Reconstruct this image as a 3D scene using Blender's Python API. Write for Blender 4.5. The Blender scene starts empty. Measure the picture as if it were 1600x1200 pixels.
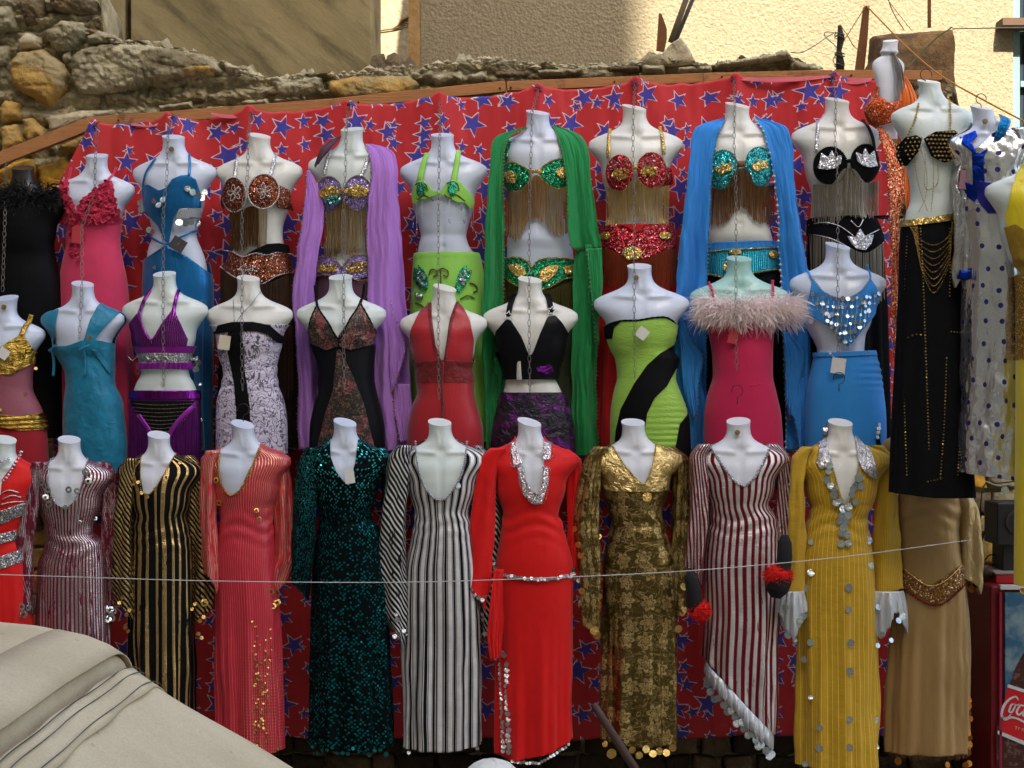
import bpy, math, random
import numpy as np
from mathutils import Vector
R = math.radians
rnd = random.Random(7)
sc = bpy.context.scene
COL = sc.collection
# ------------------------------------------------------------------ camera, sky, sun, exposure
CAMZ, CAMD = 2.1, 9.0
cam = bpy.data.cameras.new('camera'); cam.lens = 60.75; cam.sensor_width = 36; cam.clip_end = 400; cam.clip_start = .05
camo = bpy.data.objects.new('camera', cam); COL.objects.link(camo)
camo.location = (0, -CAMD, CAMZ); camo.rotation_euler = (R(90), 0, 0); sc.camera = camo
SUN_EL, SUN_AZ = 42.0, 6.0        # azimuth: degrees the sun stands to the right of straight behind the camera
w = bpy.data.worlds.new('World'); sc.world = w; w.use_nodes = True
nt = w.node_tree; bg = nt.nodes['Background']
sky = nt.nodes.new('ShaderNodeTexSky'); sky.sky_type = 'NISHITA'; sky.sun_disc = False
sky.sun_elevation = R(SUN_EL); sky.sun_rotation = R(180 - SUN_AZ); sky.dust_density = 4.0; sky.air_density = 1.0; sky.ozone_density = 0.7
bg.inputs['Strength'].default_value = 0.15
nt.links.new(sky.outputs['Color'], bg.inputs['Color'])
sl = bpy.data.lights.new('sun', 'SUN'); sl.energy = 4.8; sl.angle = R(0.5); sl.color = (1, .93, .8)
so = bpy.data.objects.new('sun', sl); COL.objects.link(so); so.location = (5, -20, 20)
d = Vector((-math.sin(R(SUN_AZ)) * math.cos(R(SUN_EL)), math.cos(R(SUN_AZ)) * math.cos(R(SUN_EL)), -math.sin(R(SUN_EL))))
so.rotation_euler = d.to_track_quat('-Z', 'Y').to_euler()
sc.view_settings.view_transform = 'Standard'; sc.view_settings.look = 'None'
sc.view_settings.exposure = 1.62; sc.view_settings.gamma = 1; sc.view_settings.use_curve_mapping = False
sc.render.engine = 'CYCLES'

# ------------------------------------------------------------------ helpers
def sc_at(Y): return 2700.0 / (CAMD + Y)          # pixels of the 1600-wide photo per metre at depth Y
def P(px, py, Y):
    s = sc_at(Y); return np.array([(px - 800) / s, Y, CAMZ + (600 - py) / s])
def lin(c):
    c = c / 255.0
    return c / 12.92 if c <= .04045 else ((c + .055) / 1.055) ** 2.4
def C(r, g, b, k=1.0): return (min(1, lin(r) * k), min(1, lin(g) * k), min(1, lin(b) * k), 1)

def _h(ix, iy, iz, s):
    n = (ix * 374761393 + iy * 668265263 + iz * 2147483647 + s * 1274126177) & 0xffffffff
    n = ((n ^ (n >> 13)) * 1274126177) & 0xffffffff
    return ((n ^ (n >> 16)) & 0xffff) / 65535.0
def vnoise(x, y, z=0.0, s=0):
    x, y, z = np.broadcast_arrays(np.asarray(x, float), np.asarray(y, float), np.asarray(z, float))
    ix, iy, iz = np.floor(x).astype(np.int64), np.floor(y).astype(np.int64), np.floor(z).astype(np.int64)
    fx, fy, fz = x - ix, y - iy, z - iz
    fx, fy, fz = [f * f * (3 - 2 * f) for f in (fx, fy, fz)]
    r = 0
    for a in (0, 1):
        for b in (0, 1):
            for c in (0, 1):
                r = r + _h(ix + a, iy + b, iz + c, s) * (fx if a else 1 - fx) * (fy if b else 1 - fy) * (fz if c else 1 - fz)
    return r * 2 - 1
def fbm(x, y, z=0.0, s=0, o=4, g=.5):
    r, a = 0, 1.0
    for i in range(o):
        r = r + a * vnoise(np.asarray(x) * 2 ** i, np.asarray(y) * 2 ** i, np.asarray(z) * 2 ** i, s + i * 17); a *= g
    return r

def worley(x, z, s=0, jit=.85):
    """cell noise in numpy: distance to the joint between cells and a random number per cell"""
    ix, iz = np.floor(x).astype(np.int64), np.floor(z).astype(np.int64); f1 = np.full(x.shape, 9.0); f2 = np.full(x.shape, 9.0); idv = np.zeros(x.shape)
    for a in (-1, 0, 1):
        for b in (-1, 0, 1):
            cx, cz = ix + a, iz + b; px = cx + .5 + (_h(cx, cz, 0, s) - .5) * jit; pz = cz + .5 + (_h(cx, cz, 7, s) - .5) * jit; d = np.sqrt((x - px) ** 2 + (z - pz) ** 2); r = _h(cx, cz, 13, s)
            n1 = d < f1; f2 = np.where(n1, f1, np.minimum(f2, d)); idv = np.where(n1, r, idv); f1 = np.where(n1, d, f1)
    return f2 - f1, idv
def mkmesh(name, V, F, mat=None, uv=None, smooth=True):
    """V (n,3), F: (m,k) array or list of tuples, uv: (n,2) per vertex"""
    me = bpy.data.meshes.new(name)
    V = np.asarray(V, np.float32)
    if isinstance(F, np.ndarray):
        m, k = F.shape
        loops = F.reshape(-1).astype(np.int32); starts = np.arange(m, dtype=np.int32) * k; tot = np.full(m, k, np.int32)
    else:
        tot = np.array([len(f) for f in F], np.int32); starts = np.concatenate([[0], np.cumsum(tot)[:-1]]).astype(np.int32)
        loops = np.array([i for f in F for i in f], np.int32)
    me.vertices.add(len(V)); me.vertices.foreach_set('co', V.reshape(-1))
    me.loops.add(len(loops)); me.loops.foreach_set('vertex_index', loops)
    me.polygons.add(len(tot)); me.polygons.foreach_set('loop_start', starts); me.polygons.foreach_set('loop_total', tot)
    if uv is not None:
        l = me.uv_layers.new(name='UVMap'); l.data.foreach_set('uv', np.asarray(uv, np.float32)[loops].reshape(-1))
    me.update(calc_edges=True); me.validate()
    me.polygons.foreach_set('use_smooth', np.full(len(me.polygons), smooth)); me.update()
    if mat: me.materials.append(mat)
    return me

def obj(name, me, parent=None, loc=None):
    o = bpy.data.objects.new(name, me); COL.objects.link(o)
    if parent is not None: o.parent = parent
    if loc is not None: o.location = loc
    return o
def tag(o, label=None, cat=None, group=None, kind=None):
    if label: o['label'] = label
    if cat: o['category'] = cat
    if group: o['group'] = group
    if kind: o['kind'] = kind
    return o
def empty(name, loc, label=None, cat=None, group=None):
    o = bpy.data.objects.new(name, None); o.empty_display_size = .1; COL.objects.link(o); o.location = tuple(float(v) for v in loc)
    return tag(o, label, cat, group)
def wloc(o):
    p = Vector((0, 0, 0))
    while o is not None: p = p + o.location; o = o.parent
    return np.array(p)

class MB:
    """collects simple shapes in world coordinates"""
    def __init__(s): s.V = []; s.F = []; s.UV = []; s.n = 0
    def add(s, V, F, uv=None):
        V = np.asarray(V, float); s.V.append(V); s.F += [tuple(int(i) + s.n for i in f) for f in F]
        s.UV.append(np.asarray(uv, float) if uv is not None else np.zeros((len(V), 2))); s.n += len(V); return s
    def box(s, c, h, rot=0.0, tilt=0.0):
        v = np.array([[x, y, z] for x in (-1, 1) for y in (-1, 1) for z in (-1, 1)], float) * np.array(h)
        if tilt: ca, sa = math.cos(tilt), math.sin(tilt); v = v @ np.array([[ca, 0, -sa], [0, 1, 0], [sa, 0, ca]])
        if rot: ca, sa = math.cos(rot), math.sin(rot); v = v @ np.array([[ca, sa, 0], [-sa, ca, 0], [0, 0, 1]])
        return s.add(v + np.array(c), [(0, 1, 3, 2), (4, 6, 7, 5), (0, 4, 5, 1), (2, 3, 7, 6), (0, 2, 6, 4), (1, 5, 7, 3)])
    def tube(s, pts, r, k=6, cap=True, closed=False):
        pts = np.asarray(pts, float); n = len(pts); r = np.broadcast_to(np.asarray(r, float), (n,))
        if closed: T = np.roll(pts, -1, 0) - np.roll(pts, 1, 0)
        else: T = np.gradient(pts, axis=0)
        T /= np.linalg.norm(T, axis=1, keepdims=True) + 1e-12
        ref = np.array([0, 1.0, 0]) if abs(T[:, 1]).mean() < .8 else np.array([1.0, 0, 0])
        A = np.cross(T, ref); A /= np.linalg.norm(A, axis=1, keepdims=True) + 1e-12; B = np.cross(T, A)
        an = np.arange(k) * 2 * math.pi / k
        V = pts[:, None] + r[:, None, None] * (np.cos(an)[None, :, None] * A[:, None] + np.sin(an)[None, :, None] * B[:, None])
        F = []
        for i in range(n if closed else n - 1):
            for j in range(k): F.append((i * k + j, i * k + (j + 1) % k, ((i + 1) % n) * k + (j + 1) % k, ((i + 1) % n) * k + j))
        if cap and not closed: F += [tuple(range(k))[::-1], tuple((n - 1) * k + j for j in range(k))]
        return s.add(V.reshape(-1, 3), F)
    def disc(s, c, nrm, r, t=.0015, k=9, hole=0.0, a0=0.0):
        nrm = np.asarray(nrm, float); nrm /= np.linalg.norm(nrm)
        A = np.cross(nrm, [0, 0, 1.0]); A = A / (np.linalg.norm(A) + 1e-9) if np.linalg.norm(A) > .1 else np.array([1.0, 0, 0]); B = np.cross(nrm, A)
        an = a0 + np.arange(k) * 2 * math.pi / k; ring = np.cos(an)[:, None] * A + np.sin(an)[:, None] * B; c = np.asarray(c, float)
        if hole:
            V = np.concatenate([c + ring * r + nrm * t, c + ring * r * hole + nrm * t * 1.6, c + ring * r * hole - nrm * t, c + ring * r - nrm * t]); F = []
            for a, b in ((0, 1), (1, 2), (2, 3), (3, 0)):
                for j in range(k): F.append((a * k + j, a * k + (j + 1) % k, b * k + (j + 1) % k, b * k + j))
            return s.add(V, F)
        V = np.concatenate([c + ring * r + nrm * t, c + ring * r - nrm * t])
        return s.add(V, [tuple(range(k)), tuple(range(k, 2 * k))[::-1]] + [(j, j + k, (j + 1) % k + k, (j + 1) % k) for j in range(k)])
    def ball(s, c, r):
        r = np.broadcast_to(np.asarray(r, float), (3,))
        v = np.array([[1, 0, 0], [-1, 0, 0], [0, 1, 0], [0, -1, 0], [0, 0, 1], [0, 0, -1]], float) * r + np.asarray(c, float)
        return s.add(v, [(0, 2, 4), (2, 1, 4), (1, 3, 4), (3, 0, 4), (2, 0, 5), (1, 2, 5), (3, 1, 5), (0, 3, 5)])
    def build(s, name, mat, parent=None, smooth=False, bevel=0.0):
        V = np.concatenate(s.V) if s.V else np.zeros((0, 3)); UV = np.concatenate(s.UV)
        if parent is not None: V = V - wloc(parent)
        o = obj(name, mkmesh(name, V, s.F, mat, UV, smooth), parent)
        if parent is None:
            me = o.data; c = (V.min(0) + V.max(0)) / 2; c[2] = V[:, 2].min(); o.location = tuple(float(t) for t in c)
            me.vertices.foreach_set('co', (V - c).astype(np.float32).reshape(-1)); me.update()
        if bevel:
            b = o.modifiers.new('bevel', 'BEVEL'); b.width = bevel; b.segments = 2; b.limit_method = 'ANGLE'
        return o

# ------------------------------------------------------------------ materials
class NT:
    def __init__(s, name):
        s.m = bpy.data.materials.new(name); s.m.use_nodes = True; s.t = s.m.node_tree; s.b = s.t.nodes['Principled BSDF']; s._tc = None
    def n(s, ty, ins=None, **kw):
        o = s.t.nodes.new('ShaderNode' + ty)
        for k, v in kw.items(): setattr(o, k, v)
        if ins:
            for k, v in ins.items(): s.put(o.inputs[k], v)
        return o
    def put(s, inp, v):
        if isinstance(v, bpy.types.NodeSocket): s.t.links.new(v, inp)
        elif isinstance(v, bpy.types.Node): s.t.links.new(v.outputs[0], inp)
        else: inp.default_value = v
    def math(s, op, a, b=0.0, c=None, clamp=False):
        o = s.t.nodes.new('ShaderNodeMath'); o.operation = op; o.use_clamp = clamp; s.put(o.inputs[0], a); s.put(o.inputs[1], b)
        if c is not None: s.put(o.inputs[2], c)
        return o.outputs[0]
    def mix(s, f, a, b, ty='MIX'):
        o = s.t.nodes.new('ShaderNodeMix'); o.data_type = 'RGBA'; o.blend_type = ty; s.put(o.inputs[0], f); s.put(o.inputs[6], a); s.put(o.inputs[7], b); return o.outputs[2]
    def tc(s, w='Object'):
        if not s._tc: s._tc = s.t.nodes.new('ShaderNodeTexCoord')
        return s._tc.outputs[w]
    def sep(s, v):
        o = s.t.nodes.new('ShaderNodeSeparateXYZ'); s.put(o.inputs[0], v); return o.outputs
    def mapv(s, v, scale=(1, 1, 1), loc=(0, 0, 0), rot=(0, 0, 0)):
        o = s.t.nodes.new('ShaderNodeMapping'); s.put(o.inputs[0], v); o.inputs['Scale'].default_value = scale; o.inputs['Location'].default_value = loc; o.inputs['Rotation'].default_value = rot; return o.outputs[0]
    def noise(s, v, scale, detail=3, rough=.55, out=0, dist=0.0):
        o = s.n('TexNoise', {'Scale': scale, 'Detail': detail, 'Roughness': rough, 'Distortion': dist}); s.put(o.inputs['Vector'], v); return o.outputs[out]
    def vor(s, v, scale, feat='F1', rand=1.0, dim='3D'):
        o = s.n('TexVoronoi', feature=feat, voronoi_dimensions=dim); o.inputs['Scale'].default_value = scale; o.inputs['Randomness'].default_value = rand; s.put(o.inputs['Vector'], v); return o
    def step(s, v, a, b):
        o = s.n('MapRange', {'From Min': a, 'From Max': b}, interpolation_type='SMOOTHSTEP'); s.put(o.inputs[0], v); return o.outputs[0]
    def bump(s, h, strength=.3, dist=.005):
        o = s.n('Bump', {'Strength': strength, 'Distance': dist}); s.put(o.inputs['Height'], h); s.t.links.new(o.outputs[0], s.b.inputs['Normal']); return o.outputs[0]
    def set(s, **kw):
        names = dict(col='Base Color', met='Metallic', rough='Roughness', alpha='Alpha', spec='Specular IOR Level', sheen='Sheen Weight', coat='Coat Weight', trans='Transmission Weight')
        for k, v in kw.items(): s.put(s.b.inputs[names[k]], v)
        return s
_mats = {}
def memo(f):
    def g(name, *a, **k):
        if name not in _mats: _mats[name] = f(name, *a, **k)
        return _mats[name]
    return g
@memo
def m_cloth(name, col, rough=.75, sheen=.3, var=.18, bump=.25, met=0.0, scale=9, thin=0.0):
    t = NT(name); o = t.tc(); n = t.noise(o, scale, 4)
    dark = tuple(c * (1 - var) for c in col[:3]) + (1,); lt = tuple(min(1, c * (1 + var)) for c in col[:3]) + (1,)
    t.set(col=t.mix(n, dark, lt), rough=rough, sheen=sheen * .5, met=met, spec=.3 if sheen else .12)
    n2 = t.noise(t.mapv(o, (1, 1, .35)), 26, 3); w_ = t.noise(o, 500, 1)
    t.bump(t.math('ADD', n2, t.math('MULTIPLY', w_, .12)), bump, .012)
    if thin:
        tr = t.n('BsdfTranslucent', {'Color': t.mix(n, dark, lt)}); mx = t.n('MixShader', {'Fac': thin}); t.t.links.new(t.b.outputs[0], mx.inputs[1]); t.t.links.new(tr.outputs[0], mx.inputs[2]); t.t.links.new(mx.outputs[0], t.t.nodes['Material Output'].inputs['Surface'])
    return t.m
@memo
def m_satin(name, col, rough=.32, met=.25, bump=.35, sc_=(1, 1, .3), var=.2):
    t = NT(name); o = t.tc(); n = t.noise(t.mapv(o, sc_), 14, 4)
    t.set(col=t.mix(n, tuple(c * (1 - var) for c in col[:3]) + (1,), tuple(min(1, c * (1 + var)) for c in col[:3]) + (1,)), rough=rough, met=met, sheen=.2)
    t.bump(t.noise(t.mapv(o, sc_), 22, 4, dist=.6), bump, .02); return t.m
@memo
def m_plastic(name, col, rough=.3):
    t = NT(name); o = t.tc(); n = t.noise(o, 5, 5, .65); n2 = t.noise(o, 60, 3)
    sm = t.step(n, .48, .78)
    rn_ = t.n('ObjectInfo').outputs['Random']; fl_ = t.step(t.noise(o, 85, 4, .7), .64, .70); yw = t.step(t.noise(o, 3.2, 3), .45, .7)
    base_ = t.mix(t.math('MULTIPLY', sm, .45), col, tuple(c * .62 for c in col[:3]) + (1,)); base_ = t.mix(t.math('MULTIPLY', yw, t.math('MULTIPLY', rn_, .35)), base_, (.66, .62, .50, 1)); base_ = t.mix(t.math('MULTIPLY', fl_, .5), base_, (.30, .26, .20, 1))
    t.set(col=base_, rough=t.math('ADD', rough, t.math('MULTIPLY', n2, .15)), coat=.25)
    t.bump(t.noise(o, 35, 3), .06, .004); return t.m
@memo
def m_sequin(name, col, col2=None, scale=190, met=.85, rough=.28, tilt=1.0, base=None, cover=1.0, spark=.12):
    """small overlapping sequins: every cell has its own tilt and shade"""
    t = NT(name); o = t.tc(); v = t.vor(o, scale, rand=.8); cc = v.outputs['Color']; col2 = col2 or tuple(c * .35 for c in col[:3]) + (1,)
    s3 = t.sep(cc); base_c = t.mix(s3[0], col2, col)
    wh = t.mix(t.step(s3[1], 1 - spark, 1 - spark + .02), base_c, tuple(min(1, c * 1.5 + .35) for c in col[:3]) + (1,))
    met_ = met
    if base is not None:
        k = t.math('MULTIPLY', t.step(v.outputs['Distance'], .55, .45), t.math('LESS_THAN', s3[2], cover)); wh = t.mix(k, base, wh); met_ = t.math('MULTIPLY', k, met)
    t.set(col=wh, met=met_, rough=rough)
    g = t.n('NewGeometry').outputs['Normal']
    vm = t.n('VectorMath', operation='SUBTRACT'); t.put(vm.inputs[0], cc); vm.inputs[1].default_value = (.5, .5, .5)
    vs = t.n('VectorMath', operation='SCALE'); t.put(vs.inputs[0], vm); vs.inputs['Scale'].default_value = tilt
    if base is not None: t.put(vs.inputs['Scale'], t.math('MULTIPLY', k, tilt))
    va = t.n('VectorMath', operation='ADD'); t.put(va.inputs[0], vs); t.put(va.inputs[1], g)
    vn = t.n('VectorMath', operation='NORMALIZE'); t.put(vn.inputs[0], va); t.t.links.new(vn.outputs[0], t.b.inputs['Normal']); return t.m
@memo
def m_stripe(name, dark, foil, n=28, duty=.5, irr=0.0, rough=.25, crinkle=.5, breakup=.0, diag=0.0, met=1.0, dmet=0.0, thin=None, phase=0.0, vs=0.0, drough=.7, fine=0):
    """foil stripes running down the cloth (UV.x once round the body)"""
    t = NT(name); u = t.sep(t.tc('UV')); o = t.tc(); x = t.math('MULTIPLY', u[0], n)
    if diag: x = t.math('ADD', x, t.math('MULTIPLY', u[1], diag))
    x = t.math('ADD', x, phase)
    if irr:
        cx = t.n('CombineXYZ', {'X': t.math('MULTIPLY', x, .45)}); x = t.math('ADD', x, t.math('MULTIPLY', t.noise(cx, 2.0, 2), irr))
    f = t.math('FRACT', x); e = .06
    tri = t.math('ABSOLUTE', t.math('SUBTRACT', f, .5)); mask = t.step(tri, duty / 2 + e, duty / 2 - e)
    if thin: f2 = t.math('ABSOLUTE', t.math('SUBTRACT', t.math('FRACT', t.math('MULTIPLY', x, thin)), .5)); mask = t.math('MULTIPLY', mask, t.step(f2, .42, .34))
    if fine: f3 = t.math('ABSOLUTE', t.math('SUBTRACT', t.math('FRACT', t.math('MULTIPLY', x, fine)), .5)); mask = t.math('MAXIMUM', mask, t.math('MULTIPLY', t.step(f3, .14, .06), .75))
    cn = t.noise(t.mapv(o, (1, 1, 5)), 30, 4, .65)
    if breakup:
        sn = t.noise(t.mapv(o, (1, 1, .16)), 60, 4, .6, dist=.15); th_ = .34 + .2 * breakup; mask = t.math('MULTIPLY', mask, t.step(sn, th_ - .05, th_ + .06))
    if vs: mask = t.math('MULTIPLY', mask, t.step(t.math('SINE', t.math('MULTIPLY', u[1], vs)), -.6, -.3))
    fc = t.mix(t.noise(o, 18, 3), tuple(c * .55 for c in foil[:3]) + (1,), foil)
    t.set(spec=t.math('ADD', .12, t.math('MULTIPLY', mask, .4))); t.set(col=t.mix(mask, dark, fc), met=t.math('ADD', t.math('MULTIPLY', mask, met - dmet), dmet), rough=t.math('ADD', drough, t.math('MULTIPLY', mask, rough - drough)))
    t.bump(t.math('ADD', t.math('MULTIPLY', cn, crinkle), t.math('MULTIPLY', mask, .1)), .6, .012); return t.m
@memo
def m_foil(name, col, rough=.22, bump=.6, scale=14, aniso=(1, 1, 1), var=.4):
    t = NT(name); o = t.mapv(t.tc(), aniso); n = t.noise(o, scale, 5, .6, dist=1.2)
    t.set(col=t.mix(n, tuple(c * (1 - var) for c in col[:3]) + (1,), col), met=1.0, rough=rough); t.bump(n, bump, .03); return t.m
@memo
def m_plain(name, col, rough=.5, met=0.0, var=.12, scale=30):
    t = NT(name); n = t.noise(t.tc(), scale, 4)
    t.set(col=t.mix(n, tuple(c * (1 - var) for c in col[:3]) + (1,), tuple(min(1, c * (1 + var)) for c in col[:3]) + (1,)), rough=rough, met=met); t.bump(n, .15, .003); return t.m

# ------------------------------------------------------------------ lofts and clipping
def pchip(x, y, xi):
    x = np.asarray(x, float); y = np.asarray(y, float); h = np.diff(x); dlt = np.diff(y) / h
    d = np.zeros_like(y)
    for i in range(1, len(x) - 1):
        if dlt[i - 1] * dlt[i] > 0:
            w1 = 2 * h[i] + h[i - 1]; w2 = h[i] + 2 * h[i - 1]; d[i] = (w1 + w2) / (w1 / dlt[i - 1] + w2 / dlt[i])
    d[0] = dlt[0]; d[-1] = dlt[-1]
    xi = np.clip(xi, x[0], x[-1]); k = np.clip(np.searchsorted(x, xi, 'right') - 1, 0, len(x) - 2)
    t = (xi - x[k]) / h[k]; t2 = t * t; t3 = t2 * t
    return (2 * t3 - 3 * t2 + 1) * y[k] + (t3 - 2 * t2 + t) * h[k] * d[k] + (-2 * t3 + 3 * t2) * y[k + 1] + (t3 - t2) * h[k] * d[k + 1]

def poly_sdf(poly, x, y):
    """signed distance, positive inside"""
    poly = np.asarray(poly, float); x = np.asarray(x, float); y = np.asarray(y, float)
    dd = np.full(x.shape, 1e18); ins = np.zeros(x.shape, bool); n = len(poly)
    for i in range(n):
        ax, ay = poly[i]; bx, by = poly[(i + 1) % n]; ex, ey = bx - ax, by - ay; L = ex * ex + ey * ey
        if L < 1e-12: continue
        t = np.clip(((x - ax) * ex + (y - ay) * ey) / L, 0, 1); dd = np.minimum(dd, (x - ax - t * ex) ** 2 + (y - ay - t * ey) ** 2)
        c = ((ay > y) != (by > y))
        with np.errstate(divide='ignore', invalid='ignore'): ins ^= c & (x < (bx - ax) * (y - ay) / (by - ay + 1e-30) + ax)
    return np.where(ins, np.sqrt(dd), -np.sqrt(dd))

def clip(A, F, g):
    """A (n,k) vertex attributes, F (m,4) quads, keep g>0 and cut through the border"""
    s = g > 0; cnt = s[F].sum(1); full = F[cnt == F.shape[1]]; part = F[(cnt > 0) & (cnt < F.shape[1])]
    faces = [tuple(f) for f in full.tolist()]; new = []; cache = {}; n0 = len(A)
    for f in part.tolist():
        out = []; m = len(f)
        for i in range(m):
            a, b = f[i], f[(i + 1) % m]
            if s[a]: out.append(a)
            if s[a] != s[b]:
                key = (a, b) if a < b else (b, a)
                if key not in cache:
                    t = g[key[0]] / (g[key[0]] - g[key[1]]); t = min(.97, max(.03, t)); cache[key] = n0 + len(new); new.append(A[key[0]] * (1 - t) + A[key[1]] * t)
                out.append(cache[key])
        if len(out) >= 3: faces.append(tuple(out))
    if new: A = np.concatenate([A, np.array(new)])
    used = np.zeros(len(A), bool)
    for f in faces: used[list(f)] = True
    idx = np.cumsum(used) - 1
    return A[used], [tuple(int(idx[i]) for i in f) for f in faces]

class Loft:
    """rows (py, xl, xr, front depth, back depth) in photo pixels; depth Y of its axis"""
    def __init__(s, rows, Y, n=2.15, skew=0.0, busts=(), bumps=None):
        r = np.array(sorted(rows), float); s.r = r; s.Y = Y; s.n = n; s.skew = skew; s.busts = list(busts); s.bumps = bumps; s.S = sc_at(Y)
        s.cx0 = (r[len(r) // 2, 1] + r[len(r) // 2, 2]) / 2
    def par(s, py):
        c = [pchip(s.r[:, 0], s.r[:, j], py) for j in (1, 2, 3, 4)]
        return (c[0] + c[1]) / 2, (c[1] - c[0]) / 2, c[2], c[3]
    def bump_at(s, x, py):
        b = np.zeros(np.broadcast(x, py).shape)
        for bx, by, Rr, a in s.busts:
            dx = (x - bx) / Rr; dy = (py - by) / Rr; dy = np.where(dy < 0, dy * .72, dy * 1.12); q = dx * dx + dy * dy
            b + a * np.exp(-(q * 1.55) ** 1.35)
        if s.bumps is not None: b = b + s.bumps(x, py)
        return b
    def surf(s, th, py, off=0.0, disp=None):
        cx, hw, df, db = s.par(py); e = 2 / s.n; c, si = np.cos(th), np.sin(th)
        pc = np.sign(c) * np.abs(c) ** e; ps = np.sign(si) * np.abs(si) ** e
        o = off + (disp(th, py) if disp is not None else 0)
        x = cx + (hw + o) * pc; dep = np.where(si < 0, df, db) + o; fy = dep * ps
        fr = np.clip(-si * 3, 0, 1); fy = fy - s.bump_at(x, py) * fr
        fy = fy - (x - s.cx0) * s.skew
        return x, fy
    def front(s, x, py, off=0.0):
        """front surface depth (px units, negative = towards camera) at photo px position"""
        cx, hw, df, db = s.par(py); t = np.clip(np.abs(x - cx) / (hw + off + 1e-6), 0, .995)
        yy = (df + off) * (1 - t ** s.n) ** (1 / s.n)
        return -(yy + s.bump_at(x, py) * np.clip(yy / (df + 1e-6) * 3, 0, 1)) - (x - s.cx0) * s.skew
    def world(s, x, py, fy):
        x, py, fy = np.broadcast_arrays(x, py, fy)
        return np.stack([(x - 800) / s.S, s.Y + fy / s.S, CAMZ + (600 - py) / s.S], -1)
    def pt(s, x, py, off=0.0):
        return s.world(np.asarray(x, float), np.asarray(py, float), s.front(np.asarray(x, float), np.asarray(py, float)) - off)
    def grid(s, y0, y1, dy=3.0, nth=88, off=0.0, disp=None):
        ny = max(3, int((y1 - y0) / dy) + 1); yy = np.linspace(y0, y1, ny)
        th = np.linspace(0, 2 * math.pi, nth + 1) + math.pi / 2     # seam at the back
        TH, PY = np.meshgrid(th, yy); x, fy = s.surf(TH, PY, off, disp); W = s.world(x, PY, fy)
        A = np.concatenate([W.reshape(-1, 3), ((TH - math.pi / 2) / (2 * math.pi)).reshape(-1, 1), W[..., 2].reshape(-1, 1), x.reshape(-1, 1), PY.reshape(-1, 1), np.sin(TH).reshape(-1, 1)], 1)
        i = np.arange(ny - 1)[:, None] * (nth + 1) + np.arange(nth)[None, :]
        F = np.stack([i, i + nth + 1, i + nth + 2, i + 1], -1).reshape(-1, 4)
        return A, F
def solid(o, t, off=0.0):
    m = o.modifiers.new('thickness', 'SOLIDIFY'); m.thickness = t; m.offset = off; return o
# ------------------------------------------------------------------ mannequins and what they wear
T_H = [(0, 18, 16, 17), (10, 17.3, 15.5, 17), (19, 18.5, 16, 18), (26, 22, 17, 19), (32, 29, 18, 20), (37, 39, 19, 21), (42, 52, 20, 22), (47, 62, 21, 24), (53, 68, 23, 26), (60, 68.5, 26, 28),
       (67, 64.5, 29, 29), (75, 58, 31, 30), (83, 52.5, 32, 30), (92, 49.5, 33, 30), (102, 48.5, 33, 29), (114, 45.5, 32, 28), (126, 41, 30, 26), (138, 37.8, 29, 25), (148, 37.3, 28, 25),
       (158, 40, 29, 27), (170, 45, 31, 30), (184, 50, 33, 33), (200, 53, 34, 35), (222, 54.5, 34, 36), (250, 55, 33, 36), (280, 54, 32, 34)]
WHITE = {'blue': (.62, .70, .84, 1), 'cool': (.70, .74, .80, 1), 'green': (.68, .77, .74, 1), 'cream': (.75, .76, .70, 1), 'mint': (.36, .64, .58, 1), 'black': (.006, .006, .006, 1)}
GOLD = C(214, 160, 50); SILVER = (.80, .82, .85, 1); BLACK = (.004, .004, .005, 1)
def jag(poly, a, step=5.0, seed=0):
    """uneven hem: resample an outline and shift it a little"""
    out = []; n = len(poly); r = random.Random(seed)
    for i in range(n):
        a_, b_ = np.array(poly[i], float), np.array(poly[(i + 1) % n], float); m = max(1, int(np.linalg.norm(b_ - a_) / step))
        for j in range(m): out.append(tuple(a_ + (b_ - a_) * j / m + np.array([r.uniform(-a, a), r.uniform(-a, a)])))
    return out
def curve(pts, step=2.0):
    """smooth curve through photo points"""
    pts = np.asarray(pts, float); 
    if len(pts) == 2: t = np.array([0, 1.0])
    else: t = np.concatenate([[0], np.cumsum(np.linalg.norm(np.diff(pts, axis=0), axis=1))]); t /= t[-1]
    L = np.linalg.norm(np.diff(pts, axis=0), axis=1).sum(); n = max(3, int(L / step) + 1); ti = np.linspace(0, 1, n)
    if len(pts) == 2: return pts[0] + (pts[1] - pts[0]) * ti[:, None]
    return np.stack([catmull(t, pts[:, j], ti) for j in (0, 1)], 1)
def catmull(x, y, xi):
    h = np.diff(x); m = np.gradient(y, x); k = np.clip(np.searchsorted(x, xi, 'right') - 1, 0, len(x) - 2)
    t = (xi - x[k]) / h[k]; t2 = t * t; t3 = t2 * t
    return (2 * t3 - 3 * t2 + 1) * y[k] + (t3 - 2 * t2 + t) * h[k] * m[k] + (-2 * t3 + 3 * t2) * y[k + 1] + (t3 - t2) * h[k] * m[k + 1]
def ell(cx, cy, rx, ry, rot=0, n=28, a0=0, a1=360):
    rot = R(rot); out = []
    for i in range(n + (0 if a1 - a0 == 360 else 1)):
        a = R(a0 + (a1 - a0) * i / n); x, y = rx * math.cos(a), ry * math.sin(a)
        out.append((cx + x * math.cos(rot) - y * math.sin(rot), cy + x * math.sin(rot) + y * math.cos(rot)))
    return out

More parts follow.
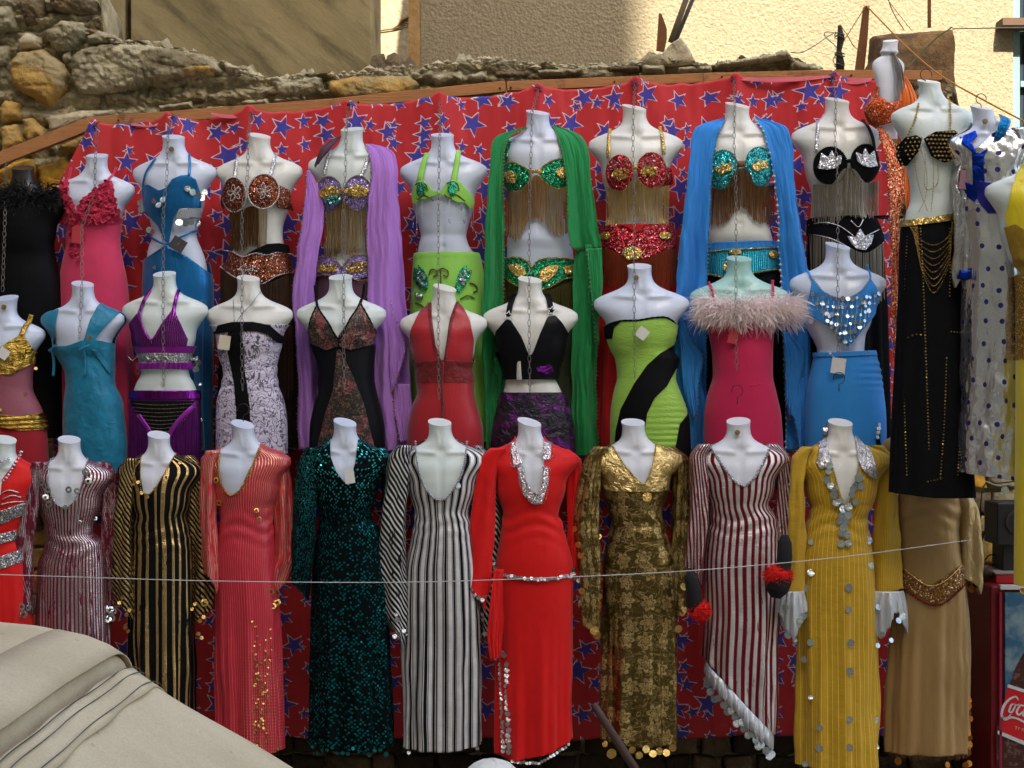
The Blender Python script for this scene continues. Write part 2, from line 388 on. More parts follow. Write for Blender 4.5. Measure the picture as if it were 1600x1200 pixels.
class Man:
    def __init__(s, cx, cy, Y, label, k=1.0, kv=1.0, tint='cool', skew=.10, lean=0.0, neck=0.0, bust=24, amp=23, by=101, br=23, lower=None, h1=262, shift=-4, group='white mannequin torsos hung in rows', slant=.34, wk=1.0, gw=0):
        s.cx, s.cy, s.Y, s.k, s.kv = cx, cy, Y, k, kv; s.S = sc_at(Y)
        rows = []
        for h, hw, df, db in T_H:
            hh = h * (1 if h < 50 else 1) if h <= 60 else 60 + (h - 60) * kv
            c = cx + neck * max(0, 1 - h / 40) + lean * h / 200
            kk = k if h > 30 else (k * .5 + .5)
            q = wk if h > 110 else 1
            rows.append((cy + hh * (k * .5 + .5), c - hw * kk * q, c + hw * kk * q, df * kk, db * kk))
        s.rows = rows
        yb = cy + (60 + (by - 60) * kv) * (k * .5 + .5); s.by = yb; s.bx = (cx + lean * .5 + shift - bust * k, cx + lean * .5 + shift + bust * k)
        s.busts = [(s.bx[0], yb, br * k, amp * k), (s.bx[1], yb, br * k, amp * k)] if amp else []
        s.busts.append((cx + lean * .8 + shift * .6, cy + (60 + (198 - 60) * kv) * (k * .5 + .5), 40 * k, 7 * k))
        kq = k
        def detail(x, py):
            h = (py - cy) / kq; u = (x - cx) / kq; a = np.abs(u)
            cl = 2.6 * np.exp(-((h - (47 - a * .10)) / 3.2) ** 2) * np.clip((a - 5) / 6, 0, 1) * np.clip((50 - a) / 14, 0, 1)
            notch = -2.2 * np.exp(-((h - 42) / 6) ** 2 - (u / 5) ** 2)
            st = -2.2 * np.exp(-(u / 3.5) ** 2) * np.clip((h - 52) / 12, 0, 1) * np.clip((125 - h) / 25, 0, 1)
            nk = .8 * np.exp(-((a - (9 - h * .18)) / 2.6) ** 2) * np.clip((h - 6) / 8, 0, 1) * np.clip((44 - h) / 8, 0, 1)
            ab = -1.6 * np.exp(-(u / 4) ** 2) * np.clip((h - 130) / 15, 0, 1) * np.clip((200 - h) / 15, 0, 1) - 2.2 * np.exp(-((h - 176) / 3) ** 2 - (u / 2.6) ** 2)
            return (cl + notch + st + nk + ab) * kq
        s.detail = detail
        s.body = Loft(rows, Y, 2.15, skew, s.busts, detail); s.dress_l = None
        z0 = (cy + h1 * k * kv); tb = s.body
        if lower:
            s.set_dress(lower); dl = s.dress_l; r2_ = []
            for r in rows:
                if r[0] < lower[0][0] - 30: r2_.append(r); continue
                c_, w_, f_, b_ = dl.par(r[0]); r2_.append((r[0], max(r[1], c_ - w_ + 1.5), min(r[2], c_ + w_ - 1.5), min(r[3], f_ - 1), min(r[4], b_ - 1)))
            tb = Loft(r2_, Y, 2.15, skew, s.busts, detail)
        s.gl = None
        if gw:      # bra cups stand out wider and fuller than the chest they sit on
            base = (s.dress_l or s.body).r; rr_ = [(q[0], q[1] - gw * math.exp(-((q[0] - yb) / (20 * k)) ** 2), q[2] + gw * math.exp(-((q[0] - yb) / (20 * k)) ** 2), q[3], q[4]) for q in base]
            s.gl = Loft(rr_, Y, 2.15, skew, [(a[0], a[1], a[2] * 1.06, a[3] * 1.3) for a in s.busts[:2]] + s.busts[2:])
        s.root = empty('mannequin', P(cx, z0, Y), label, 'mannequin', group)
        m = m_plastic('mannequin_plastic_' + tint, WHITE[tint])
        A, F = tb.grid(cy, min(z0, tb.r[-1, 0]), 2.6, 92)
        # neck cut slanting down to the front
        fyl = (A[:, 1] - Y); f = np.clip(1 - (A[:, 6] - cy) / 22, 0, 1); tl = rnd.uniform(-.22, .10); A[:, 2] += (fyl * slant + (A[:, 0] - P(cx, cy, Y)[0]) * tl) * f
        ring = A[:93 - 1, :3].copy(); cen = ring.mean(0) + np.array([0, 0, -.001]); n0 = len(A)
        inner = cen + (ring - cen) * .9 - np.array([0, 0, .0005])
        V = np.concatenate([A[:, :3], ring, inner, [cen]]); nr = len(ring)
        faces = [tuple(q) for q in F.tolist()]
        for j in range(nr):
            j2 = (j + 1) % nr; faces.append((n0 + j, n0 + j2, n0 + nr + j2, n0 + nr + j)); faces.append((n0 + nr + j, n0 + nr + j2, n0 + 2 * nr))
        V = V - wloc(s.root); s.torso = obj('torso', mkmesh('torso', V, faces, m), s.root)
    def set_dress(s, lower, y_join=None, amp=None):
        """loft for clothes: template above, traced outline (py, xl, xr[, depth]) below"""
        y_join = y_join or lower[0][0]
        rows = [r for r in s.rows if r[0] < y_join - 13]
        for q in lower:
            d = q[3] if len(q) > 3 else (29 + 5 * min(1, max(0, (q[0] - lower[0][0]) / 60))) * s.k
            if len(q) > 3 and q[3] > 35: d = 35 * s.k
            rows.append((q[0], q[1], q[2], d, d))
        s.dress_l = Loft(rows, s.Y, 2.15, s.body.skew, s.busts, None); return s.dress_l
    def L(s): return s.gl or s.dress_l or s.body

    def layer(s, name, poly, mat, off=2.0, back=None, front=False, loft=None, disp=None, dy=3.0, nth=110, t=.003, parent=None, solid_=True, jagged=0):
        lf = loft or s.L(); poly = np.array(poly, float)
        if jagged: poly = np.array(jag(poly, jagged))
        pb = poly if back is None else np.array(back, float)
        y0 = min(poly[:, 1].min(), pb[:, 1].min()) - 2; y1 = max(poly[:, 1].max(), pb[:, 1].max()) + 2
        y0 = max(y0, lf.r[0, 0]); y1 = min(y1, lf.r[-1, 0])
        A, F = lf.grid(y0, y1, dy, nth, off, disp)
        g = poly_sdf(poly, A[:, 5], A[:, 6]); fr = -A[:, 7]
        if front: g = np.minimum(g, (fr + .12) * 30)
        elif back is not None:
            gb = poly_sdf(pb, A[:, 5], A[:, 6]); g = np.where(fr > -.02, g, gb)
        A, F = clip(A, F, g)
        if not len(F): print('EMPTY layer', name, s.root['label']); return None
        par = parent or s.root
        o = obj(name, mkmesh(name, A[:, :3] - wloc(par), F, mat, A[:, 3:5]), par)
        if solid_: solid(o, t)
        return o
    def pts(s, pts, off=3.0, step=2.0, loft=None, smooth=True):
        c = curve(pts, step) if smooth else np.array(pts, float); return (loft or s.L()).pt(c[:, 0], c[:, 1], off)
    def ribbon(s, name, pts, wd, mat, off=3.0, loft=None, parent=None, t=.003):
        c = curve(pts, 3.0); T = np.gradient(c, axis=0); T /= np.linalg.norm(T, axis=1, keepdims=True) + 1e-9; N = np.stack([-T[:, 1], T[:, 0]], 1)
        w_ = np.interp(np.linspace(0, 1, len(c)), np.linspace(0, 1, len(np.atleast_1d(wd))), np.atleast_1d(wd)) if np.ndim(wd) else np.full(len(c), wd)
        k = 5; V = []; UV = []; lf = loft or s.L()
        for j in range(k):
            q = c + N * (w_ * (j / (k - 1) - .5))[:, None]; V.append(lf.pt(q[:, 0], q[:, 1], off + (.8 if 0 < j < k - 1 else 0))); UV.append(np.stack([np.full(len(c), j / 4), np.linspace(0, 1, len(c))], 1))
        V = np.stack(V, 1).reshape(-1, 3); UV = np.stack(UV, 1).reshape(-1, 2)
        F = [(i * k + j, i * k + j + 1, (i + 1) * k + j + 1, (i + 1) * k + j) for i in range(len(c) - 1) for j in range(k - 1)]
        par = parent or s.root; o = obj(name, mkmesh(name, V - wloc(par), F, mat, UV), par); return solid(o, t, 1)
    def trim(s, name, lines, r, mat, off=3.0, loft=None, parent=None, bead=None):
        """cord (or string of beads) lying along lines on the cloth"""
        lf = loft or s.L(); o = None
        for ln in lines:
            b = MB()
            if bead:
                c = curve(ln, bead); p = lf.pt(c[:, 0], c[:, 1], off)
                for q in p: b.ball(q, r / s.S * rnd.uniform(.8, 1.15))
            else:
                c = curve(ln, 2.5); b.tube(lf.pt(c[:, 0], c[:, 1], off), r / s.S * (1 + .15 * np.sin(np.arange(len(c)) * 1.9)), 5)
            o = b.build(name, mat, parent or s.root, smooth=not bead)
            if bead: o['kind'] = 'stuff'
        return o
    def fringe(s, name, top, lens, mat, n=70, wd=1.0, off=4.0, loft=None, parent=None, jit=4.0, clump=.0, y_out=2.0):
        """threads hanging straight down from a line on the body"""
        c = curve(top, 1.0); ti = np.linspace(0, 1, len(c)); b = MB(); lf = loft or s.L()
        for i in range(n):
            t_ = (i + rnd.uniform(-.3, .3)) / n
            if clump and math.sin(t_ * clump) > .93: continue
            t_ = min(1, max(0, t_)); x = float(np.interp(t_, ti, c[:, 0])); y = float(np.interp(t_, ti, c[:, 1])); L = float(np.interp(t_, np.linspace(0, 1, len(lens)), lens)) + rnd.uniform(-jit, jit * .6)
            m = 5; yy = np.linspace(y, y + L, m); xx = x + np.linspace(0, 1, m) ** 1.5 * rnd.uniform(-2.2, 2.2)
            f = lf.front(np.full(m, x), yy) - off; f0 = f[0]; f = np.minimum(f, np.linspace(f0, f0 * .72, m)) - rnd.uniform(0, y_out)
            p = lf.world(xx, yy, f); b.tube(p, wd / s.S * .5, 3, cap=False)
        o = b.build(name, mat, parent or s.root, smooth=True); o['kind'] = 'stuff'; return o
    def discs(s, name, pts, r, mat, off=5.0, loft=None, parent=None, hole=0, single=False, tilt=.5, k=9):
        lf = loft or s.L(); res = []; b = MB(); par = parent or s.root
        for q in pts:
            x, y = q[0], q[1]; rr = (q[2] if len(q) > 2 else r * rnd.uniform(.88, 1.1)) / s.S
            p = lf.pt(x, y, off + rnd.uniform(0, 1.5)); nr = np.array([rnd.uniform(-tilt, tilt) + .25 * (x - s.cx) / 50, -1, rnd.uniform(-tilt, tilt) + .1])
            if single:
                o = MB().disc((0, 0, 0), nr, rr, k=k + 3, hole=hole); me = mkmesh(name, np.concatenate(o.V), o.F, mat, None, False); ob = obj(name, me, par); ob.location = tuple(float(v) for v in p - wloc(par)); res.append(ob)
            else: b.disc(p, nr, rr, k=k, hole=hole, a0=rnd.random())
        return res if single else b.build(name, mat, par)
    def scatter(s, poly, n, seed=1, dmin=0):
        poly = np.array(poly, float); r = random.Random(seed); out = []; lo, hi = poly.min(0), poly.max(0); tries = 0
        while len(out) < n and tries < n * 40:
            tries += 1; x, y = r.uniform(lo[0], hi[0]), r.uniform(lo[1], hi[1])
            if poly_sdf(poly, np.array([x]), np.array([y]))[0] > 0 and (not dmin or all((x - a) ** 2 + (y - b) ** 2 > dmin * dmin for a, b in out)): out.append((x, y))
        return out
    def tag(s, x, y, wd, ht, mat, ang=0, off=7, string=None, name='price_tag'):
        lf = s.L(); S = s.S; p = lf.pt(x, y, off) + np.array([0, -.012, 0]); b = MB()
        b.box(p, (wd / 2 / S, .0012, ht / 2 / S), tilt=R(ang), rot=rnd.uniform(-.15, .15)); o = b.build(name, mat, s.root)
        if string: MB().tube(np.stack([lf.pt(string[0], string[1], 3), p + np.array([0, .003, ht * .35 / S])]), .0012, 4).build('tag_string', m_plain('string_white', (.7, .7, .7, 1)), o)
        return o
    def sleeve(s, rows, mat, name='sleeve', depth=15, dY=0.0, disp=None, wob=2.3, seed=0, parent=None):
        """loose empty sleeve hanging from the shoulder: rows (py, xl, xr)"""
        ya_ = rows[0][0]; y_c = rows[-1][0]; bw_ = lambda y: 7 * max(0, (y - ya_) / (y_c - ya_)) ** 1.5
        rows = [(q[0], q[1] - (bw_(q[0]) if seed % 2 else bw_(q[0]) * .3), q[2] + (bw_(q[0]) * .3 if seed % 2 else bw_(q[0]))) for q in rows]; dY = dY - (.05 if seed % 2 and dY == 0 else 0); rows = list(rows) + [(y_c + 26, rows[-1][1] - (1 if seed % 2 else -4), rows[-1][2] + (-4 if seed % 2 else 1))]; depth = depth * .72
        r = [(q[0], q[1], q[2], depth * (.8 + .4 * i / len(rows)), depth * (.8 + .4 * i / len(rows))) for i, q in enumerate(rows)]
        lf = Loft(r, s.Y + dY, 2.0, 0.0); y0, y1 = lf.r[0, 0], lf.r[-1, 0]
        def dsp(th, py):
            k = np.clip((py - y0) / 60, 0, 1)
            return wob * k * (np.sin(th * 4 + seed + (py - y0) * .02) + .7 * fbm(np.cos(th) * 1.5 + seed, py / 28., np.sin(th) * 1.5, 3, 2))
        A, F = lf.grid(y0, y1, 4, 40, 0, dsp if disp is None else disp); par = parent or s.root
        # close the top softly
        top = A[:, 6] < y0 + 12; 
        c_, w_, _, _ = lf.par(A[:, 6]); tq_ = np.clip((A[:, 5] - c_) / (w_ + 1) * .5 + .5, 0, 1); tq_ = tq_ if seed % 2 else 1 - tq_; g = (y_c - 8 + 30 * tq_ ** 1.6 - A[:, 6]) + fbm(A[:, 5] / 6., 0, 0, seed, 2) * 2
        A, F = clip(A, F, g)
        o = obj(name, mkmesh(name, A[:, :3] - wloc(par), F, mat, A[:, 3:5] * np.array([1, 1])), par); solid(o, .002); o.data['loft'] = 1
        return o, lf

def chain(pts, label, r=.0011, group='chains hanging between the mannequins', link=.036):
    """chain of long links down a 3-D line"""
    pts = np.array([P(*q) for q in pts]); seg = np.linalg.norm(np.diff(pts, axis=0), axis=1); t = np.concatenate([[0], np.cumsum(seg)]); n = int(t[-1] / (link * .80)); b = MB()
    for i in range(n):
        a = (i + .5) * t[-1] / n; c = np.array([np.interp(a, t, pts[:, j]) for j in range(3)]); a2 = a + .01; dd = np.array([np.interp(min(t[-1], a2), t, pts[:, j]) - np.interp(a2 - .02, t, pts[:, j]) for j in range(3)]); dd /= np.linalg.norm(dd) + 1e-9
        sd = np.cross(dd, [0, 1, 0]); sd /= np.linalg.norm(sd) + 1e-9; fw = np.cross(sd, dd); tw = R(15 + rnd.uniform(-8, 8)) if i % 2 else R(72 + rnd.uniform(-12, 12)); u = sd * math.cos(tw) + fw * math.sin(tw)
        ring = []
        for q in range(10):
            an = q * 2 * math.pi / 10; ring.append(c + u * math.cos(an) * link * .21 + dd * math.sin(an) * link * .5 * (1.0 if abs(math.sin(an)) > .9 else .93))
        b.tube(ring, r * 1.25, 4, closed=True)
    o = b.build('chain', m_plain('chain_steel', (.22, .20, .18, 1), .42, .75, .3, 60), smooth=True); tag(o, label, 'chain', group); return o
def hook(par, x, y, Y, r=8, flip=1):
    """wire hook standing on a neck"""
    s = sc_at(Y); a = np.linspace(-.2 * math.pi, 1.15 * math.pi, 14); c = P(x, y - r * 1.7, Y)
    p = [c + np.array([flip * math.cos(t) * r / s, 0, math.sin(t) * r / s]) for t in a][::-1]
    p = p + [P(x, y - r * .6, Y), P(x, y + 4, Y)] if False else [P(x, y + 6, Y), P(x, y - r * .5, Y)] + [c + np.array([flip * math.cos(t) * r / s, 0, math.sin(t) * r / s]) for t in np.linspace(-.45 * math.pi, 1.1 * math.pi, 14)]
    return MB().tube(p, .0022, 5).build('wire_hook', m_plain('hook_wire', (.05, .04, .035, 1), .4, .8), par, smooth=True)

def drape(m, name, rows, mat, folds=3.0, amp=4.0, seed=0, edge=None, edge_mat=None, hem=2.0, parent=None, wig=3.0, bead=6, er=1.6):
    """open hanging cloth: rows (py, xl, xr, depth in px towards the camera)"""
    r = np.array(rows, float); y0, y1 = r[0, 0], r[-1, 0]; ny = int((y1 - y0) / 4) + 2; yy = np.linspace(y0, y1, ny); nx = 64; u = np.linspace(0, 1, nx)
    xl = pchip(r[:, 0], r[:, 1], yy) + fbm(yy / 30., 0, 0, seed, 2) * wig * .5; xr = pchip(r[:, 0], r[:, 2], yy) + fbm(yy / 30., 4, 0, seed, 2) * wig * .5; dp = pchip(r[:, 0], r[:, 3], yy)
    U, PY = np.meshgrid(u, yy); X = xl[:, None] + (xr - xl)[:, None] * U; k = np.clip((PY - y0 - 25) / 190, .04, 1)
    ph = fbm(PY / 160., 0, 0, seed + 5, 2) * 1.2 + seed
    f = -dp[:, None] + k * amp * (np.sin(U * folds * 2 * math.pi + ph) + .35 * np.sin(U * folds * 3.3 * math.pi + ph * 2 + 1)) + fbm(U * 3, PY / 60., 0, seed + 9, 3) * 1.6 + k * 1.1 * np.sin(U * folds * 21 + 2.5 * fbm(PY / 70., 0, 0, seed + 3, 2) + seed) + fbm(U * 14, PY / 40., 0, seed + 2, 3) * .9
    X = X + k * np.cos(U * folds * 2 * math.pi + ph) * 1.2
    PY2 = PY + np.where(np.arange(ny)[:, None] == ny - 1, fbm(U * 9, 0, 0, seed, 2) * hem + hem * np.sin(U * folds * 6.28), 0)
    S = m.S; V = np.stack([(X - 800) / S, m.Y + f / S, CAMZ + (600 - PY2) / S], -1); par = parent or m.root
    i = np.arange(ny - 1)[:, None] * nx + np.arange(nx - 1)[None, :]; F = np.stack([i, i + 1, i + nx + 1, i + nx], -1).reshape(-1, 4)
    o = obj(name, mkmesh(name, V.reshape(-1, 3) - wloc(par), F, mat, np.stack([U * .35, PY / 300.], -1).reshape(-1, 2)), par); solid(o, .001)
    if edge:
        b = MB(); lines = {'l': V[:, 0], 'r': V[:, -1], 'b': V[-1]}
        for e in edge:
            ln = lines[e]; seg = np.concatenate([[0], np.cumsum(np.linalg.norm(np.diff(ln, axis=0), axis=1))]); n = int(seg[-1] * S / bead)
            for q in range(n):
                a = (q + .5) / n * seg[-1]; c = np.array([np.interp(a, seg, ln[:, j]) for j in range(3)]) + np.array([rnd.uniform(-.002, .002), -.004, 0]); b.ball(c, er / S * rnd.uniform(.7, 1.3))
        eo = b.build('bead_edging', edge_mat, o); eo['kind'] = 'stuff'
    return o
def dress_poly(m, neck, left, right, bottom, shoulder=10):
    """front outline of a full dress with a cut-out neckline (list running left shoulder -> right shoulder)"""
    return [(left - 40, bottom), (left - 40, neck[0][1] - 2)] + [(left - 40, neck[0][1] - 30), (neck[0][0] - 0.0, neck[0][1] - 30)] + list(neck) + [(neck[-1][0], neck[-1][1] - 30), (right + 40, neck[-1][1] - 30), (right + 40, bottom)]
# ------------------------------------------------------------------ stone, plaster, ground
@memo
def m_stone(name, c1, c2, c3=None, scale=3.0, bump=.6):
    t = NT(name); g = t.n('NewGeometry').outputs['Position']; n = t.noise(g, scale, 6, .65); n2 = t.noise(g, scale * 9, 5, .7); n3 = t.noise(g, scale * .8, 3, .5, dist=.8)
    c = t.mix(t.step(n, .35, .65), c1, c2)
    if c3: c = t.mix(t.step(n3, .5, .62), c, c3)
    c = t.mix(t.math('MULTIPLY', t.step(n2, .5, .75), .45), c, tuple(q * .4 for q in c1[:3]) + (1,))
    c = t.mix(t.math('MULTIPLY', t.step(n2, .42, .25), .4), c, tuple(min(1, q * 1.7) for q in c2[:3]) + (1,))
    vb = t.vor(g, scale * 7).outputs['Distance']; n4 = t.noise(g, scale * 26, 4, .75); t.set(col=c, rough=.95); t.bump(t.math('ADD', t.math('ADD', t.math('MULTIPLY', n2, .8), n), t.math('ADD', t.math('MULTIPLY', vb, .5), t.math('MULTIPLY', n4, .5))), bump, .03); return t.m
ST_GREY = m_stone('stone_grey', C(168, 158, 124), C(212, 200, 162), C(148, 134, 100), 3.5, .8)
ST_OCH = m_stone('stone_ochre', C(176, 138, 66), C(216, 176, 100), C(172, 154, 110), 2.4, .5)
ST_PALE = m_stone('stone_pale', C(186, 172, 138), C(216, 202, 168), None, 3.0, .7)
ST_YEL = m_stone('stone_yellow', C(190, 136, 26), C(224, 172, 60), C(166, 138, 80), 2.5, .35)
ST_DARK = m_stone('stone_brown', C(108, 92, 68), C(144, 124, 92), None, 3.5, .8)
ST_SHADE = m_stone('stone_shaded', C(58, 48, 36), C(84, 70, 52), None, 3.5, .8)  # base stones below the hems: their shade is put into the colour
MORTAR = m_stone('mortar', C(170, 158, 124), C(214, 200, 160), C(152, 134, 94), 5.0, .8)

def sheet_poly(name, pts3, mat, kind='structure', uv=None):
    return tag(obj(name, mkmesh(name, pts3, [tuple(range(len(pts3)))], mat, uv, False)), kind=kind)
# ground
gm = NT('dusty_street'); gp = gm.n('NewGeometry').outputs['Position']
gm.set(col=gm.mix(gm.noise(gp, 1.3, 6, .6), C(120, 110, 96), C(150, 140, 122)), rough=.95); gm.bump(gm.noise(gp, 30, 5), .5, .02)
gv = np.array([[x, y, 0] for x in (-150, 150) for y in (-150, 150)], float)
tag(obj('ground', mkmesh('ground', gv, [(0, 2, 3, 1)], gm.m, None, False)), kind='structure')

# building across the street, behind the camera: it keeps the display in open shade
ob = empty('facing_building', (0, -20, 0), 'tall sand coloured building on the other side of the street', 'building')
fac = m_stone('facade_render', C(190, 170, 130), C(214, 196, 158), None, .6, .2)
EDGE = .89 + 23 * math.tan(R(SUN_AZ))
MB().box((EDGE / 2 - 20 + 0, -24, 11.35), (20 + EDGE / 2, 4, 11.35)).box((EDGE + 12.01, -24, 11.35), (12, 4, 11.35)).build('wall', fac, ob)
MB().box((EDGE / 2 - 20, -24, 22.71 + 2.2), (20 + EDGE / 2, 3.99, 2.19)).build('roof_block', fac, ob)
gl = m_plain('window_glass_dark', (.03, .04, .05, 1), .1); wn = MB().box((0, 0, 0), (.6, .04, .9)); wme = mkmesh('window', np.concatenate(wn.V), wn.F, gl, None, False)
for i in range(14):
    for j in range(6): o = obj('window', wme, ob); o.location = (-18 + i * 3.0, .02, 3 + j * 3.2)

nb = empty('left_light_blocker', (-13, -4, 0), 'tall brown block out of view, added to darken the left side', 'building')  # unseen block added to cut sky light from the left
MB().box((-13, -3, 7), (4.5, 9, 7)).build('wall', m_stone('blocker_brown', C(120, 100, 78), C(146, 124, 96), None, .6, .2), nb)
# plastered wall of the house behind, lit by the sun on its right half
@memo
def m_stucco(name, c1, c2, scale=34, bump=.55):
    t = NT(name); g = t.n('NewGeometry').outputs['Position']; n = t.noise(g, scale, 4, .6, dist=.5); v = t.vor(g, scale * 1.5).outputs['Distance']; big = t.noise(g, .9, 5, .6)
    c = t.mix(t.step(n, .35, .7), c1, c2); c = t.mix(t.math('MULTIPLY', t.step(big, .5, .7), .25), c, tuple(q * .6 for q in c1[:3]) + (1,))
    t.set(col=c, rough=.95); t.bump(t.math('ADD', n, t.math('MULTIPLY', v, .5)), bump, .022); return t.m
stc = m_stucco('stucco_sand', (.245, .198, .118, 1), (.31, .255, .16, 1))
hb = empty('plastered_house', P(1100, 600, 3.0) * np.array([1, 1, 0]), 'sand coloured rough plastered house behind the rubble wall, partly sunlit', 'house')
x0 = P(657, 0, 3.0)[0]; x1 = P(1583, 0, 3.0)[0]; x2 = P(1640, 0, 3)[0]
b = MB(); b.box(((x0 + x1) / 2, 4.5, 4.5), ((x1 - x0) / 2, 1.5, 4.5)); b.box((x2 + 2.5, 4.5, 4.5), (2.5, 1.5, 4.5)); b.box(((x1 + x2) / 2, 4.5, 7.0), ((x2 - x1) / 2, 1.49, 2.0)); b.box(((x1 + x2) / 2, 4.5, 1.75), ((x2 - x1) / 2, 1.49, 1.749))
b.build('wall', stc, hb)
b = MB(); xa = P(638, 0, 3.0)[0]; b.box(((x0 + xa) / 2 - .001, 4.0, 4.5), ((x0 - xa) / 2 - .002, 1.0, 4.5)); b.build('corner_strip', m_stone('corner_plaster', C(150, 112, 60), C(176, 140, 92), None, 3, .3), hb)
wf = m_plain('window_paint_blue', C(110, 140, 140), .6, 0, .3); wo = MB(); zt = P(0, 48, 3)[2]; zb = P(0, 200, 3)[2]
wo.box(((x1 + x2) / 2, 3.10, (zt + zb) / 2), ((x2 - x1) / 2, .02, (zt - zb) / 2 + .9)); win = wo.build('window', gl, hb)
b = MB(); 
for xx in (x1 + .03, (x1 + x2) / 2, x2 - .03): b.box((xx, 3.06, (zt + zb) / 2), (.025, .03, (zt - zb) / 2 + .8))
b.box(((x1 + x2) / 2, 3.055, P(0, 130, 3)[2]), ((x2 - x1) / 2 - .06, .03, .02)); b.build('window_frame', wf, win)
MB().box(((x1 + x2) / 2 - .04, 2.93, zt + .03), ((x2 - x1) / 2 + .08, .10, .025)).build('sill', m_plain('old_wood_dark', C(86, 66, 50), .9), hb)

# far sunlit wall seen through the gap
fw = empty('far_house', (P(610, 0, 8)[0], 9, 0), 'pale sunlit wall with a crack seen through the gap in the ruins', 'wall')
xa, xb = P(540, 0, 8)[0], P(690, 0, 8)[0]
MB().box(((xa + xb) / 2, 9, 3.5), ((xb - xa) / 2 + .8, 1, 3.5)).build('wall', m_stucco('stucco_pale', (.31, .25, .15, 1), (.39, .33, .22, 1), 14, .5), fw)
MB().tube([P(642, 26, 7.99), P(628, 32, 7.98), P(622, 40, 7.98), P(612, 46, 7.98)], [.012, .02, .012, .006], 4).tube([P(580, 50, 7.99), P(600, 47, 7.98), P(620, 44, 7.98), P(640, 36, 7.98)], .007, 4).build('crack', m_plain('crack_dark', C(110, 80, 40), .9), fw)
# concrete wall on the left, set back
cm = NT('old_concrete'); cg = cm.n('NewGeometry').outputs['Position']; n1 = cm.noise(cm.mapv(cm.mapv(cg, rot=(0, R(-38), 0)), (.5, 1, 1.5)), 1.8, 6, .6); n2 = cm.noise(cm.mapv(cm.mapv(cg, rot=(0, R(-42), 0)), (.30, 1, 1.6)), 4.5, 6, .65, dist=.4); n3 = cm.noise(cg, 40, 4)
cc = cm.mix(cm.step(n1, .3, .7), C(118, 106, 72), C(160, 144, 102)); cc = cm.mix(cm.math('MULTIPLY', cm.step(n2, .46, .66), .7), cc, C(84, 74, 48)); cc = cm.mix(cm.math('MULTIPLY', cm.step(n3, .55, .8), .3), cc, C(160, 146, 112))
cm.set(col=cc, rough=.95); cm.bump(cm.math('ADD', n2, cm.math('MULTIPLY', n3, .3)), .5, .015)
cw = empty('concrete_wall', (P(380, 0, 1.2)[0], 1.6, 0), 'stained grey brown concrete wall rising behind the rubble at upper left', 'wall')
xa, xm, xb = P(60, 0, 1.2)[0], P(200, 0, 1.2)[0], P(580, 0, 1.2)[0]
MB().box(((xa + xm) / 2 - 1.5, 1.55, 3.2), ((xm - xa) / 2 + 1.48, .35, 3.2)).build('wall_slab', cm.m, cw, bevel=.012)
MB().box(((xm + xb) / 2 + .008, 1.56, 3.2), ((xb - xm) / 2 - .004, .35, 3.2)).build('wall_slab', cm.m, cw, bevel=.012)

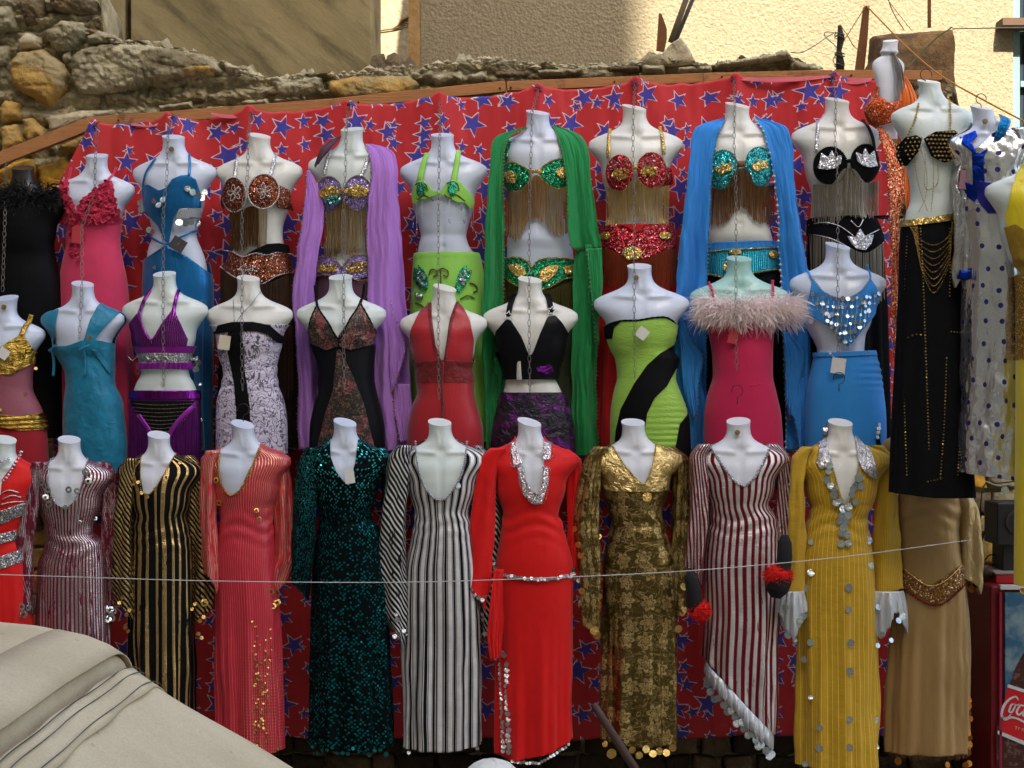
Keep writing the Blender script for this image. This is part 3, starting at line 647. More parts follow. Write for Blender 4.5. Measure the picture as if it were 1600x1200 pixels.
# ------------------------------------------------------------------ the rubble wall
TOPX = [-600, -100, 0, 60, 120, 148, 156, 170, 230, 300, 340, 375, 420, 500, 540, 600, 650, 700, 760, 820, 900, 950, 1020, 1040, 1075, 1100, 1140, 1190, 1230, 1245, 1280, 1295, 1310, 1500, 1530, 1700, 2000]
TOPY = [-60, -50, -40, -30, -20, -5, 45, 60, 64, 76, 92, 108, 118, 113, 110, 104, 99, 95, 90, 96, 97, 97, 90, 86, 86, 98, 93, 84, 80, 90, 97, 112, 116, 118, 260, 265, 270]
def build_rubble():
    xs = np.concatenate([np.arange(-600, -40, 8.), np.arange(-40, 1310, 2.6), np.arange(1310, 2000, 6.)]); ny = 330; t = np.linspace(0, 1, ny) ** 2.1
    top = np.interp(xs, TOPX, TOPY) + fbm(xs / 22., 0, 0, 3, 5, .6) * 6.5
    X, T_ = np.meshgrid(xs, t); PYY = top[None, :] + (1240 - top[None, :]) * T_
    s0 = 300.0; x = (X - 800) / s0; z = CAMZ + (600 - PYY) / s0
    dsp = fbm(x * 4, z * 6, 0, 5, 5) * .035 + np.abs(fbm(x * 9, z * 14, 2, 8, 4)) * .03
    strata = np.sin(z * 75 + fbm(x * 2, z * 2, 0, 9, 3) * 2.5) * .012 * np.clip((PYY < 300), 0, 1)
    wx = x + fbm(x * 6, z * 6, 0, 31, 3) * .03; wz = z + fbm(x * 6, z * 6, 4, 32, 3) * .02 + x * .03
    e1, i1 = worley(wx * 5.5, wz * 13, 3); e2, i2 = worley(wx * 19, wz * 34, 5)
    dsp = dsp * .45 + (i1 - .5) * .030 + np.clip(e1 * 5, 0, 1) * .014 + np.clip(e2 * 3.5, 0, 1) * .010 + (i2 - .5) * .016 + fbm(x * 50, z * 60, 0, 41, 3) * .005
    y = .135 - dsp - strata
    V = np.stack([x, y, z], -1).reshape(-1, 3); nx = len(xs)
    back = np.stack([x[0], np.full(nx, .62) + fbm(xs / 60., 0, 0, 4, 3) * .05, z[0] - .03 + fbm(xs / 20., 3, 0, 4, 3) * .02], -1); mid = np.stack([x[0], np.full(nx, .34), z[0] + .035 + fbm(xs / 14., 5, 0, 4, 3) * .03], -1)
    bot = np.stack([x[0], np.full(nx, .62), np.full(nx, -.1)], -1)
    V = np.concatenate([V, mid, back, bot]); F = []
    i = np.arange(ny - 1)[:, None] * nx + np.arange(nx - 1)[None, :]; F1 = np.stack([i, i + 1, i + nx + 1, i + nx], -1).reshape(-1, 4)
    j = np.arange(nx - 1); m0 = ny * nx; F2 = np.stack([m0 + j, m0 + j + 1, j + 1, j], -1); F3 = np.stack([m0 + nx + j, m0 + nx + j + 1, m0 + j + 1, m0 + j], -1); F4 = np.stack([m0 + 2 * nx + j, m0 + 2 * nx + j + 1, m0 + nx + j + 1, m0 + nx + j], -1)
    r = empty('rubble_wall', (0, .3, 0), 'broken old wall of rubble stone and mortar behind the star printed cloth', 'wall')
    obj('mortar', mkmesh('mortar', V - wloc(r), np.concatenate([F1, F2, F3, F4]), MORTAR, None, True), r); return r
rub = build_rubble()
def rock(poly, mat, dep=.05, base=.10, seed=None, parent=None, name='stone', Y=0, step=2.3, edge=4.0, amp=1.0):
    """broken stone face: relief over a fine grid, cut to a chipped outline"""
    seed = seed if seed is not None else rnd.randint(0, 9999); pj = np.array(jag(poly, 1.2, 4.5, seed), float); s0 = sc_at(Y); lo, hi = pj.min(0) - 3, pj.max(0) + 3
    xs, ys = np.arange(lo[0], hi[0], step), np.arange(lo[1], hi[1], step); X, Q = np.meshgrid(xs, ys); g = poly_sdf(pj, X, Q); x = (X - 800) / s0; z = CAMZ + (600 - Q) / s0
    w1, i1 = worley(x * 9 + fbm(x * 8, z * 8, 0, seed, 2) * .3, z * 15 + x * 2, seed); w2, i2 = worley(x * 30, z * 42, seed + 3)
    h = dep * (1 - np.exp(-np.clip(g, 0, None) / edge)) + amp * (fbm(x * 9, z * 9, 0, seed, 3) * .010 + fbm(x * 30, z * 44, 0, seed + 1, 4, .6) * .007 + (i1 - .5) * .014 + np.clip(w1 * 6, 0, 1) * .007 + (i2 - .5) * .006) * np.clip(g / 3, 0, 1) - .035 * (g < 1.2)
    A = np.stack([x, Y + base - h, z, X, Q], -1).reshape(-1, 5); nx = len(xs); i = np.arange(len(ys) - 1)[:, None] * nx + np.arange(nx - 1)[None, :]; F = np.stack([i, i + 1, i + nx + 1, i + nx], -1).reshape(-1, 4)
    A, F = clip(A, F, g.reshape(-1)); par = parent or rub; return obj(name, mkmesh(name, A[:, :3] - wloc(par), F, mat, None, True), par)
def stone(poly, mat, dep=.05, base=.10, seed=None, parent=None, name='stone', rough=1.0, Y=0):
    seed = seed if seed is not None else rnd.randint(0, 9999); fine = rough >= 1.5; pj = np.array(jag(poly, 1.5 if fine else .8 * rough, 3.6 if fine else 9, seed), float); RG = ((1.0, .03), (1.0, -dep * .5), (.975, -dep * .8), (.93, -dep * .92), (.86, -dep * .97), (.76, -dep), (.64, -dep), (.5, -dep), (.36, -dep), (.2, -dep)) if fine else ((1.0, .03), (1.0, -dep * .55), (.95, -dep * .92), (.74, -dep), (.38, -dep * 1.02))
    s0 = sc_at(Y); c = pj.mean(0); rings = []; n = len(pj)
    for k, (f, yd) in enumerate(RG):
        q = c + (pj - c) * f; x = (q[:, 0] - 800) / s0; z = CAMZ + (600 - q[:, 1]) / s0
        y = Y + base + yd + (fbm(x * 11, z * 11, 0, seed, 3) * .016 + (fbm(x * 34, z * 48, 0, seed, 4, .6) * .011 - np.clip(.10 - worley(x * 12, z * 20, seed)[0], 0, 1) * .14 if fine else 0)) * (1 if k > 1 else .4); rings.append(np.stack([x, y, z], 1))
    V = np.concatenate(rings + [rings[-1].mean(0)[None]]); F = []
    nr = len(RG)
    for k in range(nr - 1):
        for j in range(n): F.append((k * n + j, k * n + (j + 1) % n, (k + 1) * n + (j + 1) % n, (k + 1) * n + j))
    for j in range(n): F.append(((nr - 1) * n + j, (nr - 1) * n + (j + 1) % n, nr * n))
    par = parent or rub; return obj(name, mkmesh(name, V - wloc(par), F, mat, None, True), par)
for p_, m_, d_ in [
    ([(10, 92), (25, 76), (60, 72), (93, 92), (103, 110), (96, 140), (72, 164), (50, 155), (15, 132), (8, 110)], ST_OCH, .09),
    ([(62, 45), (92, 27), (125, 29), (129, 48), (112, 72), (86, 79), (70, 66)], ST_GREY, .08), ([(20, 56), (35, 45), (56, 51), (57, 71), (22, 74)], ST_PALE, .06),
    ([(106, 86), (120, 72), (160, 63), (230, 65), (300, 76), (335, 91), (346, 112), (300, 120), (255, 124), (170, 140), (115, 145), (104, 120)], ST_GREY, .075),
    ([(262, 100), (300, 92), (338, 98), (332, 114), (300, 118), (266, 120)], ST_OCH, .085), ([(344, 90), (378, 101), (371, 110), (349, 112)], ST_PALE, .09),
    ([(242, 159), (295, 153), (297, 165), (243, 171)], ST_PALE, .05), ([(372, 152), (415, 149), (419, 161), (374, 163)], ST_PALE, .05), ([(422, 150), (475, 145), (475, 152), (425, 157)], ST_PALE, .05),
    ([(420, 120), (500, 114), (505, 145), (430, 148)], ST_GREY, .05), ([(507, 122), (560, 112), (640, 112), (655, 128), (640, 148), (540, 152), (510, 142)], ST_OCH, .05),
    ([(668, 112), (720, 106), (724, 126), (680, 130)], ST_GREY, .06), ([(728, 112), (760, 104), (766, 122), (736, 127)], ST_GREY, .06), ([(770, 106), (830, 104), (832, 118), (775, 120)], ST_DARK, .05), ([(838, 103), (915, 100), (917, 114), (842, 117)], ST_GREY, .06),
    ([(950, 98), (1000, 97), (1002, 110), (952, 111)], ST_DARK, .06), ([(1002, 96), (1040, 95), (1043, 110), (1004, 112)], ST_GREY, .06),
    ([(0, 150), (26, 156), (25, 184), (-6, 188), (-10, 165)], ST_OCH, .05), ([(-8, 192), (22, 188), (34, 222), (-5, 240)], ST_OCH, .05), ([(27, 180), (44, 178), (66, 200), (68, 213), (38, 225), (30, 205)], ST_OCH, .07), ([(62, 180), (118, 167), (172, 166), (170, 178), (140, 190), (74, 210)], ST_PALE, .06),
    ([(-40, 60), (6, 66), (4, 96), (-40, 100)], ST_GREY, .05), ([(-40, 4), (10, 2), (20, 40), (-40, 52)], ST_GREY, .05), ([(22, -6), (66, -10), (60, 26), (30, 36)], ST_DARK, .05), ([(70, -20), (118, -18), (146, -4), (142, 16), (96, 18), (72, 8)], ST_DARK, .05), ([(46, 22), (76, 22), (68, 30), (48, 29)], ST_PALE, .08),
    ([(128, 50), (148, 42), (170, 48), (188, 60), (160, 64), (130, 66)], ST_GREY, .06), ([(88, 78), (104, 74), (108, 92), (92, 96)], ST_PALE, .06),
    ([(15, 249), (42, 243), (53, 262), (48, 302), (-10, 312), (-10, 262)], ST_YEL, .07), ([(51, 258), (95, 240), (112, 262), (92, 318), (56, 306)], ST_YEL, .06), ([(85, 222), (130, 205), (128, 240), (100, 240)], ST_OCH, .05),
    ([(1120, 94), (1180, 84), (1236, 74), (1240, 90), (1190, 98), (1122, 104)], ST_GREY, .08), ([(1238, 84), (1286, 98), (1290, 112), (1235, 110)], ST_GREY, .06), ([(1060, 98), (1116, 96), (1118, 108), (1062, 110)], ST_PALE, .05)]:
    rock(p_, m_, d_, amp=(.45 if m_ in (ST_OCH, ST_YEL, ST_PALE) else 1.1))
r2 = random.Random(3)
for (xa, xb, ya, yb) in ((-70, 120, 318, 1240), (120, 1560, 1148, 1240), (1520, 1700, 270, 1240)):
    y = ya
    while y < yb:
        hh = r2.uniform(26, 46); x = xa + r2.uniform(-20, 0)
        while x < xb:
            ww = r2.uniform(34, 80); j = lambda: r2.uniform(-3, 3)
            stone([(x + 2 + j(), y + 2 + j()), (x + ww / 2, y + 1 + j()), (x + ww - 3 + j(), y + 3 + j()), (x + ww - 2 + j(), y + hh - 4 + j()), (x + ww / 2, y + hh - 2 + j()), (x + 3 + j(), y + hh - 3 + j())], r2.choice([ST_OCH, ST_GREY, ST_DARK, ST_YEL] if x < 200 or x > 1500 else [ST_SHADE, ST_SHADE, ST_DARK]), r2.uniform(.03, .06), .09, r2.randint(0, 999)); x += ww
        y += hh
# loose debris on the wall top
mb = MB(); mp = MB()
for i in range(900):
    x = r2.uniform(160, 1290); y = float(np.interp(x, TOPX, TOPY)) - r2.uniform(-6, 2); q = P(x, y, 0); q[1] = r2.uniform(.05, .4); a = r2.uniform(.006, .02) * (1.6 if r2.random() < .1 else 1)
    (mb if r2.random() < .6 else mp).ball(q, (a * r2.uniform(.8, 1.7), a, a * r2.uniform(.5, 1.1)))
for m_, mt in ((mb, ST_GREY), (mp, ST_PALE)): o = m_.build('debris', mt, rub); o['kind'] = 'stuff'
b = MB()
for i in range(60):
    q = P(r2.gauss(765, 14), 95 - abs(r2.gauss(0, 3)), 0.1); b.ball(q, r2.uniform(.005, .014))
o = b.build('plaster_crumbs', ST_PALE, rub); o['kind'] = 'stuff'
# dark rubble in the gap
for p_ in ([(574, 110), (578, 82), (598, 76), (604, 110)], [(598, 112), (602, 80), (614, 75), (628, 86), (630, 112)], [(626, 110), (630, 92), (640, 80), (650, 96), (650, 112)]): stone(p_, ST_DARK, .12, .2, Y=.8, rough=1.4)
# pale heap
for p_, m_ in (([(1028, 96), (1032, 82), (1050, 64), (1066, 54), (1078, 70), (1092, 96), (1060, 99)], ST_PALE), ([(1000, 96), (1016, 82), (1036, 80), (1046, 92), (1030, 99)], ST_GREY), ([(1008, 92), (1022, 76), (1042, 88), (1038, 94)], ST_DARK)): stone(p_, m_, .07, .14, rough=1.4)
dw = m_plain('weathered_wood', C(128, 112, 92), .9, 0, .3); bw = m_plain('brown_wood', C(120, 76, 42), .85, 0, .3)
tag(MB().tube([P(1048, 66, .25), P(1072, 0, .25), P(1080, -22, .25)], .016, 7).build('metal_pipe', dw, smooth=True), 'left of two grey tubes sticking up from the pale stone heap', 'tube', 'tubes in the stone heap')
tag(MB().tube([P(1054, 68, .2), P(1082, 0, .2), P(1092, -22, .2)], .012, 7).build('metal_pipe', m_plain('grey_pipe', C(96, 92, 86), .6, .3), smooth=True), 'right, thinner of two grey tubes sticking up from the pale stone heap', 'tube', 'tubes in the stone heap')
b = MB(); v = [P(*q) for q in ((1026, 78, .3), (1030, 20, .3), (1034, 22, .3), (1042, 45, .3), (1042, 62, .3), (1038, 80, .3))]; v2 = [q + np.array([0, .03, 0]) for q in v]; b.add(v + v2, [tuple(range(6)), tuple(range(6, 12))[::-1]] + [(i, i + 6, (i + 1) % 6 + 6, (i + 1) % 6) for i in range(6)])
tag(b.build('wood_shard', bw), 'splintered upright plank shard beside the grey tubes', 'plank')
# beam of planks along the wall
bm_ = empty('plank_rail', P(700, 150, -.02), 'long orange brown timber rail nailed along the wall above the star cloth', 'beam')
wd = NT('rail_timber'); wo_ = wd.n('NewGeometry').outputs['Position']; wg = wd.noise(wd.mapv(wo_, (1.2, 1, 22)), 7, 5, .6); wk = wd.noise(wo_, 9, 3)
wd.set(col=wd.mix(wd.math('MULTIPLY', wd.step(wk, .58, .72), .55), wd.mix(wg, C(158, 100, 52), C(196, 138, 84)), C(90, 56, 30)), rough=.8); wd.bump(wg, .4, .01)
def plank(x0, y0, x1, y1, h, Y=-.035, d=.022, par=bm_, mat=None, name='plank'):
    a, c = P(x0, y0, Y), P(x1, y1, Y); L = np.linalg.norm(c - a); an = math.atan2(c[2] - a[2], c[0] - a[0]); m = (a + c) / 2; m[2] -= h / sc_at(Y) / 2
    return MB().box(m, (L / 2, d, h / sc_at(Y) / 2), tilt=-an).build(name, mat or wd.m, par, bevel=.003)
plank(-60, 262, 141, 184, 20); plank(139, 185, 200, 178, 17, -.03); plank(196, 180, 530, 154, 17, -.038); plank(528, 154, 790, 127, 17); plank(792, 128, 1100, 115, 15, -.032); plank(1098, 115, 1300, 110, 15, -.037); plank(1302, 110, 1470, 111, 15, -.033)
b = MB()
for x, y in ((150, 192), (185, 188), (560, 160), (781, 138), (798, 137), (1128, 120), (1164, 122), (960, 128), (1330, 118)): b.disc(P(x, y, -.062), (0, -1, 0), .006, .003, 6)
b.build('nail', m_plain('nail_rust', C(60, 38, 28), .7, .5), bm_)

# ------------------------------------------------------------------ star printed cloth
def star_mat():
    t = NT('red_cloth_blue_stars'); uv = t.tc('UV'); g = t.n('NewGeometry').outputs['Position']
    wv = t.n('VectorMath', operation='ADD'); t.put(wv.inputs[0], uv); t.put(wv.inputs[1], (0, 0, 0))
    def layer(scale, R0, loc, thr):
        m = t.mapv(uv, (1, 1, 1), loc); v = t.vor(m, scale, rand=.42, dim='2D')
        sub = t.n('VectorMath', operation='SUBTRACT'); t.put(sub.inputs[0], m); t.put(sub.inputs[1], v.outputs['Position'])
        cs = t.sep(v.outputs['Color'])
        def sdf(dx, dy, Rr):
            ad = t.n('VectorMath', operation='ADD'); t.put(ad.inputs[0], sub); ad.inputs[1].default_value = (dx, dy, 0)
            q = t.sep(ad.outputs[0]); an = t.math('ARCTAN2', q[0], q[1]); an = t.math('ADD', an, t.math('MULTIPLY', t.math('SUBTRACT', cs[0], .5), 1.1))
            rr = t.math('SQRT', t.math('ADD', t.math('MULTIPLY', q[0], q[0]), t.math('MULTIPLY', q[1], q[1])))
            sec = 2 * math.pi / 5; k = t.math('SUBTRACT', t.math('FRACT', t.math('ADD', t.math('DIVIDE', an, sec), .5)), .5); af = t.math('ABSOLUTE', t.math('MULTIPLY', k, sec))
            # edge from tip (R,0) to notch (.42R,36deg)
            tip = np.array([1.0, 0]); no = .42 * np.array([math.cos(R(36)), math.sin(R(36))]); e = no - tip; nn = np.array([-e[1], e[0]]); nn /= np.linalg.norm(nn); 
            if nn @ tip < 0: nn = -nn
            dd = nn @ tip
            prj = t.math('ADD', t.math('MULTIPLY', t.math('MULTIPLY', rr, t.math('COSINE', af)), float(nn[0])), t.math('MULTIPLY', t.math('MULTIPLY', rr, t.math('SINE', af)), float(nn[1])))
            Rv = t.math('MULTIPLY', t.math('ADD', .72, t.math('MULTIPLY', cs[1], .42)), Rr)
            return t.math('SUBTRACT', prj, t.math('MULTIPLY', Rv, float(dd)))
        s1 = sdf(0, 0, R0); blue = t.step(s1, .0008, -.0008)
        s2 = sdf(.0035, -.003, R0 * 1.12); edge = t.step(t.math('ABSOLUTE', s2), .0026, .0012)
        keep = t.math('GREATER_THAN', cs[2], thr)
        return t.math('MULTIPLY', blue, keep), t.math('MULTIPLY', edge, keep)
    b1, w1 = layer(6.0, .058, (.03, .05, 0), .05); b2, w2 = layer(8.6, .036, (.41, .22, 0), .22)
    red = t.mix(t.noise(g, 5, 4), (.48, .010, .014, 1), (.68, .020, .024, 1))
    # small stars only where the large ones leave room
    free = t.math('SUBTRACT', 1.0, t.step(t.math('MAXIMUM', b1, w1), .1, .3))
    c = t.mix(t.math('MULTIPLY', w2, free), red, (.70, .68, .74, 1)); c = t.mix(t.math('MULTIPLY', b2, free), c, (.045, .04, .34, 1))
    c = t.mix(w1, c, (.72, .70, .76, 1)); c = t.mix(b1, c, (.045, .04, .36, 1))
    t.set(col=c, rough=.62, sheen=.2); t.bump(t.math('ADD', t.noise(t.mapv(g, (1, 1, .3)), 6, 3), t.math('MULTIPLY', t.noise(g, 600, 1), .05)), .3, .02); return t.m
PINS = [(150, 192), (268, 183), (392, 173), (545, 163), (688, 151), (841, 137), (992, 128), (1147, 122), (1300, 120), (1382, 124)]
def backdrop():
    xs = np.arange(88, 1396, 4.0); nv = 240; px = np.array([p[0] for p in PINS], float); pz = np.array([p[1] for p in PINS], float)
    top = np.interp(xs, px, pz); k = np.clip(np.searchsorted(px, xs) - 1, 0, len(px) - 2); f = np.clip((xs - px[k]) / (px[k + 1] - px[k]), 0, 1)
    top = top + 9 * (4 * f * (1 - f)) ** .7 + fbm(xs / 18., 0, 0, 2, 3) * 1.3 + np.where(np.abs(f - .5) > .44, -3, 0)
    top = np.where(xs < 150, 192 + (150 - xs) * 1.9, top)
    bot = 1148 - (xs - 700) * .008 + fbm(xs / 90., 1, 0, 2, 2) * 4
    T_ = np.linspace(0, 1, nv)[:, None]; PYY = top + (bot - top) * T_; X = np.broadcast_to(xs, PYY.shape)
    fold = 0; 
    for p in px: fold = fold - 11 * np.exp(-np.abs(X - p) / 13.) * np.exp(-(PYY - np.interp(p, px, pz)) / 120.)
    fold = fold + fbm(X / 55., PYY / 260., 0, 6, 4) * 6.5 + np.sin((f * 2 * math.pi))[None, :] * 3 * np.exp(-(PYY - top) / 130.)
    Y = -.07 + np.clip(fold, -22, 12) / 300.; V = np.stack([(X - 800) / 300., Y, CAMZ + (600 - PYY) / 300.], -1).reshape(-1, 3); uv = np.stack([(X + fold) / 300., -(PYY - top * .0) / 300.], -1).reshape(-1, 2)
    nx = len(xs); i = np.arange(nv - 1)[:, None] * nx + np.arange(nx - 1)[None, :]; F = np.stack([i, i + 1, i + nx + 1, i + nx], -1).reshape(-1, 4)
    loc = np.array([-.2, -.075, .3]); r = empty('star_cloth', loc, 'big red cloth printed with blue stars hung behind the mannequins', 'backdrop cloth')
    o = obj('cloth', mkmesh('cloth', V - loc, F, star_mat(), uv), r); solid(o, .002)
    # lapel folded forward along the top edge, pale side showing
    m = MB()
    for (xa, ya, xb, yb, hh) in ((1150, 121, 1300, 117, 6), (1300, 118, 1362, 121, 9), (330, 176, 388, 178, 5), (205, 193, 264, 190, 4)):
        n = 14; tt = np.linspace(0, 1, n); x = xa + (xb - xa) * tt; y = ya + (yb - ya) * tt + 2 * np.sin(tt * 3.1); h2 = hh * (.5 + .5 * np.sin(tt * math.pi)) + 1
        p1 = np.array([P(a, c, -.082) for a, c in zip(x, y)]); p2 = np.array([P(a, c + h, -.094) for a, c, h in zip(x, y, h2)])
        m.add(np.concatenate([p1, p2]), [(i, i + 1, n + i + 1, n + i) for i in range(n - 1)])
    solid(m.build('folded_hem', m_cloth('cloth_reverse', C(196, 92, 100), .8), r), .002)
    for p in PINS:
        m = MB(); c = P(p[0], p[1] + 3, -.1)
        for q in range(5):
            a = rnd.uniform(0, 6.28); m.tube([c, c + np.array([math.cos(a) * .012, -.008, math.sin(a) * .014]), c + np.array([math.cos(a) * .022, 0, math.sin(a) * .026])], .0035, 5)
        m.build('tie_knot', m_cloth('knot_string', C(70, 62, 84), .8), r)
    return r
star_cloth = backdrop()
# ================================================================== the top row of mannequins
YT, YM, YB = -.27, -.50, -.74
GT = 'belly dance costumes in the top row'
m_gold = m_foil('gold_metal', (.85, .58, .18, 1), .25, .3, 60); m_silver = m_foil('silver_metal', (.82, .84, .86, 1), .2, .3, 60)
m_goldseq = m_sequin('gold_sequins', (.85, .55, .12, 1), (.35, .2, .04, 1), 260, spark=.2); m_silseq = m_sequin('silver_sequins', (.8, .8, .82, 1), (.25, .24, .25, 1), 260, spark=.25)
m_beadw = m_plain('white_beads', (.75, .75, .72, 1), .25, .2, .3, 200); m_beadg = m_foil('bronze_beads', (.55, .42, .22, 1), .35, .2, 120)
def cup(m, name, cx, cy, rx, ry, mat, trim=None, rot=0, off=4.5, poly=None, tr=1.6):
    p = poly or ell(cx, cy, rx, ry, rot)
    o = m.layer(name, p, mat, off, front=True, dy=2.0, nth=150, t=.004)
    if trim and o: m.trim('cup_edging', [list(p) + [p[0]]], tr, trim, off + 2, parent=o, bead=2.6 if tr < 2 else None)
    return o
# ---- 1 pink ruffle dress
m = Man(149, 243, YT, 'mannequin in a pink halter dress with ruffled cups at top left of the star cloth', .92, 1.05, 'blue', neck=3, group=GT,
        lower=[(352, 105, 187, 30), (378, 106, 185), (410, 100, 190), (440, 95, 196), (520, 93, 202, 38), (620, 95, 206, 40), (716, 97, 209, 42)])
pk = m_cloth('pink_jersey', C(226, 62, 104, .9), .7, .4); pr = m_cloth('pink_ruffle_cloth', C(205, 40, 78, .85), .75, .4, .35)
d_ = m.layer('dress', [(60, 343), (240, 343), (240, 714), (60, 714)], pk, 3, disp=lambda th, py: 1.2 * np.sin(th * 9) * np.clip((py - 470) / 150, 0, 1) * 3)
for nm, pl, sd in (('ruffled_cup', [(102, 284), (109, 284), (112, 310), (126, 332), (124, 350), (100, 352), (88, 346), (90, 325), (97, 302)], 1), ('ruffled_cup', [(173, 285), (181, 286), (187, 315), (193, 345), (185, 352), (135, 352), (125, 336), (138, 312), (160, 297)], 2)):
    c_ = m.layer(nm, pl, pr, 5, front=True, disp=lambda th, py: fbm(th * 14, py / 4., 0, 3, 3) * 2.2, dy=1.6, nth=220)
    o = m.discs('ruffle', m.scatter(pl, 150, sd), 4.6, pr, 7, tilt=1.3, k=6, parent=c_); o['kind'] = 'stuff'
m.ribbon('strap', [(173, 287), (180, 272), (184, 262)], 3, pk); m.ribbon('strap', [(106, 286), (110, 270), (112, 262)], 3, pk)
m.tag(130, 370, 17, 26, m_plain('tag_red_card', C(196, 60, 70), .6), 4)
o = m.discs('ruffle_tie', [(116 + 3 * math.sin(i), 352 + i * 3.6) for i in range(15)] + [(128 + 2 * math.sin(i * 2), 358 + i * 3.6) for i in range(15)], 4, pr, 6, tilt=1.3, k=6); o['kind'] = 'stuff'
# ---- 2 blue foil cut-out dress
m = Man(273, 214, YT, 'mannequin in a shiny blue cut-out dress with silver discs and a dark diamond tag', .97, 1.08, 'blue', neck=-2, group=GT,
        lower=[(392, 229, 318), (420, 226, 327), (450, 225, 331), (520, 226, 331, 38), (640, 228, 330, 40), (720, 230, 330, 40)])
bf = m_satin('blue_foil_cloth', C(14, 112, 176), .28, .55, .3, (1, 1, .4), .3)
m.layer('bodice', [(226, 294), (236, 291), (255, 301), (267, 297), (275, 284), (288, 278), (300, 277), (312, 284), (319, 310), (318, 327), (287, 329), (277, 345), (270, 384), (262, 377), (252, 355), (236, 339), (222, 325), (221, 305)], bf, 3.5, front=True, dy=2, nth=150)
m.layer('side_gather', [(287, 329), (316, 327), (317, 343), (279, 345)], m_stripe('clear_gather', (.35, .38, .45, 1), (.8, .82, .85, 1), 90, .5, met=.5), 3.2, front=True)
m.layer('skirt', [(200, 408), (226, 406), (267, 388), (300, 404), (333, 430), (360, 440), (360, 716), (200, 716)], bf, 3.2, back=[(200, 410), (360, 410), (360, 716), (200, 716)])
for p_ in ([(246, 249), (233, 270), (226, 296)], [(297, 240), (301, 258), (301, 279)], [(228, 362), (246, 376), (267, 384), (290, 372), (312, 360)], [(267, 386), (250, 396), (227, 408)]): m.ribbon('strap', p_, 2.4, bf, 3)
m_iri = m_foil('iridescent_disc', (.75, .86, .9, 1), .15, .2, 40)
m.discs('silver_disc', [(247, 318), (262, 316), (255, 324), (300, 299), (307, 304), (314, 308), (319, 312), (287, 351), (296, 352), (304, 350), (311, 350), (221, 317), (222, 328), (235, 360), (243, 364), (322, 303), (248, 420, 3)], 5.2, m_iri, 7, single=True)
tg = m.tag(286, 385, 23, 20, m_plain('tag_dark_card', C(70, 68, 72), .5), 32, 8, (270, 374))
q = m.L().pt(286, 385, 8) + np.array([0, -.0145, 0]); c_ = [q + np.array([(i - 8) * .0016, 0, .003 * math.sin(i * 1.4) + .0012 * (i - 8)]) for i in range(17)]
MB().tube(c_, .0008, 4).build('gold_writing', m_gold, tg)
m.discs('hanging_disc', [(312, 560, 4), (316, 567, 5.5), (313, 577, 5.5), (315, 634, 5), (318, 655, 4), (316, 690, 5), (322, 700, 4), (308, 520, 3), (318, 600, 3)], 5, m_iri, 6, single=True)
m.ribbon('side_panel', [(322, 470), (316, 540), (314, 620), (317, 712)], [6, 14, 16, 16], m_satin('blue_side_satin', C(26, 96, 150), .4, .2), 5)
# ---- 3 brown beaded bra, long fringe
m = Man(405, 212, YT, 'mannequin in a brown beaded bra and belt with long brown fringe', 1.0, 1.08, 'cream', neck=0, group=GT, gw=9, lower=[(398, 360, 449), (430, 352, 455), (470, 350, 460), (560, 345, 466, 38), (700, 342, 470, 40)])
bb = m_sequin('brown_copper_beads', (.30, .07, .02, 1), (.035, .012, .006, 1), 210, .7, .35, .8, spark=.10)
cup(m, 'bra_cup', 370, 307, 20, 27, bb, m_beadw, -8); cup(m, 'bra_cup', 417, 303, 24, 27, bb, m_beadw, 8)
m.layer('side_band', [(436, 291), (456, 300), (460, 331), (437, 328)], bb, 3.6, front=True); m.layer('side_band', [(338, 312), (352, 300), (354, 326), (340, 331)], bb, 3.6, front=True)
for cx_, cy_, s_ in ((371, 305, 1), (419, 303, -1)):
    ls = []
    for a in range(5): an = a * 1.256 + .4; ls.append([(cx_, cy_), (cx_ + 9 * math.cos(an), cy_ + 10 * math.sin(an)), (cx_ + 12 * math.cos(an + .4), cy_ + 13 * math.sin(an + .4)), (cx_ + 8 * math.cos(an + .7), cy_ + 8 * math.sin(an + .7)), (cx_, cy_)])
    m.trim('bead_flower', ls, 1.1, m_beadw, 8, bead=2.2)
m.ribbon('strap', [(372, 243), (372, 262), (370, 282)], 4.5, m_silseq, 3); m.ribbon('strap', [(432, 240), (431, 258), (427, 278)], 4.5, m_silseq, 3)
fm = m_plain('fringe_brown', C(96, 66, 34), .4, .35, .5, 15); fm2 = m_plain('fringe_pale', C(176, 160, 126), .35, .4, .3, 15)
m.fringe('fringe', [(362, 332), (380, 332), (400, 326), (412, 330)], [60, 64, 62, 60], fm, 75, 1.3, 5); m.fringe('fringe', [(410, 330), (424, 330)], [58, 54], fm2, 16, 1.1, 6)
bl = [(349, 391), (366, 395), (384, 402), (402, 394), (422, 385), (440, 383), (470, 386), (470, 425), (440, 432), (410, 447), (388, 441), (372, 435), (345, 417), (330, 412), (330, 390)]
blo = m.layer('hip_belt', bl, bb, 4, dy=2, nth=140, back=[(330, 390), (470, 390), (470, 425), (330, 415)])
m.layer('belt_top', [(384, 402), (402, 393), (422, 384), (440, 382), (458, 385), (458, 396), (440, 396), (420, 401), (404, 398)], m_cloth('black_velvet', BLACK, .85, 0), 5, front=True)
m.trim('belt_edging', [[(349, 391), (366, 395), (384, 403), (404, 398), (422, 401), (440, 396), (458, 398)], [(345, 417), (372, 435), (388, 441), (410, 447), (440, 432), (460, 426)]], 1.3, m_beadw, 6, parent=blo, bead=2.4)
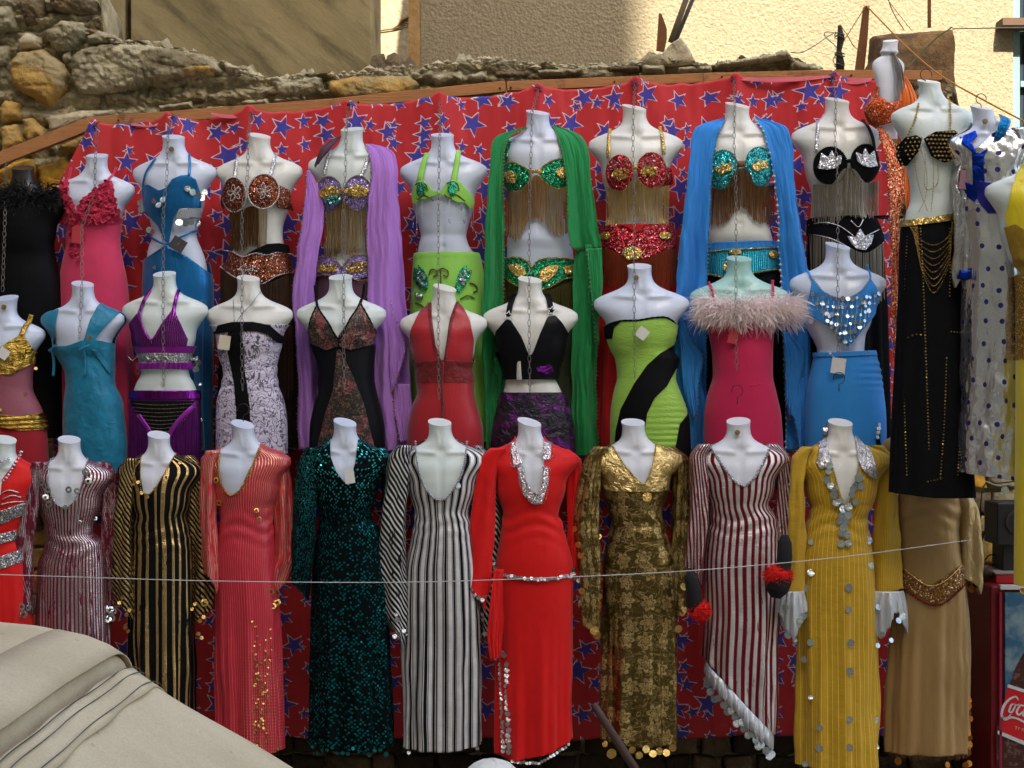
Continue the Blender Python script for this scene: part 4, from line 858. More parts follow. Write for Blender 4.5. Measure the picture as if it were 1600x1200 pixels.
m.trim('bead_flower', [[(392 + 9 * math.cos(a), 424 + 7 * math.sin(a)), (392 + 16 * math.cos(a + .3), 424 + 8 * math.sin(a + .3)), (392, 424)] for a in (0, .9, 1.8, 3.0, 4.2, 5.3)], 1.1, m_beadw, 8, bead=2.2, parent=blo)
m.layer('underskirt', [(330, 415), (480, 415), (480, 698), (330, 698)], m_cloth('black_brown_crepe', C(20, 14, 11), .85, 0), 1.5, disp=lambda th, py: np.sin(th * 16) * 2 * np.clip((py - 430) / 60, 0, 1))
m.fringe('skirt_fringe', [(345, 419), (372, 436), (390, 442), (412, 446), (462, 426)], [180, 200, 200, 200, 190], m_plain('fringe_dark', C(60, 38, 22), .4, .3, .6, 12), 130, 1.6, 5, jit=20)
# ---- 4 lilac bra, lilac shawl
m = Man(548, 202, YT, 'mannequin in a lilac and gold sequin bra under a long lilac shawl', .98, 1.12, 'green', neck=2, group=GT, gw=9, lower=[(398, 505, 592), (430, 494, 598), (470, 494, 600), (560, 488, 606, 38), (700, 486, 610, 40)])
ls_ = m_sequin('lilac_sequins', C(160, 140, 205), C(78, 66, 120), 240, .5, .35, .8, spark=.08)
for cx_ in (517, 562):
    o = cup(m, 'bra_cup', cx_, 306, 21, 27, ls_, m_beadg, 4 if cx_ > 540 else -4)
    m.layer('gold_patch', jag(ell(cx_, 303 if cx_ > 540 else 305, 19, 8), 2.2, 4, int(cx_)), m_goldseq, 7.5, front=True, dy=1.6, nth=180, parent=o)
    m.discs('gold_spangle', m.scatter(ell(cx_, 303, 18, 8), 55, int(cx_)), 2.4, m_goldseq, 8, tilt=1.2, k=5, parent=o)['kind'] = 'stuff'
m.discs('aqua_spangle', m.scatter(ell(523, 316, 12, 8), 45, 4), 2.2, m_foil('aqua_foil', (.2, .65, .62, 1), .2, .2, 40), 8, tilt=1.2, k=5)['kind'] = 'stuff'
m.ribbon('strap', [(518, 236), (512, 258), (506, 284)], 4, m_silseq, 3); m.ribbon('strap', [(577, 250), (572, 268), (566, 282)], 5, m_silseq, 3); m.trim('bra_bridge', [[(537, 303), (542, 301)]], 3, m_goldseq, 6)
m.fringe('fringe', [(508, 330), (525, 334), (540, 318), (552, 332), (578, 330)], [70, 70, 80, 66, 66], m_plain('fringe_gold', C(170, 128, 62), .3, .6, .5, 15), 80, 1.1, 5, clump=40); m.fringe('fringe', [(512, 332), (578, 332)], [60, 60], fm2, 30, 1.0, 7)
bo = m.layer('hip_belt', [(486, 432), (488, 412), (500, 402), (518, 401), (532, 412), (537, 420), (542, 412), (556, 401), (580, 402), (605, 404), (605, 432), (570, 436), (560, 440), (545, 432), (532, 434), (515, 432)], ls_, 5, dy=2, nth=140)
m.discs('gold_spangle', m.scatter([(492, 415), (528, 415), (528, 426), (492, 426)], 90, 5) + m.scatter([(546, 412), (592, 412), (592, 428), (546, 428)], 90, 6), 2.2, m_goldseq, 7, tilt=1.2, k=5, parent=bo)['kind'] = 'stuff'
m.trim('belt_edging', [[(486, 430), (488, 412), (500, 402), (518, 401), (532, 412), (537, 420), (542, 412), (556, 401), (580, 402)], [(486, 432), (515, 432), (532, 434), (545, 432), (560, 440), (590, 434)]], 1.5, m_goldseq, 7, parent=bo, bead=2.8)
m.layer('underskirt', [(480, 430), (620, 430), (620, 700), (480, 700)], m_cloth('sheer_mauve', C(84, 52, 70), .7, .3), 1.5, disp=lambda th, py: np.sin(th * 14) * 2.5 * np.clip((py - 440) / 60, 0, 1))
lil = m_cloth('lilac_chiffon', C(196, 138, 228, 1.0), .75, .4, .12, .5, thin=.2)
drape(m, 'shawl', [(226, 572, 582, 8), (234, 575, 608, 18), (246, 578, 620, 26), (280, 583, 623, 36), (340, 576, 628, 42), (420, 577, 634, 46), (500, 578, 640, 50), (600, 580, 644, 50), (704, 586, 648, 50)], lil, 1.3, 7, 1, edge='l', edge_mat=m_beadg)
drape(m, 'shawl', [(268, 482, 486, 14), (290, 480, 498, 20), (330, 477, 509, 28), (400, 467, 500, 34), (470, 460, 496, 36), (560, 466, 500, 36), (700, 470, 506, 36)], lil, 1.1, 7, 2, edge='l', edge_mat=m_beadg)
drape(m, 'shawl_edge', [(214, 530, 534, 6), (224, 514, 528, 16), (236, 503, 520, 24), (250, 498, 508, 26), (262, 494, 500, 24)], m_cloth('sheer_mauve', C(84, 52, 70)), 1, .4, 3, wig=0)
SH4 = m
# ---- 5 lime green
m = Man(693, 211, YT, 'mannequin in a lime green halter bra and skirt with green leaf sequins', 1.0, 1.12, 'blue', neck=-2, group=GT, lower=[(396, 650, 745), (412, 648, 750), (450, 646, 755), (520, 642, 757, 38), (640, 640, 758, 40), (690, 640, 758, 40)])
lm = m_cloth('lime_jersey', C(158, 226, 96, .9), .6, .3, .12, .3); gs = m_sequin('green_sequins', (.02, .42, .18, 1), (.005, .12, .06, 1), 300, .8, .3, 1.1, spark=.15)
m.ribbon('halter_strap', [(668, 240), (662, 262), (657, 286)], [7, 8, 9], lm); m.ribbon('halter_strap', [(717, 236), (714, 262), (710, 288)], [7, 8, 9], lm)
o1 = m.layer('bra_cup', [(648, 296), (653, 286), (662, 285), (671, 292), (676, 300), (682, 303), (690, 304), (690, 309), (678, 310), (668, 315), (658, 314), (650, 322), (645, 318), (644, 305)], lm, 4.5, front=True, dy=2, nth=150)
o2 = m.layer('bra_cup', [(690, 303), (698, 292), (708, 285), (720, 288), (729, 299), (738, 308), (742, 318), (736, 330), (727, 320), (715, 320), (703, 313), (690, 309)], lm, 4.5, front=True, dy=2, nth=150)
for cx_, oo in ((659, o1), (708, o2)):
    m.layer('leaf_sequins', jag(ell(cx_, 299, 8, 10, 10), 1.8, 3, 3), gs, 7, front=True, dy=1.6, nth=160, parent=oo)
    m.trim('cord_swirl', [[(cx_ - 12, 308), (cx_ - 4, 314), (cx_ + 4, 308), (cx_ + 12, 312), (cx_ + 20, 318)], [(cx_ - 9, 291), (cx_, 288), (cx_ + 9, 294), (cx_ + 10, 302)]], .9, m_plain('cord_olive', C(90, 80, 30), .6), 6, parent=oo)
dl = [(646, 318, 38), (652, 320, 46), (661, 314, 36), (696, 310, 10), (704, 314, 38), (722, 320, 12), (726, 322, 30), (737, 328, 28), (740, 326, 36)]
b = MB()
for x, y, L_ in dl:
    p0 = m.L().pt(x, y, 6); S = m.S; p1 = p0 + np.array([0, 0, -L_ / S]); b.tube([p0, p1], .0008, 3)
    for q in range(4): b.ball(p1 + np.array([rnd.uniform(-.004, .004), -.002, q * .006]), .0042)
b.build('bead_drop', m_silver, m.root)
sk = m.layer('skirt', [(620, 396), (780, 396), (780, 690), (620, 690)], lm, 3, disp=lambda th, py: .8 * np.exp(-((py - 400) / 3) ** 2) + .6 * np.sin(th * 12) * np.clip((py - 500) / 80, 0, 1) * 3)
for pl in ([(648, 418), (656, 424), (654, 414), (664, 424), (670, 436), (671, 448), (668, 456), (660, 454), (652, 446), (646, 434)], [(714, 440), (720, 424), (730, 416), (731, 426), (739, 424), (735, 436), (728, 448), (718, 462), (712, 452)], [(649, 458), (662, 462), (662, 468), (650, 466)]):
    lf_ = m.layer('leaf_sequins', pl, gs, 6, front=True, dy=1.6, nth=160, parent=sk); c_ = np.mean(pl, 0); m.discs('silver_spangle', m.scatter([tuple(c_ + (np.array(q) - c_) * .6) for q in pl], 26, 3), 2, m_silver, 8, tilt=1.2, k=5, parent=sk)['kind'] = 'stuff'
m.trim('cord_swirl', [[(672, 432), (674, 424), (682, 424), (684, 432), (678, 434)], [(684, 426), (694, 422), (702, 428), (700, 434), (694, 432)], [(690, 424), (690, 450)], [(735, 444), (744, 448), (746, 456), (740, 458)], [(650, 474), (662, 480), (668, 488)], [(720, 470), (732, 464), (742, 468)]], 1.2, m_plain('cord_olive', C(90, 80, 30)), 6, parent=sk)
# ---- 6 green, green shawl
m = Man(842, 176, YT, 'mannequin in a green and gold bra under a long emerald green shawl', 1.0, 1.12, 'blue', neck=-2, group=GT, gw=9, bust=26, lower=[(405, 790, 900), (440, 788, 903), (480, 786, 905), (600, 784, 908, 38), (705, 782, 910, 40)])
g1 = m_sequin('emerald_sequins', (.01, .36, .14, 1), (.004, .10, .05, 1), 230, .8, .28, 1.1, spark=.1)
for pl, gp_ in (([(786, 260), (797, 256), (806, 258), (818, 265), (829, 273), (826, 288), (811, 302), (796, 301), (786, 288), (783, 272)], [(787, 272), (800, 270), (808, 280), (804, 290), (792, 287)]), ([(842, 272), (850, 263), (862, 256), (880, 251), (890, 254), (892, 280), (884, 296), (868, 299), (852, 290), (843, 280)], [(866, 274), (874, 266), (886, 266), (887, 280), (876, 284)])):
    o = cup(m, 'bra_cup', 0, 0, 0, 0, g1, m_goldseq, poly=pl, tr=1.7); m.layer('gold_patch', gp_, m_goldseq, 7, front=True, dy=1.6, nth=160, parent=o)
m.ribbon('bra_bridge', [(826, 275), (836, 272), (846, 274)], 5, m_goldseq, 6); m.ribbon('strap', [(797, 222), (792, 238), (789, 260)], 6, g1, 3)
m.fringe('fringe', [(790, 298), (806, 301), (826, 290), (838, 278), (850, 290), (868, 299), (888, 292)], [70, 78, 60, 68, 62, 74, 74], m_plain('fringe_tan', C(176, 138, 88), .4, .35, .35, 15), 120, 1.15, 5); m.fringe('fringe', [(795, 300), (815, 300)], [74, 66], fm2, 14, 1.1, 7); m.fringe('fringe', [(855, 298), (872, 298)], [62, 72], fm2, 14, 1.1, 7)
bp = [(787, 404), (813, 405), (824, 411), (831, 420), (838, 411), (848, 407), (880, 406), (908, 409), (908, 434), (882, 438), (860, 450), (846, 455), (825, 452), (805, 447), (787, 433)]
bo = m.layer('hip_belt', bp, g1, 5, dy=2, nth=150); m.trim('belt_edging', [bp[:8], bp[8:]], 1.8, m_goldseq, 7, parent=bo, bead=2.8)
for pl in ([(793, 416), (806, 413), (818, 420), (822, 430), (812, 436), (800, 430)], [(840, 428), (856, 418), (874, 416), (868, 430), (852, 444), (842, 440)], [(878, 420), (900, 414), (902, 426), (884, 432)]): m.layer('gold_patch', pl, m_goldseq, 7.5, front=True, dy=1.6, nth=160, parent=bo)
m.layer('underskirt', [(780, 430), (920, 430), (920, 704), (780, 704)], m_cloth('olive_crepe', C(40, 44, 14), .7, .3), 1.5, disp=lambda th, py: np.sin(th * 14) * 2 * np.clip((py - 440) / 60, 0, 1))
m.fringe('skirt_fringe', [(790, 440), (846, 456), (902, 438)], [70, 60, 70], m_plain('fringe_olive', C(78, 70, 22), .4, .3, .4, 12), 90, 1.4, 5)
gn = m_cloth('emerald_chiffon', C(34, 156, 84, .95), .7, .4, .14, .5, thin=.2)
drape(m, 'shawl', [(198, 822, 828, 2), (206, 800, 814, 14), (216, 776, 798, 24), (232, 769, 790, 30), (270, 766, 786, 38), (340, 760, 788, 44), (440, 757, 788, 46), (560, 755, 792, 46), (640, 757, 786, 46), (708, 760, 782, 46)], gn, 1.0, 6, 4, edge='r', edge_mat=m_beadg)
drape(m, 'shawl', [(196, 862, 868, 0), (206, 866, 893, 14), (218, 870, 910, 26), (240, 876, 917, 34), (300, 885, 924, 42), (350, 886, 931, 46), (392, 888, 937, 48)], gn, 1.1, 6, 5, edge='lb', edge_mat=m_beadg)
drape(m, 'shawl', [(384, 900, 932, 40), (440, 893, 930, 40), (560, 892, 932, 40), (640, 890, 932, 40), (712, 893, 933, 40)], gn, 1.5, 6, 6, edge='r', edge_mat=m_beadg)
drape(m, 'shawl', [(386, 912, 936, 50), (430, 914, 936, 50), (484, 920, 932, 50)], gn, 1.0, 3, 8, edge='r', edge_mat=m_beadg)
SH6 = m
# ---- 7 red and gold
m = Man(993, 168, YT, 'mannequin in a red and gold sequin bra and belt with red brown fringe', 1.07, 1.08, 'cream', neck=-2, group=GT, gw=9, bust=24, lower=[(354, 940, 1047), (390, 938, 1053), (440, 938, 1056), (560, 930, 1058, 38), (700, 925, 1062, 42)])
rs = m_sequin('red_sequins', (.55, .02, .03, 1), (.16, .005, .008, 1), 210, .75, .3, 1.1, spark=.16)
for cx_, rx_, cy_ in ((966, 21, 274), (1015, 23, 271)):
    o = cup(m, 'bra_cup', cx_, cy_, rx_, 28, rs, m_goldseq, 0, tr=1.2); m.discs('gold_spangle', m.scatter(ell(cx_ + (2 if cx_ < 990 else -4), cy_ + 2, 13, 8, -10), 60, int(cx_)), 2.4, m_goldseq, 7, tilt=1.2, k=5, parent=o)['kind'] = 'stuff'
    m.discs('pink_spangle', m.scatter(ell(cx_, cy_ - 8, 17, 15), 60, int(cx_)), 1.7, m_foil('pink_foil', (.85, .45, .45, 1), .2, .2, 40), 6, tilt=1.2, k=5, parent=o)['kind'] = 'stuff'
m.layer('side_band', [(1034, 262), (1046, 268), (1050, 290), (1032, 296)], rs, 3.6, front=True); m.ribbon('strap', [(953, 201), (950, 224), (949, 250)], 4.5, m_goldseq, 3); m.ribbon('strap', [(1030, 199), (1033, 222), (1034, 246)], 4.5, m_goldseq, 3); m.ribbon('bra_bridge', [(985, 268), (993, 266)], 5, m_goldseq, 6)
ft = m_plain('fringe_straw', C(190, 160, 100), .35, .4, .35, 15)
m.fringe('fringe', [(946, 294), (966, 303), (990, 284), (1010, 298), (1044, 292)], [60, 52, 58, 54, 62], ft, 110, 1.15, 5)
bp = [(920, 353), (1070, 353), (1070, 384), (1040, 394), (1010, 405), (992, 410), (976, 404), (937, 386), (920, 384)]
bo = m.layer('hip_belt', bp, rs, 5, dy=2, nth=150, back=[(920, 353), (1070, 353), (1070, 384), (920, 384)]); m.layer('belt_top', [(955, 353), (1010, 353), (1000, 360), (992, 368), (984, 364), (976, 358)], m_cloth('red_cloth', C(190, 16, 22), .6), 6.5, front=True, parent=bo)
m.layer('gold_patch', jag(ell(985, 398, 16, 10), 2, 4), m_goldseq, 8, front=True, dy=1.6, nth=160, parent=bo); m.layer('gold_patch', ell(944, 370, 8, 6), m_goldseq, 8, front=True, dy=1.6, nth=160, parent=bo); m.layer('gold_patch', ell(1037, 371, 10, 6), m_goldseq, 8, front=True, dy=1.6, nth=160, parent=bo)
m.layer('skirt', [(900, 380), (1080, 380), (1080, 700), (900, 700)], m_cloth('red_cloth', C(190, 16, 22), .6), 1.5, disp=lambda th, py: np.sin(th * 13) * 3 * np.clip((py - 420) / 80, 0, 1))
m.fringe('skirt_fringe', [(936, 386), (976, 404), (992, 410), (1010, 405), (1056, 384)], [56, 52, 56, 56, 62], m_plain('fringe_rust', C(140, 62, 30), .4, .35, .45, 12), 130, 1.2, 6, jit=7)
# ---- 8 turquoise bra, blue shawl
m = Man(1152, 164, YT, 'mannequin in a turquoise sequin bra under a long bright blue shawl', 1.07, 1.1, 'cream', neck=0, group=GT, gw=9, bust=26, lower=[(384, 1098, 1212), (430, 1094, 1216), (480, 1092, 1220), (600, 1088, 1222, 38), (700, 1088, 1224, 40)])
tq = m_sequin('turquoise_sequins', (.02, .50, .50, 1), (.01, .17, .22, 1), 210, .7, .28, 1.1, spark=.14)
for cx_, cy_ in ((1126, 269), (1181, 265)):
    o = cup(m, 'bra_cup', cx_, cy_, 22.5, 30, tq, m_sequin('turquoise_trim', (.02, .42, .42, 1), None, 300), 0, tr=1.4)
    m.layer('gold_patch', [(cx_ - 14, cy_ - 4), (cx_ - 4, cy_ - 3), (cx_ - 2, cy_ - 12), (cx_ + 4, cy_ - 6), (cx_ + 12, cy_ - 12), (cx_ + 11, cy_ - 2), (cx_ + 16, cy_ + 2), (cx_ + 4, cy_ + 4), (cx_ - 1, cy_ + 8), (cx_ - 10, cy_ + 6)], m_goldseq, 7.5, front=True, dy=1.5, nth=180, parent=o)
m.ribbon('strap', [(1118, 214), (1114, 228), (1113, 242)], 4, tq, 3); m.ribbon('bra_bridge', [(1147, 262), (1159, 261)], 9, m_plain('fringe_bronze', C(120, 82, 44), .5, .3), 6)
m.fringe('fringe', [(1104, 294), (1126, 299), (1148, 270), (1158, 268), (1178, 296), (1208, 290)], [58, 54, 62, 60, 54, 60], m_plain('fringe_bronze', C(150, 104, 56), .45, .3, .35, 12), 150, 1.25, 5)
b8 = m_cloth('bright_blue_chiffon', C(52, 148, 232, 1.0), .7, .4, .12, .45, thin=.2)
m.layer('skirt', [(1080, 381), (1230, 381), (1230, 700), (1080, 700)], m_cloth('dark_net', C(18, 20, 28), .8, 0), 1.0, disp=lambda th, py: np.sin(th * 14) * 2.5 * np.clip((py - 430) / 60, 0, 1))
m.layer('waistband', [(1080, 381), (1230, 378), (1230, 391), (1080, 393)], b8, 3, disp=lambda th, py: np.sin(th * 40) * .9)
bp = [(1080, 393), (1230, 388), (1230, 420), (1200, 424), (1160, 431), (1120, 434), (1080, 426)]; bo = m.layer('hip_belt', bp, m_stripe('turquoise_bugle_beads', (.01, .16, .28, 1), (.05, .55, .7, 1), 120, .6, .3, .25, .8, .25), 5, dy=2, nth=150); m.trim('belt_edging', [[(1098, 395), (1150, 393), (1214, 389)], [(1096, 428), (1120, 434), (1160, 431), (1214, 422)]], 2, m_goldseq, 7, parent=bo, bead=2.8)
for q in ((1130, 419, 5, 8), (1144, 397, 10, 4), (1204, 400, 8, 6)): m.layer('gold_patch', ell(*q), m_goldseq, 7.5, front=True, dy=1.6, nth=160, parent=bo)
drape(m, 'shawl', [(184, 1132, 1137, 0), (194, 1102, 1130, 14), (204, 1084, 1124, 26), (224, 1077, 1116, 32), (280, 1072, 1108, 40), (340, 1064, 1104, 44), (440, 1052, 1100, 46), (560, 1048, 1100, 46), (702, 1050, 1102, 46)], b8, 1.0, 7, 3, edge='r', edge_mat=m_beadg)
drape(m, 'shawl', [(184, 1176, 1182, 0), (192, 1180, 1206, 14), (204, 1186, 1226, 26), (224, 1192, 1231, 32), (280, 1204, 1236, 40), (340, 1208, 1242, 44), (440, 1213, 1256, 46), (560, 1216, 1258, 46), (702, 1220, 1258, 46)], b8, 1.0, 7, 7, edge='l', edge_mat=m_beadw, bead=9, er=2.2)
SH8 = m
# ---- 9 black and silver
m = Man(1308, 156, YT, 'mannequin in a black bra with silver star sequins and grey fringe', 1.03, 1.1, 'cream', neck=0, group=GT, gw=9, bust=27, lower=[(346, 1266, 1366), (380, 1264, 1376), (440, 1262, 1380), (560, 1256, 1384, 38), (705, 1252, 1388, 42)])
bk = m_cloth('black_velvet', BLACK, .85, 0)
for cx_, cy_ in ((1291, 263), (1346, 259)):
    o = cup(m, 'bra_cup', cx_, cy_, 25, 29, bk, m_plain('black_cord', (.006, .006, .006, 1), .8), 0, tr=1.2)
    s_ = [(cx_ - 20, cy_ + 4), (cx_ - 16, cy_ - 6), (cx_ - 14, cy_ - 20), (cx_ - 4, cy_ - 12), (cx_ + 2, cy_ - 24), (cx_ + 6, cy_ - 12), (cx_ + 17, cy_ - 16), (cx_ + 15, cy_ - 2), (cx_ + 6, cy_ + 5), (cx_ - 6, cy_ + 7)]
    if cx_ > 1300: s_ = [(2 * cx_ - a, b_) for a, b_ in s_][::-1]
    m.layer('silver_star_patch', s_, m_silseq, 7.5, front=True, dy=1.5, nth=180, parent=o)
m.layer('side_band', [(1366, 252), (1376, 256), (1378, 284), (1364, 284)], bk, 3.8, front=True); m.ribbon('bra_bridge', [(1313, 258), (1324, 256)], 5, bk, 6)
m.ribbon('strap', [(1277, 190), (1273, 214), (1271, 242)], 4.5, m_silseq, 3); m.ribbon('strap', [(1346, 188), (1354, 208), (1362, 240)], 4.5, m_plain('black_cord', (.02, .02, .02, 1)), 3)
fg = m_plain('fringe_grey', C(150, 144, 130), .4, .35, .35, 15)
m.fringe('fringe', [(1268, 290), (1291, 293), (1314, 268), (1322, 268), (1346, 288), (1370, 284)], [56, 56, 70, 70, 54, 52], fg, 190, 1.2, 5, jit=8)
m.layer('skirt', [(1240, 342), (1400, 337), (1400, 704), (1240, 704)], m_cloth('black_crepe', (.005, .005, .006, 1), .8, 0), 1.0, disp=lambda th, py: np.sin(th * 14) * 3 * np.clip((py - 400) / 80, 0, 1))
bo = m.layer('hip_belt', [(1240, 343), (1310, 343), (1336, 352), (1358, 342), (1400, 337), (1400, 370), (1370, 382), (1344, 398), (1320, 390), (1300, 378), (1262, 366), (1240, 364)], bk, 4, dy=2, nth=140)
m.trim('silver_line', [[(1262, 352), (1282, 350), (1304, 356), (1326, 372)], [(1262, 366), (1300, 379), (1322, 392)], [(1378, 356), (1358, 366), (1346, 372)], [(1322, 348), (1334, 358), (1342, 346)]], 1.0, m_silver, 6, parent=bo)
m.layer('silver_star_patch', [(1316, 372), (1328, 374), (1336, 360), (1343, 372), (1358, 370), (1353, 384), (1344, 394), (1330, 392), (1322, 384)], m_silseq, 7, front=True, dy=1.5, nth=180, parent=bo)
m.fringe('skirt_fringe', [(1264, 368), (1300, 379), (1344, 398), (1376, 380)], [100, 96, 80, 90], fg, 110, 1.1, 5, clump=60)

def cascade(m_, lines, mat, em):
    for rows, sd, ed in lines: drape(m_, 'shawl_end', rows, mat, 1.3, 4, sd, edge=ed, edge_mat=em, bead=7, er=1.8)

cascade(SH4, [([(468, 606, 614, 54), (500, 610, 622, 58), (540, 612, 638, 60), (575, 614, 630, 60), (610, 616, 622, 58)], 3, 'rb'), ([(600, 618, 642, 56), (640, 620, 646, 56), (690, 630, 646, 54)], 5, 'l')], lil, m_goldseq)
cascade(SH6, [([(392, 914, 938, 56), (440, 918, 938, 58), (500, 924, 934, 58), (536, 928, 932, 56)], 6, 'l'), ([(560, 772, 788, 54), (600, 776, 786, 54), (640, 780, 784, 52)], 2, 'lb')], gn, m_beadg)
cascade(SH8, [([(500, 1056, 1064, 54), (530, 1056, 1074, 58), (560, 1058, 1092, 60), (600, 1062, 1086, 60), (650, 1076, 1082, 58)], 3, 'rb'), ([(520, 1214, 1224, 56), (560, 1216, 1246, 60), (600, 1216, 1238, 60), (650, 1222, 1230, 58)], 4, 'lb'), ([(590, 1222, 1246, 54), (640, 1230, 1256, 56), (700, 1240, 1256, 54)], 8, 'l')], b8, m_beadg)
# ================================================================== the middle row
GM = 'party dresses in the middle row'
def strip_discs(m, name, pts, r, mat, hole=0, off=5, parent=None): return m.discs(name, pts, r, mat, off, hole=hole, single=True, parent=parent)
# ---- gold bra and fishnet, cut by the left edge of the photo
m = Man(4, 466, YM, 'mannequin in a gold foil bra over mauve fishnet at the left edge, middle row', 1.0, 1.05, 'blue', neck=7, group=GM, bust=25, lower=[(604, -35, 49, 30), (645, -48, 66), (680, -52, 72), (730, -54, 75)])
gf = m_foil('gold_foil_cloth', (.80, .52, .10, 1), .24, .8, 12, (1, 1, 2.2), .6)
fn = NT('fishnet_mauve'); u_ = fn.sep(fn.tc('UV')); A_ = fn.math('SINE', fn.math('ADD', fn.math('MULTIPLY', u_[0], 700), fn.math('MULTIPLY', u_[1], 760))); B_ = fn.math('SINE', fn.math('SUBTRACT', fn.math('MULTIPLY', u_[0], 700), fn.math('MULTIPLY', u_[1], 760)))
fn.set(col=fn.mix(fn.step(fn.math('MAXIMUM', A_, B_), .55, .8), C(120, 44, 62), C(176, 110, 124)), rough=.6)
rn = m_cloth('red_net', C(158, 26, 40), .7)
m.layer('fishnet_top', [(-90, 560), (100, 560), (100, 660), (-90, 660)], fn.m, 2); m.layer('skirt', [(-90, 655), (120, 655), (120, 728), (-90, 728)], rn, 2.4)
m.layer('bra', [(-60, 545), (-20, 540), (0, 549), (19, 538), (38, 525), (44, 520), (60, 550), (60, 566), (28, 586), (0, 583), (-60, 575)], gf, 4, front=True, dy=2, disp=lambda th, py: fbm(th * 8, py / 9., 0, 2, 3) * 1.2, nth=150)
m.ribbon('strap', [(52, 492), (47, 508), (41, 526)], 7, gf, 3)
m.layer('gathered_sash', [(-90, 640), (0, 646), (40, 650), (90, 642), (90, 670), (40, 672), (0, 664), (-90, 660)], gf, 5, dy=1.6, disp=lambda th, py: 1.6 * np.sin(py * .9 + th * 2) + fbm(th * 6, py / 8., 0, 4, 2))
m.tag(18, 553, 16, 16, m_plain('tag_white', (.75, .75, .72, 1), .5), 35); strip_discs(m, 'gold_bead', [(46, 616), (3, 592), (12, 640), (60, 576)], 3, m_gold)
# ---- teal satin
m = Man(131, 444, YM, 'mannequin in a teal satin dress with wide straps, left part of the middle row', .95, 1.0, 'blue', neck=-2, group=GM,
        lower=[(560, 93, 177), (585, 105, 176), (600, 106, 177), (625, 103, 188), (660, 102, 193), (700, 102, 197), (740, 102, 198)])
te = m_satin('teal_satin', C(4, 124, 158, .95), .5, .12, .3, (1, 1, 1), .5)
m.layer('dress', [(40, 545), (60, 500), (73, 488), (95, 483), (92, 512), (86, 541), (112, 541), (140, 532), (148, 500), (160, 472), (176, 476), (192, 485), (171, 512), (156, 531), (176, 536), (230, 545), (230, 738), (40, 738)], te, 3, dy=2.2, nth=150, back=[(40, 500), (60, 488), (95, 483), (160, 472), (192, 485), (230, 545), (230, 738), (40, 738)], disp=lambda th, py: fbm(th * 5, py / 18., 0, 7, 3) * .6)
for x in (85, 141): m.ribbon('bow_string', [(x - 2, 546), (x + 1, 566), (x, 588)], 3.5, te, 7); m.ribbon('bow_string', [(x - 7, 549), (x, 545), (x + 9, 541)], 4, te, 8)
m.layer('fold', [(150, 545), (160, 548), (180, 580), (176, 584)], te, 5, front=True)
# ---- purple metallic two-piece
m = Man(258, 428, YM, 'mannequin in a metallic purple triangle bra and beaded purple skirt', 1.0, 1.0, 'green', neck=-1, group=GM, lower=[(608, 206, 309), (630, 204, 312), (680, 203, 313), (722, 203, 314)])
pf = m_foil('purple_foil_cloth', (.34, .03, .42, 1), .24, .4, 12, (1, 1, .3), .7); pm = m_satin('purple_lycra', C(150, 20, 160), .35, .5, .3)
pst = m_stripe('purple_pleats', (.03, .005, .05, 1), (.50, .08, .55, 1), 110, .55, 0, .25, .3)
for pl in ([(228, 472), (221, 489), (205, 506), (202, 524), (206, 541), (243, 541), (243, 531), (229, 512), (224, 490), (232, 470)], [(277, 470), (275, 489), (261, 508), (245, 531), (243, 541), (297, 541), (299, 531), (289, 507), (280, 488)]): m.layer('bra_cup', pl, pst, 4.5, front=True, dy=2, nth=160)
m.trim('piping', [[(224, 488), (229, 512), (243, 532), (261, 508), (275, 488)]], 1.6, pm, 6)
m.ribbon('strap', [(237, 452), (229, 470), (222, 492)], 4.5, pf, 3); m.ribbon('strap', [(281, 453), (279, 472), (276, 492)], 4.5, pf, 3)
m.layer('under_band', [(190, 541), (320, 541), (320, 552), (190, 552)], pm, 3.5, dy=2)
m.layer('lace_band', [(190, 552), (320, 552), (320, 568), (190, 568)], m_sequin('silver_lace', (.62, .66, .62, 1), (.08, .09, .08, 1), 260, .5, .4, .8), 3.2, dy=2); m.layer('ruffle', [(190, 567), (320, 567), (320, 577), (190, 577)], pm, 5, dy=1.5, disp=lambda th, py: 2 * np.sin(th * 34), nth=220)
m.trim('lace_edging', [[(200 + i * 8, 560 + (3 if i % 2 else -3)) for i in range(15)]], 1, m_silver, 5)
m.layer('skirt', [(180, 610), (340, 610), (340, 720), (180, 720)], pst, 2)
m.layer('waistband', [(180, 610), (340, 610), (340, 624), (180, 624)], pf, 4, dy=2)
bl_ = m.layer('beaded_panel', [(206, 626), (309, 626), (300, 640), (288, 655), (270, 680), (262, 690), (250, 690), (238, 668), (222, 645)], m_cloth('black_crepe', (.005, .005, .006, 1), .8, 0), 4.5, front=True)
m.trim('bead_row', [[(208 + i * 4.2, 630 + i * 6.0), (258, 632.5 + i * 6.0), (308 - i * 4.4, 630 + i * 6.0)] for i in range(9)], .9, m_beadg, 6, bead=2.1, parent=bl_)
m.ribbon('ruffle', [(308, 634), (292, 650), (276, 672), (268, 692)], 6, pm, 7); m.ribbon('ruffle', [(223, 648), (236, 664), (244, 676)], 6, pm, 7)
m.fringe('fringe', [(204, 628), (240, 676)], [94, 44], m_plain('fringe_purple', C(110, 30, 120), .3, .5, .4, 20), 34, 1.6, 4); m.fringe('fringe', [(270, 690), (312, 634)], [30, 88], m_plain('fringe_purple', C(110, 30, 120)), 36, 1.6, 4)
